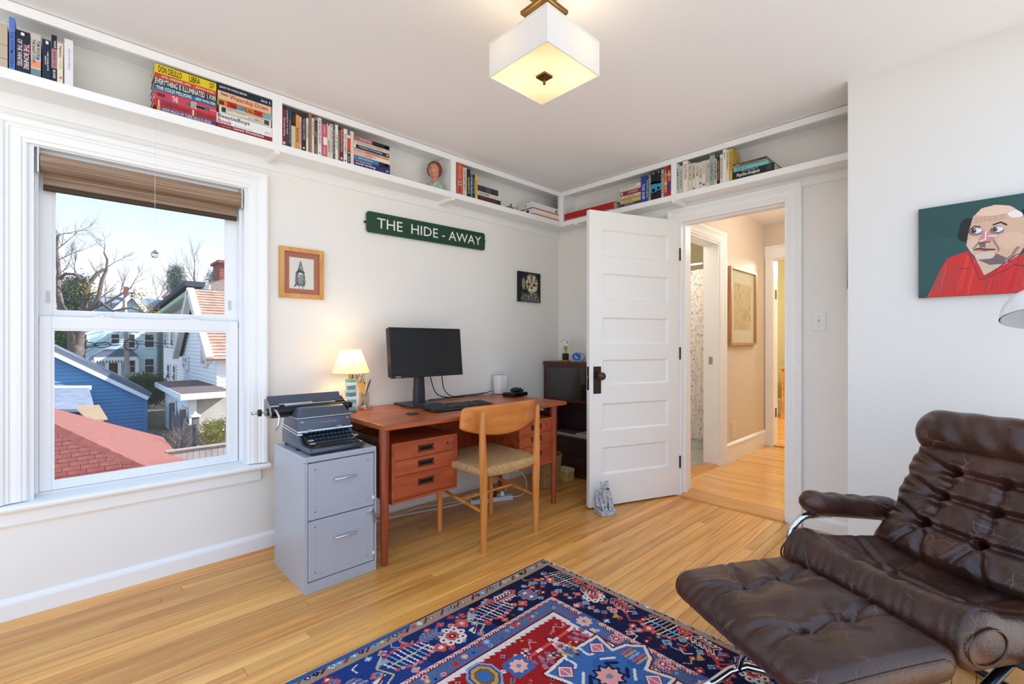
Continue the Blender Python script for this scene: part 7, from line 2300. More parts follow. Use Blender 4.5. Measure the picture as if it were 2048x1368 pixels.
m.map(lambda p: headfn(p, None)); m.move(.004, 0, hz)
mk('head', m, SKIN, bu, smooth='all')
m = MB().ball((0, 0, 0), .051, .048, .056, 36, 26)
def hairf(p):
    x, y, z = p
    a_ = math.atan2(y, x)
    w_ = 1.07 + .035 * math.sin(a_ * 9 + z * 110) + .025 * math.sin(z * 230 + a_ * 6)
    face = x > .014 and z < .034 - .007 * math.cos(a_ * 7) - .5 * abs(y) * (abs(y) > .02)
    s_ = .76 if face and abs(y) < .037 else w_
    if z < -.036:
        s_ *= .78
    return (x * s_ - .003, y * s_, z * (w_ if z > 0 else 1.02) + .003)
m.map(hairf); m.move(0, 0, hz + .002)
mk('hair', m, HAIR, bu, smooth='all')
mk('neck', MB().lathe([(.030, .055), (.025, .072), (.022, .088), (.022, .100), (.024, .112)], (-.004, 0, 0), 24), SKIN, bu, smooth='all')
m = MB().lathe([(.001, 0), (.058, 0), (.066, .014), (.066, .030), (.054, .050), (.036, .062), (.027, .068)], (0, 0, 0), 36, cap=False, sx=.62, sy=1.0)
mk('shirt', m, MINT, bu, smooth='all')
mk('collar', MB().tube([(.004, -.030, .064), (.030, -.024, .050), (.046, 0, .022), (.030, .024, .050), (.004, .030, .064)], .0042, 8), M('collar_white', C(214, 220, 206), .6), bu, smooth='all')
mk('chest', MB().ball((.016, 0, .046), .019, .022, .024), SKIN, bu, smooth='all')
for s_ in (-1, 1):
    mk('eye', MB().ball((.0435, s_ * .0150, hz + .006), .003, .0042, .0028, 10, 8), M('eye_dark', C(40, 26, 24), .3), bu, smooth='all')
    mk('eyebrow', MB().tube([(.043, s_ * .009, hz + .015), (.042, s_ * .016, hz + .0175), (.038, s_ * .023, hz + .015)], .0013, 6), HAIR, bu)
    mk('ear', MB().ball((-.002, s_ * .041, hz - .004), .006, .004, .010, 10, 8), SKIN, bu, smooth='all')
mk('lips', MB().ball((.0445, 0, hz - .029), .003, .0085, .0028, 12, 8), M('painted_lips', C(166, 72, 62), .4), bu, smooth='all')
# grey pointed figurine
gp = onx(1021, 415, -2.63)
gf = thing('grey_figurine', 'small grey winged figurine on the shelf near the corner', 'figurine', (gp.x, gp.y, SH))
GRY_ = M('grey_stone', C(122, 116, 106), .8, noise=.2, nscale=80)
m = MB().ball((0, -.01, .016), .022, .040, .015, 16, 10)
m.add([(0, -.016, .018), (0, .018, .018), (-.004, .004, .058), (.012, .0, .02), (-.014, .0, .02)], [(0, 3, 2), (3, 1, 2), (1, 4, 2), (4, 0, 2), (0, 1, 3), (0, 4, 1)])
mk('body', m, GRY_, gf, smooth=True)
mk('wing', MB().prism([(-.010, .020), (.008, .056), (.014, .022)], 'x', -.004, .004), GRY_, gf)
mk('antenna', MB().tube([(0, .026, .020), (.004, .040, .034), (.002, .048, .032)], .0014, 6), GRY_, gf)
mk('antenna', MB().tube([(.006, .026, .018), (.012, .042, .026), (.010, .050, .022)], .0014, 6), GRY_, gf)
# two flat white boxes
ya, yb_ = onx(1066, 420, SPX).y, SFY - .004
WB1 = M('white_card', C(232, 230, 228), .5)
t = thing('product_box', 'flat white box with an orange edge line, lower of the two in the corner', 'box', (SPX - .07, (ya + yb_) / 2, SH), 0, 'flat white boxes in the shelf corner')
part('carton', MB().box(SPX - .160, SPX, ya, yb_, SH, SH + .052), WB1, t, bevel=.001)
part('orange_band', MB().box(SPX, SPX + .0006, ya + .002, yb_ - .002, SH + .004, SH + .016).box(SPX - .10, SPX, ya - .0006, ya, SH + .004, SH + .012), M('box_orange', C(214, 130, 50), .5), t)
part('round_print', MB().lathe([(.014, -.0007), (.014, -.0002), (.001, -.0007)], (SPX - .060, ya, SH + .032), 18, axis='y'), BLACKP, t)
t = thing('product_box', 'flat white box with red lower edge, upper of the two in the corner', 'box', (SPX - .08, (ya + yb_) / 2, SH + .0525), 0, 'flat white boxes in the shelf corner')
part('carton', MB().box(SPX - .170, SPX - .004, ya - .004, yb_ - .006, SH + .0525, SH + .106), WB1, t, bevel=.001)
part('red_band', MB().box(SPX - .004, SPX - .0034, ya - .004, yb_ - .006, SH + .0525, SH + .062).box(SPX - .17, SPX - .004, ya - .0046, ya - .004, SH + .0525, SH + .060), M('box_red', C(190, 42, 40), .5), t)
part('grey_print', MB().box(SPX - .004, SPX - .0034, yb_ - .06, yb_ - .038, SH + .068, SH + .090), M('print_grey', C(96, 92, 92), .6), t)
part('round_print', MB().lathe([(.014, -.0047), (.014, -.0042), (.001, -.0047)], (SPX - .080, ya, SH + .084), 18, axis='y'), M('print_pale', C(190, 192, 196), .6), t)

# ================================================================ GARGOYLE DOOR STOP
gx, gy = -1.776, 2.556
STONE = M('weathered_stone', C(182, 186, 190), .85, noise=.5, nscale=75, bump=.8, bscale=130)
gg = thing('gargoyle_statue', 'grey stone gargoyle with folded wings sitting by the open door', 'statue', (gx, gy, 0), R(66))
mk('plinth', MB().box(-.058, .058, -.052, .052, .0005, .034), STONE, gg, bevel=.004)
m = MB()
# local -y is the front
m.ball((0, .016, .085), .036, .036, .050, 20, 14); m.ball((0, .004, .125), .030, .028, .032, 20, 14)     # haunches and chest
for s_ in (-1, 1):
    m.ball((s_ * .032, -.004, .060), .017, .032, .028, 14, 10)                                        # hind thighs
    m.tube([(s_ * .034, -.022, .062), (s_ * .036, -.030, .048), (s_ * .034, -.040, .040)], [.012, .010, .009], 8)
    m.ball((s_ * .034, -.044, .039), .011, .014, .006, 10, 6)
    m.tube([(s_ * .022, -.012, .142), (s_ * .020, -.026, .115), (s_ * .014, -.032, .080), (s_ * .013, -.036, .045)], [.014, .011, .009, .008], 8)   # straight front legs
    m.ball((s_ * .013, -.043, .039), .009, .012, .006, 10, 6)
    for q in (-1, 0, 1):
        m.tube([(s_ * .013 + q * .005, -.046, .040), (s_ * .013 + q * .006, -.055, .036)], [.003, .002], 6)
    # wing folded along the flank, in overlapping feathers
    for q in range(5):
        m.tube([(s_ * .034, .026, .150 - .004 * q), (s_ * (.046 + .002 * q), .042 - .006 * q, .120 - .008 * q), (s_ * (.046 + .002 * q), .046 - .011 * q, .074 - .004 * q), (s_ * .042, .040 - .012 * q, .050)], [.008, .011, .009, .004], 8)
    m.tube([(s_ * .018, .006, .188), (s_ * .026, .012, .200), (s_ * .024, .010, .212)], [.009, .007, .003], 8)                                           # ears
m.ball((0, -.008, .178), .024, .026, .024, 18, 12)                                                    # head
m.ball((0, -.032, .182), .015, .016, .008, 14, 8); m.ball((0, -.029, .163), .014, .014, .006, 14, 8)  # jaws
m.ball((0, -.040, .188), .006, .006, .005, 8, 6)
for k in range(9):
    a = PI * (k / 8) - 0
    m.ball((.024 * math.cos(a), -.010 - .016 * math.sin(a), .152), .008, .008, .011, 8, 6); m.ball((.026 * math.cos(a), .004 - .006 * math.sin(a), .170 + .012 * math.sin(a)), .008, .009, .010, 8, 6)            # ruff
for k in range(5):
    m.ball((.008 * (-1) ** k, .006 + .005 * k, .202 - .013 * k), .009, .009, .010, 8, 6)
m.tube([(0, .05, .040), (.03, .052, .042), (.052, .030, .042), (.050, .006, .040)], [.008, .007, .006, .004], 8)
o = mk('creature', m, STONE, gg, smooth='all')
rm = o.modifiers.new('union', 'REMESH'); rm.mode = 'VOXEL'; rm.voxel_size = .0026; rm.use_smooth_shade = True
mk('mouth', MB().ball((0, -.036, .1725), .010, .010, .0045, 12, 8), M('mouth_dark', C(60, 60, 62), .9), gg)

# ================================================================ OUTSIDE THE WINDOW
GZ = -4.0
def ground_mat():
    return M('garden_ground', C(112, 98, 82), .95, noise=.35, nscale=.9)
struct('ground', MB().box(-140, 40, -90, 90, GZ - .3, GZ), ground_mat(), 'brown leaf covered yard below the window')
struct('bounce_slab', MB().box(1.6, 40, -40, 40, GZ, GZ + .05), M('bounce_pale', C(188, 184, 176), .9, noise=.08, nscale=.7), 'unseen pale ground slab added to bounce daylight into the room')  # added out of view, pale so that it reflects sunlight up into the room
def onplane(u, v, p0, n):
    r = Vector(ray(u, v)); o = Vector((0, 0, H))
    t = (Vector(p0) - o).dot(n) / r.dot(n)
    return o + r * t
def siding(poly, put, pitch, lip=.022, base=.0):
    """lapped boards filling a polygon given in (a, z); put(a, z, p)"""
    m = MB()
    z0 = min(p[1] for p in poly); z1 = max(p[1] for p in poly)
    z = z0
    n = len(poly)
    while z < z1 - pitch * .2:
        def ext(zz):
            xs = []
            for i in range(n):
                (a, b), (c, d) = poly[i], poly[(i + 1) % n]
                if (b > zz) != (d > zz):
                    xs.append(a + (c - a) * (zz - b) / (d - b))
            return (min(xs), max(xs)) if len(xs) >= 2 else None
        zt = min(z + pitch, z1)
        e0, e1 = ext(z + .002), ext(zt - .004)
        if e0 and not e1:
            mid = (e0[0] + e0[1]) / 2; e1 = (mid - .01, mid + .01)
        if e0 and e1:
            v = [put(e0[0], z, base + lip), put(e0[1], z, base + lip), put(e1[1], zt, base + lip * .15), put(e1[0], zt, base + lip * .15),
                 put(e0[0], z, base - .05), put(e0[1], z, base - .05), put(e1[1], zt, base - .05), put(e1[0], zt, base - .05)]
            m.add(v, [(0, 1, 2, 3), (4, 7, 6, 5), (0, 4, 5, 1), (3, 2, 6, 7), (0, 3, 7, 4), (1, 5, 6, 2)])
        z += pitch
    return m
def stuff(o):
    o['kind'] = 'stuff'; return o
def flat(pts, th, nrm):
    """slab from a planar polygon, thickness against nrm"""
    n = len(pts); nrm = Vector(nrm).normalized()
    pts = [Vector(p) for p in pts]
    m = MB()
    return m.add(pts + [p - nrm * th for p in pts], [tuple(range(n)), tuple(range(2 * n - 1, n - 1, -1))] + [(i, i + n, (i + 1) % n + n, (i + 1) % n) for i in range(n)])
GLD = M('far_window_glass', C(52, 62, 70), .15)
WTR = M('outdoor_white', C(232, 234, 232), .6)

# ---- red hip roof of the neighbouring garage
P1 = onx(108, 850, -14.4); P2 = onx(290, 935, -12.8)
hipd = P2 - P1
nF1 = Vector((0, 1, 0)).cross(hipd).normalized()
if nF1.z < 0: nF1 = -nF1
nF2 = hipd.cross(Vector((1, 0, 0))).normalized()
if nF2.z < 0: nF2 = -nF2
rr_ = thing('red_roof', 'red shingled hip roof of a low building just below the window', 'roof', (P2.x, P2.y, GZ))
SHR = M('shingle_red', C(108, 54, 47), .9, noise=.22, nscale=5)
SHR2 = M('shingle_red_sunlit', C(124, 74, 66), .9, noise=.14, nscale=7)  # same red shingle, sunlight on the far slope put into a lighter colour
P0 = P1 - hipd * .9
P3 = P2 + hipd * .75
far_l = onplane(60, 805, P1, nF2)
f2 = [P0, onplane(90, 812, P1, nF2), onplane(213, 845, P1, nF2), onplane(326, 874, P1, nF2), onplane(353, 905, P1, nF2), onplane(470, 914, P1, nF2), onplane(470, 960, P1, nF2), P3]
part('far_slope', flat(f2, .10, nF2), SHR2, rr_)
f1 = [P0, P3, Vector((P3.x, -4.5, P3.z)), Vector((P0.x, -4.5, P0.z))]
part('near_slope_deck', flat([p - nF1 * .012 for p in f1], .10, nF1), M('roof_gap_dark', C(58, 28, 28), .95), rr_)
part('lower_wall', MB().box(-15.5, P3.x - .4, -4.2, P3.y - .3, GZ, P3.z - .3), M('garage_wall', C(150, 140, 130), .9), rr_)
sdn = Vector((hipd.x, 0, hipd.z)).normalized()           # down the near slope
PIT, SLN = .141, .285
rr = random.Random(21)
cnt = 0
shing = []
smesh = None
k = -14
while k < 16:
    base = P1 + sdn * (k * PIT)
    t_hip = (base.x - P1.x) / hipd.x
    ymax = P1.y + hipd.y * t_hip - .02
    y = -1.75 + (k % 2) * SLN * .5 + (k % 3) * .03
    while y < ymax - .04:
        y1 = min(y + SLN - .008, ymax)
        if cnt < 290 and y1 - y > .05:
            w_ = (y1 - y) / 2
            full = abs(y1 - y - (SLN - .008)) < 1e-4
            c = base + Vector((0, (y + y1) / 2 - base.y, 0))
            if full and smesh is not None:
                o = smesh.copy(); COL.objects.link(o); o.parent = rr_
            else:
                m = MB().obox((0, 0, 0), sdn, (0, 1, 0), nF1, PIT / 2 - .006, w_, .007)
                o = mk('shingle', m, SHR, rr_)
                if full:
                    smesh = o
            o.location = c + nF1 * (.004 + .003 * rr.random()) - Vector(rr_.location)
            cnt += 1
        y += SLN
    k += 1
# cap shingles along the hip, reaching over both slopes
n_cap = 30
hd_ = hipd.normalized()
side1 = nF1.cross(hd_).normalized(); side1 = side1 if side1.y < 0 else -side1
side2 = nF2.cross(hd_).normalized(); side2 = side2 if side2.y > 0 else -side2
q = P1 - hd_ * 1.8
for i in range(n_cap):
    a_ = q + hd_ * (i * .16); b_ = a_ + hd_ * .175
    up_ = (nF1 + nF2).normalized() * (.016 + .004 * (i % 2))
    m = MB().add([a_ + side1 * .17 + up_ * .6, a_ + up_ * 1.3, a_ + side2 * .06 + up_ * .7, b_ + side1 * .17 + up_, b_ + up_ * 1.9, b_ + side2 * .06 + up_], [(0, 1, 4, 3), (1, 2, 5, 4)])
    part('cap_shingle', m, SHR, rr_)

# ---- blue garage
BX = -34.0
BLU = M('blue_clapboard', C(82, 140, 188), .75, noise=.05, nscale=1.2)
bg_ = thing('blue_garage', 'blue clapboard garage with white roof edge left in the window', 'building', (BX, 3, GZ))
pa, pb = onx(60, 686, BX), onx(294, 797, BX)
polyb = [(pa.y, GZ), (pb.y, GZ), (pb.y, pb.z), (pa.y, pa.z)]
stuff(part('clapboards', siding(polyb, lambda a, z, p: (BX + p, a, z), .20, .05), BLU, bg_))
part('side_wall', MB().box(BX - 8, BX - .06, pb.y - .12, pb.y - .02, GZ, pb.z - .05), BLU, bg_)
part('corner_board', MB().box(BX - .05, BX + .07, pb.y - .16, pb.y + .02, GZ, pb.z), BLU, bg_)
e0, e1 = onx(60, 681, BX + .3), onx(299, 794, BX + .3)
rd = (e1 - e0).normalized()
rn = Vector((0, -rd.z, rd.y)); rn = rn if rn.z > 0 else -rn
part('roof', MB().add([e0, e1, e1 - Vector((9, 0, 0)), e0 - Vector((9, 0, 0)), e0 + rn * .25, e1 + rn * .25, e1 + rn * .25 - Vector((9, 0, 0)), e0 + rn * .25 - Vector((9, 0, 0))], [(0, 1, 2, 3), (4, 7, 6, 5), (0, 4, 5, 1), (1, 5, 6, 2), (2, 6, 7, 3), (3, 7, 4, 0)]), M('roof_slate', C(92, 100, 116), .85), bg_)
part('rake_board', MB().bar(e0 - rn * .10 + Vector((.03, 0, 0)), e1 - rn * .10 + Vector((.03, 0, 0)), .08, .20, rn), WTR, bg_)
# lean-to with grey roof in front of it
lt = thing('garden_shed', 'low shed with grey shingle roof before the blue garage', 'shed', (-29, -1, GZ))
t0, t1 = onx(60, 780, BX + .4), onx(178, 779, BX + .4)
b0, b1 = onx(60, 824, -27), onx(190, 824, -27)
part('roof', flat([t0, t1, b1, b0], .12, (b0 - t0).cross(Vector((0, -1, 0)))), M('shingle_grey', C(112, 120, 136), .9, noise=.2, nscale=2.5), lt)
part('ridge_trim', MB().bar(t0 + Vector((.1, 0, .1)), t1 + Vector((.1, .1, .1)), .14, .22), WTR, lt)
part('wall', MB().box(BX + .5, -27.4, b0.y, b1.y - .2, GZ, b1.z - .1), BLU, lt)
sl_ = thing('slatted_deck', 'tan slatted board roof beyond the red shingles', 'deck', (-24, 0, GZ))
for k in range(11):
    a_ = onx(150 + 2.6 * k, 815 + 2.6 * k, -25 + .28 * k); b_ = onx(199 + 1.6 * k, 814 + 2.8 * k, -25 + .28 * k)
    part('slat', MB().bar(a_, Vector((a_.x, b_.y, a_.z)), .16, .06), M('tan_board', C(176, 152, 124), .85), sl_)
part('frame', MB().box(-25.2, -21.8, onx(150, 815, -25).y, onx(205, 815, -25).y, GZ, onx(200, 842, -22.2).z - .25), M('deck_under', C(110, 92, 74), .9), sl_)

# ---- pale house far behind
FXP = -75.0
PALE = M('pale_blue_siding', C(196, 222, 230), .75)
fh = thing('pale_house', 'pale blue two storey house with dark porch roof far behind', 'house', (FXP, 5, GZ))
F_ = lambda u, v, x=FXP: onx(u, v, x)
L0, L1 = F_(150, 700), F_(313, 700)
eave = F_(230, 637).z
part('front_wall', MB().box(FXP - 9, FXP, L0.y, L1.y, GZ, eave), PALE, fh)
g0, g1, g2 = F_(206, 640), F_(263, 588), F_(309, 640)
part('gable_wall', MB().prism([(g0.y, eave), (g2.y, eave), (g1.y, g1.z)], 'x', FXP - 4, FXP + .02), PALE, fh)
RSL = M('far_slate_roof', C(120, 132, 150), .85)
r0, r1 = F_(148, 590, FXP - 6), F_(322, 603, FXP - 6)
part('main_roof', flat([F_(146, 640, FXP + .5), F_(318, 640, FXP + .5), Vector((r1.x, r1.y, r0.z)), r0], .3, (1, 0, 1)), RSL, fh)
for a_, b_ in ((g0, g1), (g2, g1)):
    d_ = (b_ - a_)
    part('gable_roof', MB().bar(a_ - d_ * .06 + Vector((-1.6, 0, .15)), b_ + Vector((-1.6, 0, .15)), 4.2, .35, (0, -d_.z, d_.y) if True else (0, 0, 1)), RSL, fh)
    part('rake_trim', MB().bar(a_ - d_ * .06 + Vector((.6, 0, -.15)), b_ + Vector((.6, 0, -.15)), .3, .45, (0, -d_.z, d_.y)), WTR, fh)
c0, c1 = F_(248, 573, FXP - 5), F_(257, 605, FXP - 5)
part('chimney', MB().box(FXP - 6, FXP - 5, c0.y, c1.y, c1.z, c0.z), M('brick_red', C(134, 76, 70), .9, noise=.2, nscale=2), fh)
for (ua, ub, va, vb) in ((162, 173, 669, 689), (223, 238, 669, 686), (258, 269, 669, 695), (290, 307, 669, 694), (290, 307, 718, 744), (259, 269, 721, 744), (163, 174, 722, 744)):
    a_, b_ = F_(ua, va), F_(ub, vb)
    w_ = part('window', MB().box(FXP, FXP + .12, a_.y - .18, b_.y + .18, b_.z - .18, a_.z + .18), WTR, fh)
    sub('pane', MB().box(FXP + .10, FXP + .16, a_.y, b_.y, b_.z, (a_.z + b_.z) / 2 - .05).box(FXP + .10, FXP + .16, a_.y, b_.y, (a_.z + b_.z) / 2 + .05, a_.z), GLD, fh, w_)
pz = F_(230, 714, FXP + 4).z
pl, pr_ = F_(183, 714, FXP + 4), F_(278, 714, FXP + 4)
tp0, tp1 = F_(210, 698, FXP + .3), F_(262, 698, FXP + .3)
pm = MB()
A, B = Vector((FXP + 4, pl.y, pz)), Vector((FXP + 4, pr_.y, pz)); Cc, Dd = Vector((FXP, pl.y, pz)), Vector((FXP, pr_.y, pz))
T0, T1 = Vector((FXP + .2, tp0.y, tp0.z)), Vector((FXP + .2, tp1.y, tp0.z))
pm.add([A, B, Dd, Cc, T0, T1], [(0, 1, 5, 4), (1, 2, 5), (3, 0, 4), (2, 3, 4, 5), (0, 3, 2, 1)])
part('porch_roof', pm, M('porch_slate', C(70, 78, 96), .85), fh)
part('porch_beam', MB().box(FXP + 3.6, FXP + 4.0, pl.y + .2, pr_.y - .2, pz - .45, pz), WTR, fh)
aw = F_(190, 717, FXP + 4); aw1 = F_(256, 724, FXP + 4)
n_ = 22
ms_ = MB()
for k in range(n_):
    if k % 2 == 0:
        y0 = aw.y + (aw1.y - aw.y) * k / n_; y1 = aw.y + (aw1.y - aw.y) * (k + 1) / n_
        ms_.box(FXP + 4.0, FXP + 4.06, y0, y1, aw1.z, pz - .4)
stuff(part('awning_stripes', ms_, WTR, fh))
part('awning_cloth', MB().box(FXP + 3.95, FXP + 4.0, aw.y, aw1.y, aw1.z, pz - .4), M('awning_dark', C(70, 84, 84), .8), fh)
for u in (187, 214, 239, 274):
    p = F_(u, 740, FXP + 3.8)
    part('porch_post', MB().box(FXP + 3.65, FXP + 3.95, p.y - .15, p.y + .15, GZ, pz - .3), WTR, fh)
d0, d1 = F_(214, 727, FXP + .1), F_(238, 760, FXP + .1)
part('porch_door', MB().box(FXP, FXP + .1, d0.y, d1.y, GZ + .6, d0.z), M('door_brown', C(112, 74, 56), .7), fh)
part('porch_floor', MB().box(FXP, FXP + 4, pl.y, pr_.y, GZ, GZ + .6), M('porch_grey', C(140, 142, 142), .8), fh)

# ---- white house on the right: gable end with brown roof
WHS = M('white_clapboard', C(246, 247, 248), .75)
wh = thing('white_house', 'white clapboard house with brown shingle gable at the right', 'house', (-36, 6, GZ))
YG, XN, XF_, XR = 6.0, -30.3, -41.0, -35.6
ZE, ZR = .38, 4.45
stuff(part('clapboards', siding([(XF_, GZ), (XN, GZ), (XN, ZE), (XR, ZR), (XF_, ZE)], lambda a, z, p: (a, YG - p, z), .24, .05), WHS, wh))
part('wall_core', MB().prism([(XF_ + .1, GZ), (XN - .1, GZ), (XN - .1, ZE - .1), (XR, ZR - .2), (XF_ + .1, ZE - .1)], 'y', YG + .06, YG + 9), WHS, wh)
stuff(part('front_clapboards', siding([(YG, GZ), (YG + 9, GZ), (YG + 9, ZE), (YG, ZE)], lambda a, z, p: (XN - .1 + p, a, z), .24, .05), WHS, wh))
nrf = Vector((ZR - ZE, 0, XN - XR)).normalized()
nrf = nrf if nrf.z > 0 else -nrf
BRS = M('brown_shingle', C(166, 134, 118), .9, noise=.25, nscale=2.2)
sdir = Vector((XN - XR, 0, ZE - ZR)); SL = sdir.length; sdir.normalize()
stuff(part('shingle_courses', siding([(YG - .6, -.5), (YG + 9, -.5), (YG + 9, SL), (YG - .6, SL)], lambda a, z, p: Vector((XN, 0, ZE)) - sdir * z + Vector((0, a, 0)) + nrf * (p + .12), .30, .06), BRS, wh))
sd2 = Vector((XF_ - XR, 0, ZE - ZR)).normalized()
part('rear_roof', flat([Vector((XR, YG - .6, ZR + .15)), Vector((XR, YG + 9, ZR + .15)), Vector((XF_, YG + 9, ZE + .12)) + sd2 * .5, Vector((XF_, YG - .6, ZE + .12)) + sd2 * .5], .15, (-1, 0, 1)), M('dark_shingle', C(62, 66, 74), .9), wh)
for (xa, xb) in ((XN + .35, XR), (XF_ - .35, XR)):
    za_ = ZE - .25
    part('rake_board', MB().bar((xa, YG - .45, za_), (xb, YG - .45, ZR - .02), .35, .50, (0, 0, 1)), M('cream_trim', C(222, 216, 204), .7), wh)
def gwin(par, root, ua, ub, va, vb, Y, mat=GLD):
    a_, b_ = ony(ua, va, Y), ony(ub, vb, Y)
    x0, x1 = sorted((a_.x, b_.x))
    w_ = part('window', MB().box(x0 - .2, x1 + .2, Y - .14, Y, b_.z - .2, a_.z + .2), WTR, root)
    sub('pane', MB().box(x0, x1, Y - .18, Y - .10, b_.z, (a_.z + b_.z) / 2 - .06).box(x0, x1, Y - .18, Y - .10, (a_.z + b_.z) / 2 + .06, a_.z), GLD, root, w_)
gwin(None, wh, 407.5, 414.5, 672, 726, YG - .05)
gwin(None, wh, 371, 377, 716, 734, YG - .05)
part('downspout', MB().tube([(XF_ + 2.2, YG - .2, ZE - .6), (XF_ + 2.2, YG - .2, GZ)], .07, 6), WTR, wh)
part('gutter', MB().box(XN - .05, XN + .18, YG - .6, YG + 9, ZE - .08, ZE + .12), WTR, wh)
cb = ony(441, 555, 12.0)
ch_ = part('chimney', MB().box(cb.x - 1.6, cb.x + 1.6, 11.6, 12.8, 3, ony(441, 527, 12.0).z), M('brick_red', C(134, 76, 70), .9, noise=.2, nscale=2), wh)
sub('chimney_cap', MB().box(cb.x - 1.9, cb.x + 1.9, 11.4, 13.0, ony(441, 530, 12.0).z, ony(441, 525, 12.0).z), M('brick_red', C(134, 76, 70), .9, noise=.2, nscale=2), wh, ch_)

# ---- larger white house behind it with dark rake
wh2 = thing('white_house', 'taller white house with dark roof edge behind the brown gable', 'house', (-58, 8, GZ))
Y2 = 8.0
q0, q1 = ony(309, 641, Y2), ony(408, 574, Y2)
xl = ony(328, 700, Y2).x
pl2 = [(xl, GZ), (-43, GZ), (-43, q1.z), (q1.x, q1.z), (xl, q0.z + (q1.z - q0.z) * (xl - q0.x) / (q1.x - q0.x))]
stuff(part('clapboards', siding(pl2, lambda a, z, p: (a, Y2 - p, z), .30, .06), WHS, wh2))
part('side_wall', MB().box(xl, -43, Y2 + .06, Y2 + 10, GZ, q0.z + .2), WHS, wh2)
part('dark_rake', MB().bar(q0 + Vector((0, -.6, .2)), q1 + Vector((0, -.6, .2)), 1.4, .42), M('dark_shingle', C(62, 66, 74), .9), wh2)
part('green_trim', MB().bar(q0 + Vector((1.5, -.9, -.35)), q1 + Vector((0, -.9, -.45)), .4, .35), M('sage_trim', C(176, 204, 180), .7), wh2)
gl_ = ony(313, 700, Y2 + 1.0)
part('rear_wall', MB().box(gl_.x, xl, Y2 + .9, Y2 + 9, GZ, ony(320, 646, Y2 + 1).z), WHS, wh2)
for (a_, b_, c_, d_) in ((332, 335, 664, 690), (345, 348, 664, 690), (338, 341, 730, 757), (350, 352.5, 732, 760)):
    gwin(None, wh2, a_, b_, c_, d_, Y2 - .05)
dm0, dm1 = ony(327, 592, 11.0), ony(372, 640, 11.0)
part('dormer_wall', MB().box(dm0.x, dm1.x, 11.0, 16, dm1.z - 2, dm0.z), WHS, wh2)
part('dormer_roof', flat([ony(322, 594, 10.4), ony(404, 590, 10.4), ony(410, 571, 14.0), ony(345, 572, 14.0)], .3, (0, -1, 1)), BRS, wh2)
part('upper_roof', flat([ony(395, 583, 9.0), ony(452, 586, 9.0), ony(452, 548, 13.5), ony(432, 556, 13.5)], .3, (0, -1, 1)), BRS, wh2)

# ---- lean-to at the white house
ln = thing('lean_to', 'white lean-to with dark flat roof and a canvas front', 'shed', (-31, 5, GZ))
LX0, LX1, LY0, LY1, LZ = -35.2, -27.0, 4.25, 5.94, -1.45
stuff(part('clapboards', siding([(LX0, GZ), (LX1, GZ), (LX1, LZ - .1), (LX0, LZ - .1)], lambda a, z, p: (a, LY0 - p, z), .20, .05), WHS, ln))
part('canvas_front', MB().box(LX1 - .10, LX1 - .04, LY0 + .25, LY1, GZ, LZ - .12), M('canvas_tarp', C(176, 170, 162), .9, noise=.12, nscale=1.2), ln)
part('corner_post', MB().box(LX1 - .2, LX1 + .06, LY0 - .08, LY0 + .22, GZ, LZ - .1), WTR, ln)
part('roof', MB().box(LX0 - .5, LX1 + .5, LY0 - .45, LY1, LZ, LZ + .16), M('lean_roof', C(92, 78, 76), .9, noise=.1, nscale=1), ln)
part('fascia', MB().box(LX0 - .5, LX1 + .56, LY0 - .50, LY0 - .45, LZ - .15, LZ + .14).box(LX1 + .5, LX1 + .56, LY0 - .45, LY1, LZ - .15, LZ + .14), WTR, ln)

# ---- fences
FEN = M('weathered_fence', C(112, 108, 108), .9, noise=.15, nscale=2)
fe = thing('scalloped_fence', 'grey picket fence with scalloped top beside the lean-to', 'fence', (-25, 4.1, GZ))
px_ = [-31.0, -27.6, -24.4, -21.6, -19.2]
for x in px_:
    p_ = part('post', MB().box(x - .12, x + .12, 3.88, 4.12, GZ, -2.15), FEN, fe)
    sub('post_cap', MB().box(x - .17, x + .17, 3.83, 4.17, -2.15, -2.08).add([(x - .12, 3.88, -2.08), (x + .12, 3.88, -2.08), (x + .12, 4.12, -2.08), (x - .12, 4.12, -2.08), (x, 4.0, -1.9)], [(0, 1, 4), (1, 2, 4), (2, 3, 4), (3, 0, 4)]), WTR, fe, p_)
for a_, b_ in zip(px_, px_[1:]):
    nb = 9
    for k in range(nb):
        t = (k + .5) / nb
        x = a_ + .12 + (b_ - a_ - .24) * t
        w_ = (b_ - a_ - .24) / nb / 2 - .008
        part('picket', MB().box(x - w_, x + w_, 3.97, 4.0, GZ, -2.38 - .34 * math.sin(PI * t)), FEN, fe)
    part('rail', MB().bar((a_, 4.03, -2.9), (b_, 4.03, -2.9), .05, .12), FEN, fe)
    part('rail', MB().bar((a_, 4.03, -3.6), (b_, 4.03, -3.6), .05, .12), FEN, fe)
f2_ = thing('board_fence', 'pale weathered board fence at the lower right behind the red roof', 'fence', (-17, 3, GZ))
yy0 = onx(352, 900, -17).y
zt_ = onx(400, 897, -17).z
for k in range(22):
    y = yy0 - .2 + k * .16
    part('board', MB().box(-17.03, -17.0, y, y + .15, GZ, zt_ + .02 * math.sin(k)), M('pale_board', C(156, 152, 148), .9, noise=.12, nscale=3), f2_)
part('top_rail', MB().box(-17.06, -16.95, yy0 - .25, yy0 + 3.4, zt_ + .02, zt_ + .07), M('pale_board', C(156, 152, 148), .9, noise=.12, nscale=3), f2_)

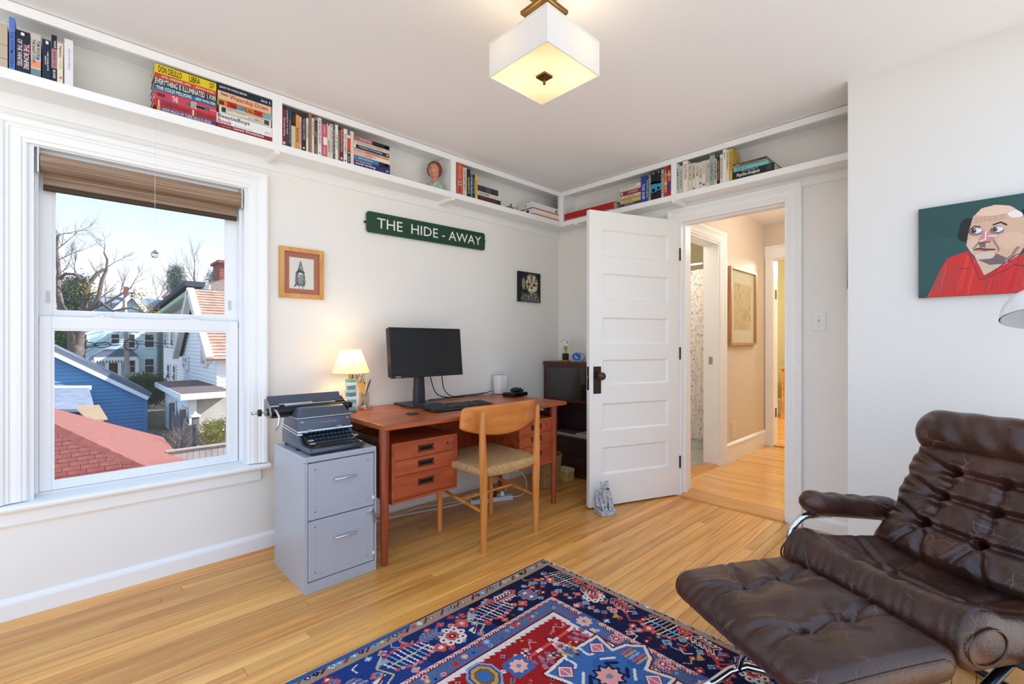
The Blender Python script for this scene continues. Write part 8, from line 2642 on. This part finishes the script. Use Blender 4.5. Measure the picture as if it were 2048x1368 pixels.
# ---- utility pole and wires
pole = thing('utility_pole', 'weathered utility pole with crossing wires before the pale house', 'utility pole', (-55, 4, GZ))
a_, b_ = onx(257, 760, -55), onx(249, 596, -55)
part('pole', MB().tube([(a_.x, a_.y, GZ), (b_.x, b_.y, b_.z)], [.22, .15], 10), M('pole_wood', C(168, 160, 152), .9, noise=.15, nscale=2), pole, smooth=True)
part('transformer', MB().cyl(onx(252, 648, -54.6), onx(252, 634, -54.6), .3, n=12), M('can_grey', C(170, 176, 182), .5), pole)
WIRE = M('wire_black', C(40, 42, 46), .7)
for i, pts_ in enumerate((((60, 698), (180, 690), (252, 680), (470, 700)), ((60, 704), (170, 694), (252, 684), (470, 712)), ((60, 660), (150, 676), (252, 652), (470, 640)), ((120, 730), (200, 690), (252, 655)), ((60, 690), (254, 690), (320, 686)))):
    w3 = [onx(u, v, -55 + .1 * i) for u, v in pts_]
    tag(mk('overhead_wire', MB().tube(w3, .026 if i < 2 else .018, 5), WIRE), ['upper thick overhead wire crossing before the pale house', 'lower thick overhead wire crossing before the pale house', 'thin high wire sagging toward the pole', 'thin wire slanting up to the pole', 'thin level wire below the others'][i], 'wire', 'overhead wires')
for i, u in enumerate((175, 205, 262)):
    c_ = onx(u, 690, -54.8)
    tag(mk('cable_coil', MB().tube([(c_.x, c_.y + (.55 if i < 2 else .5) * math.cos(t), c_.z + (.22 if i < 2 else .5) * math.sin(t)) for t in [2 * PI * k / 16 for k in range(16)]], .04, 5, closed=True), WIRE), ['flattened cable bundle left on the overhead wire', 'flattened cable bundle in the middle of the overhead wire', 'round cable coil right of the utility pole'][i], 'cable', 'cable bundles on the wires')

# ---- trees
BARK = M('bark', C(104, 92, 86), .95, noise=.25, nscale=3)
BARKL = M('bark_light', C(128, 116, 108), .95, noise=.2, nscale=3)
rt = random.Random(12)
def grow(m, p, d, L, r, depth, spread=.55, up=.15):
    """recursive bare branch"""
    pts = [p]; rs_ = [r]
    q = p.copy(); dd_ = d.copy()
    n = 3
    for k in range(n):
        dd_ = (dd_ + Vector((rt.uniform(-1, 1), rt.uniform(-1, 1), rt.uniform(-.6, 1) + up)) * .22).normalized()
        q = q + dd_ * (L / n)
        pts.append(q.copy()); rs_.append(r * (1 - .45 * (k + 1) / n))
    m.tube(pts, rs_, 5 if depth > 1 else 4, caps=False)
    if depth <= 0:
        return
    for k in range(rt.choice((2, 3))):
        i = rt.randint(1, n)
        nd = (dd_ + Vector((rt.uniform(-1, 1), rt.uniform(-1, 1), rt.uniform(-.5, 1))) * spread).normalized()
        grow(m, pts[i], nd, L * rt.uniform(.55, .8), rs_[i] * .72, depth - 1, spread, up)
    grow(m, pts[-1], dd_, L * .7, rs_[-1], depth - 1, spread, up)
def leaf_mb(spots, size, n, sp, rnd_):
    m = MB()
    for c in spots:
        for _ in range(n):
            p = c + Vector((rnd_.gauss(0, sp), rnd_.gauss(0, sp), rnd_.gauss(0, sp * .8)))
            a = Vector((rnd_.uniform(-1, 1), rnd_.uniform(-1, 1), rnd_.uniform(-1, 1))).normalized() * size
            b = a.orthogonal().normalized() * size * .6
            m.add([p - a, p + b, p + a, p - b], [(0, 1, 2, 3)])
    return m
TX = -46.0
t1 = thing('bare_tree', 'large gnarled bare tree with twisting limbs left in the window', 'tree', (TX, 0, GZ))
m = MB()
sk = lambda pts_, rs_: m.tube([onx(u, v, TX + dx) for u, v, dx in pts_], rs_, 8, caps=False)
sk([(153, 800, 0), (153, 720, 0), (150, 668, 0), (140, 640, 0), (122, 612, 0), (116, 580, -.5), (118, 545, -1), (113, 500, -1.2), (116, 470, -1)], [.60, .50, .42, .26, .20, .17, .14, .11, .08])
sk([(153, 700, 0), (162, 655, .3), (166, 630, .5), (180, 618, 1), (196, 600, 1.2), (204, 560, 1), (213, 540, 1), (215, 520, 1), (208, 505, 1)], [.40, .26, .22, .18, .15, .11, .09, .07, .05])
sk([(166, 630, .5), (172, 590, .8), (178, 568, 1), (195, 546, 1), (210, 538, 1)], [.22, .17, .14, .12, .10])
sk([(118, 560, -.8), (130, 548, -.5), (150, 548, 0), (168, 565, 0)], [.12, .10, .08, .06])
sk([(180, 618, 1), (210, 608, 1.3), (240, 590, 1.5), (262, 575, 1.5)], [.14, .10, .08, .05])
sk([(196, 600, 1.2), (225, 622, 1.5), (262, 615, 1.8), (292, 626, 2)], [.12, .09, .07, .05])
part('trunk', m, BARK, t1, smooth='all')
m = MB()
seeds = [(116, 470, 60, 1, 4), (113, 500, 30, 1, 4), (117, 520, 50, .9, 3), (118, 548, 40, .8, 4), (150, 548, 0, .6, 3), (208, 505, 0, .8, 4), (213, 535, 50, .7, 4), (205, 560, -40, .7, 3), (196, 600, 40, .6, 4), (240, 590, 20, .8, 4), (262, 575, 30, .7, 4), (262, 615, 20, .6, 4), (292, 626, 30, .5, 4), (178, 568, -50, .8, 3), (225, 622, -20, .5, 3), (140, 640, -30, .6, 3), (116, 585, 70, .7, 4), (210, 608, 0, .7, 4)]
for (u, v, an, L, dp) in seeds:
    p = onx(u, v, TX + .5)
    d = Vector((rt.uniform(-.4, .4), math.sin(R(an)), math.cos(R(an)))).normalized()
    grow(m, p, d, 1.25 * L, .034, dp + (1 if dp < 4 else 0), .95, .0)
stuff(part('branches', m, BARK, t1))
lv = [onx(u, v, TX + 1.5) for u, v in ((292, 618), (300, 628), (296, 638), (310, 625), (290, 612), (300, 660), (282, 588), (180, 575), (170, 580))]
stuff(part('yellow_leaves', leaf_mb(lv, .075, 44, .34, rt), M('yellow_leaf', C(204, 168, 66), .8), t1))
t2 = thing('bare_tree', 'slender bare tree with fine twigs right of the middle in the window', 'tree', (-85, 17, GZ))
m = MB()
b_ = onx(392, 600, -85)
m.tube([(b_.x, b_.y, GZ), (b_.x, b_.y, b_.z), onx(388, 545, -85)], [.35, .22, .12], 6)
part('trunk', m, BARK, t2)
m = MB()
for (u, v, an) in ((391, 590, -30), (390, 580, 25), (389, 565, -20), (388, 555, 10), (388, 545, 0), (391, 585, 40), (390, 570, -45)):
    p = onx(u, v, -85)
    grow(m, p, Vector((rt.uniform(-.3, .3), math.sin(R(an)), math.cos(R(an)))).normalized(), 2.4, .055, 3, .6, .3)
stuff(part('twigs', m, BARKL, t2))
t3 = thing('bare_tree', 'hazy bare thicket of twigs beyond the pale house roof', 'tree', (-95, 14, GZ))
m = MB()
for (u, v, an) in ((318, 610, -20), (330, 600, 0), (340, 605, 20), (322, 590, 10), (350, 590, -10), (335, 585, 0), (312, 600, 30)):
    p = onx(u, v, -95)
    grow(m, p, Vector((rt.uniform(-.3, .3), math.sin(R(an)), math.cos(R(an)))).normalized(), 2.6, .06, 3, .7, .2)
stuff(part('twigs', m, BARKL, t3))
b_ = onx(332, 640, -95)
part('trunk', MB().tube([(b_.x, b_.y, GZ), onx(331, 600, -95)], [.4, .2], 6), BARKL, t3)
def evergreen(label, spots, X, sz, n, col, nm='evergreen_tree', gz=True):
    c0 = onx(spots[0][0], spots[0][1], X)
    t = thing(nm, label, 'tree' if 'tree' in nm else 'bush', (c0.x, c0.y, GZ))
    part('trunk', MB().tube([(c0.x, c0.y, GZ), c0], [.3, .12] if 'tree' in nm else [.12, .06], 6), BARK, t)
    stuff(part('foliage', leaf_mb([onx(u, v, X + rt.uniform(-1, 1)) for u, v in spots], sz, n, sz * 3.6, rt), M('leaf_%d_%d_%d' % col, C(*col), .8, noise=.3, nscale=2), t))
sp1 = [(rt.uniform(122, 190), rt.uniform(556, 618)) for _ in range(60)]
sp1 = [(u, v) for u, v in sp1 if abs(u - 152) < 14 + (v - 548) * .4]
evergreen('dark evergreen tree behind the gnarled bare tree', [(150, 590)] + sp1, -62, .10, 150, (96, 116, 98))
sp2 = [(354 + rt.gauss(0, 1) * (2 + (v - 536) * .22), v) for v in [536 + 1.1 * k for k in range(44)]]
evergreen('tall evergreen tree above the white house roofs', [(354, 575)] + sp2, -92, .11, 90, (108, 122, 116))
sp3 = [(rt.uniform(420, 456), rt.uniform(540, 575)) for _ in range(16)]
evergreen('dark pine tree beside the brick chimney', [(432, 560)] + sp3, -70, .10, 80, (100, 112, 104))
sp4 = [(rt.uniform(108, 140), rt.uniform(668, 715)) for _ in range(40)]
evergreen('green tree at the left edge behind the blue garage', [(122, 700)] + sp4, -52, .11, 200, (74, 104, 60))
evergreen('dark green bush in front of the pale house', [(290, 775)] + [(rt.uniform(264, 318), rt.uniform(757, 800)) for _ in range(60)], -42, .08, 190, (62, 84, 42), 'garden_bush')
evergreen('yellow green bush behind the scalloped fence', [(432, 868)] + [(rt.uniform(414, 456), rt.uniform(846, 888)) for _ in range(50)], -19.5, .035, 120, (150, 150, 74), 'flowering_bush')
br = thing('dry_brush', 'dry tangled brush on the ground below the scalloped fence', 'brush', (-21, 3.2, GZ))
m = MB()
for (u, v) in ((355, 888), (362, 880), (372, 892), (385, 888), (350, 876), (395, 895)):
    p = onx(u, v, -20)
    grow(m, Vector((p.x, p.y, p.z - .6)), Vector((rt.uniform(-.5, .5), rt.uniform(-.8, .8), 1)).normalized(), .55, .016, 3, 1.1, .0)
stuff(part('twigs', m, M('dry_twig', C(150, 126, 112), .9), br))
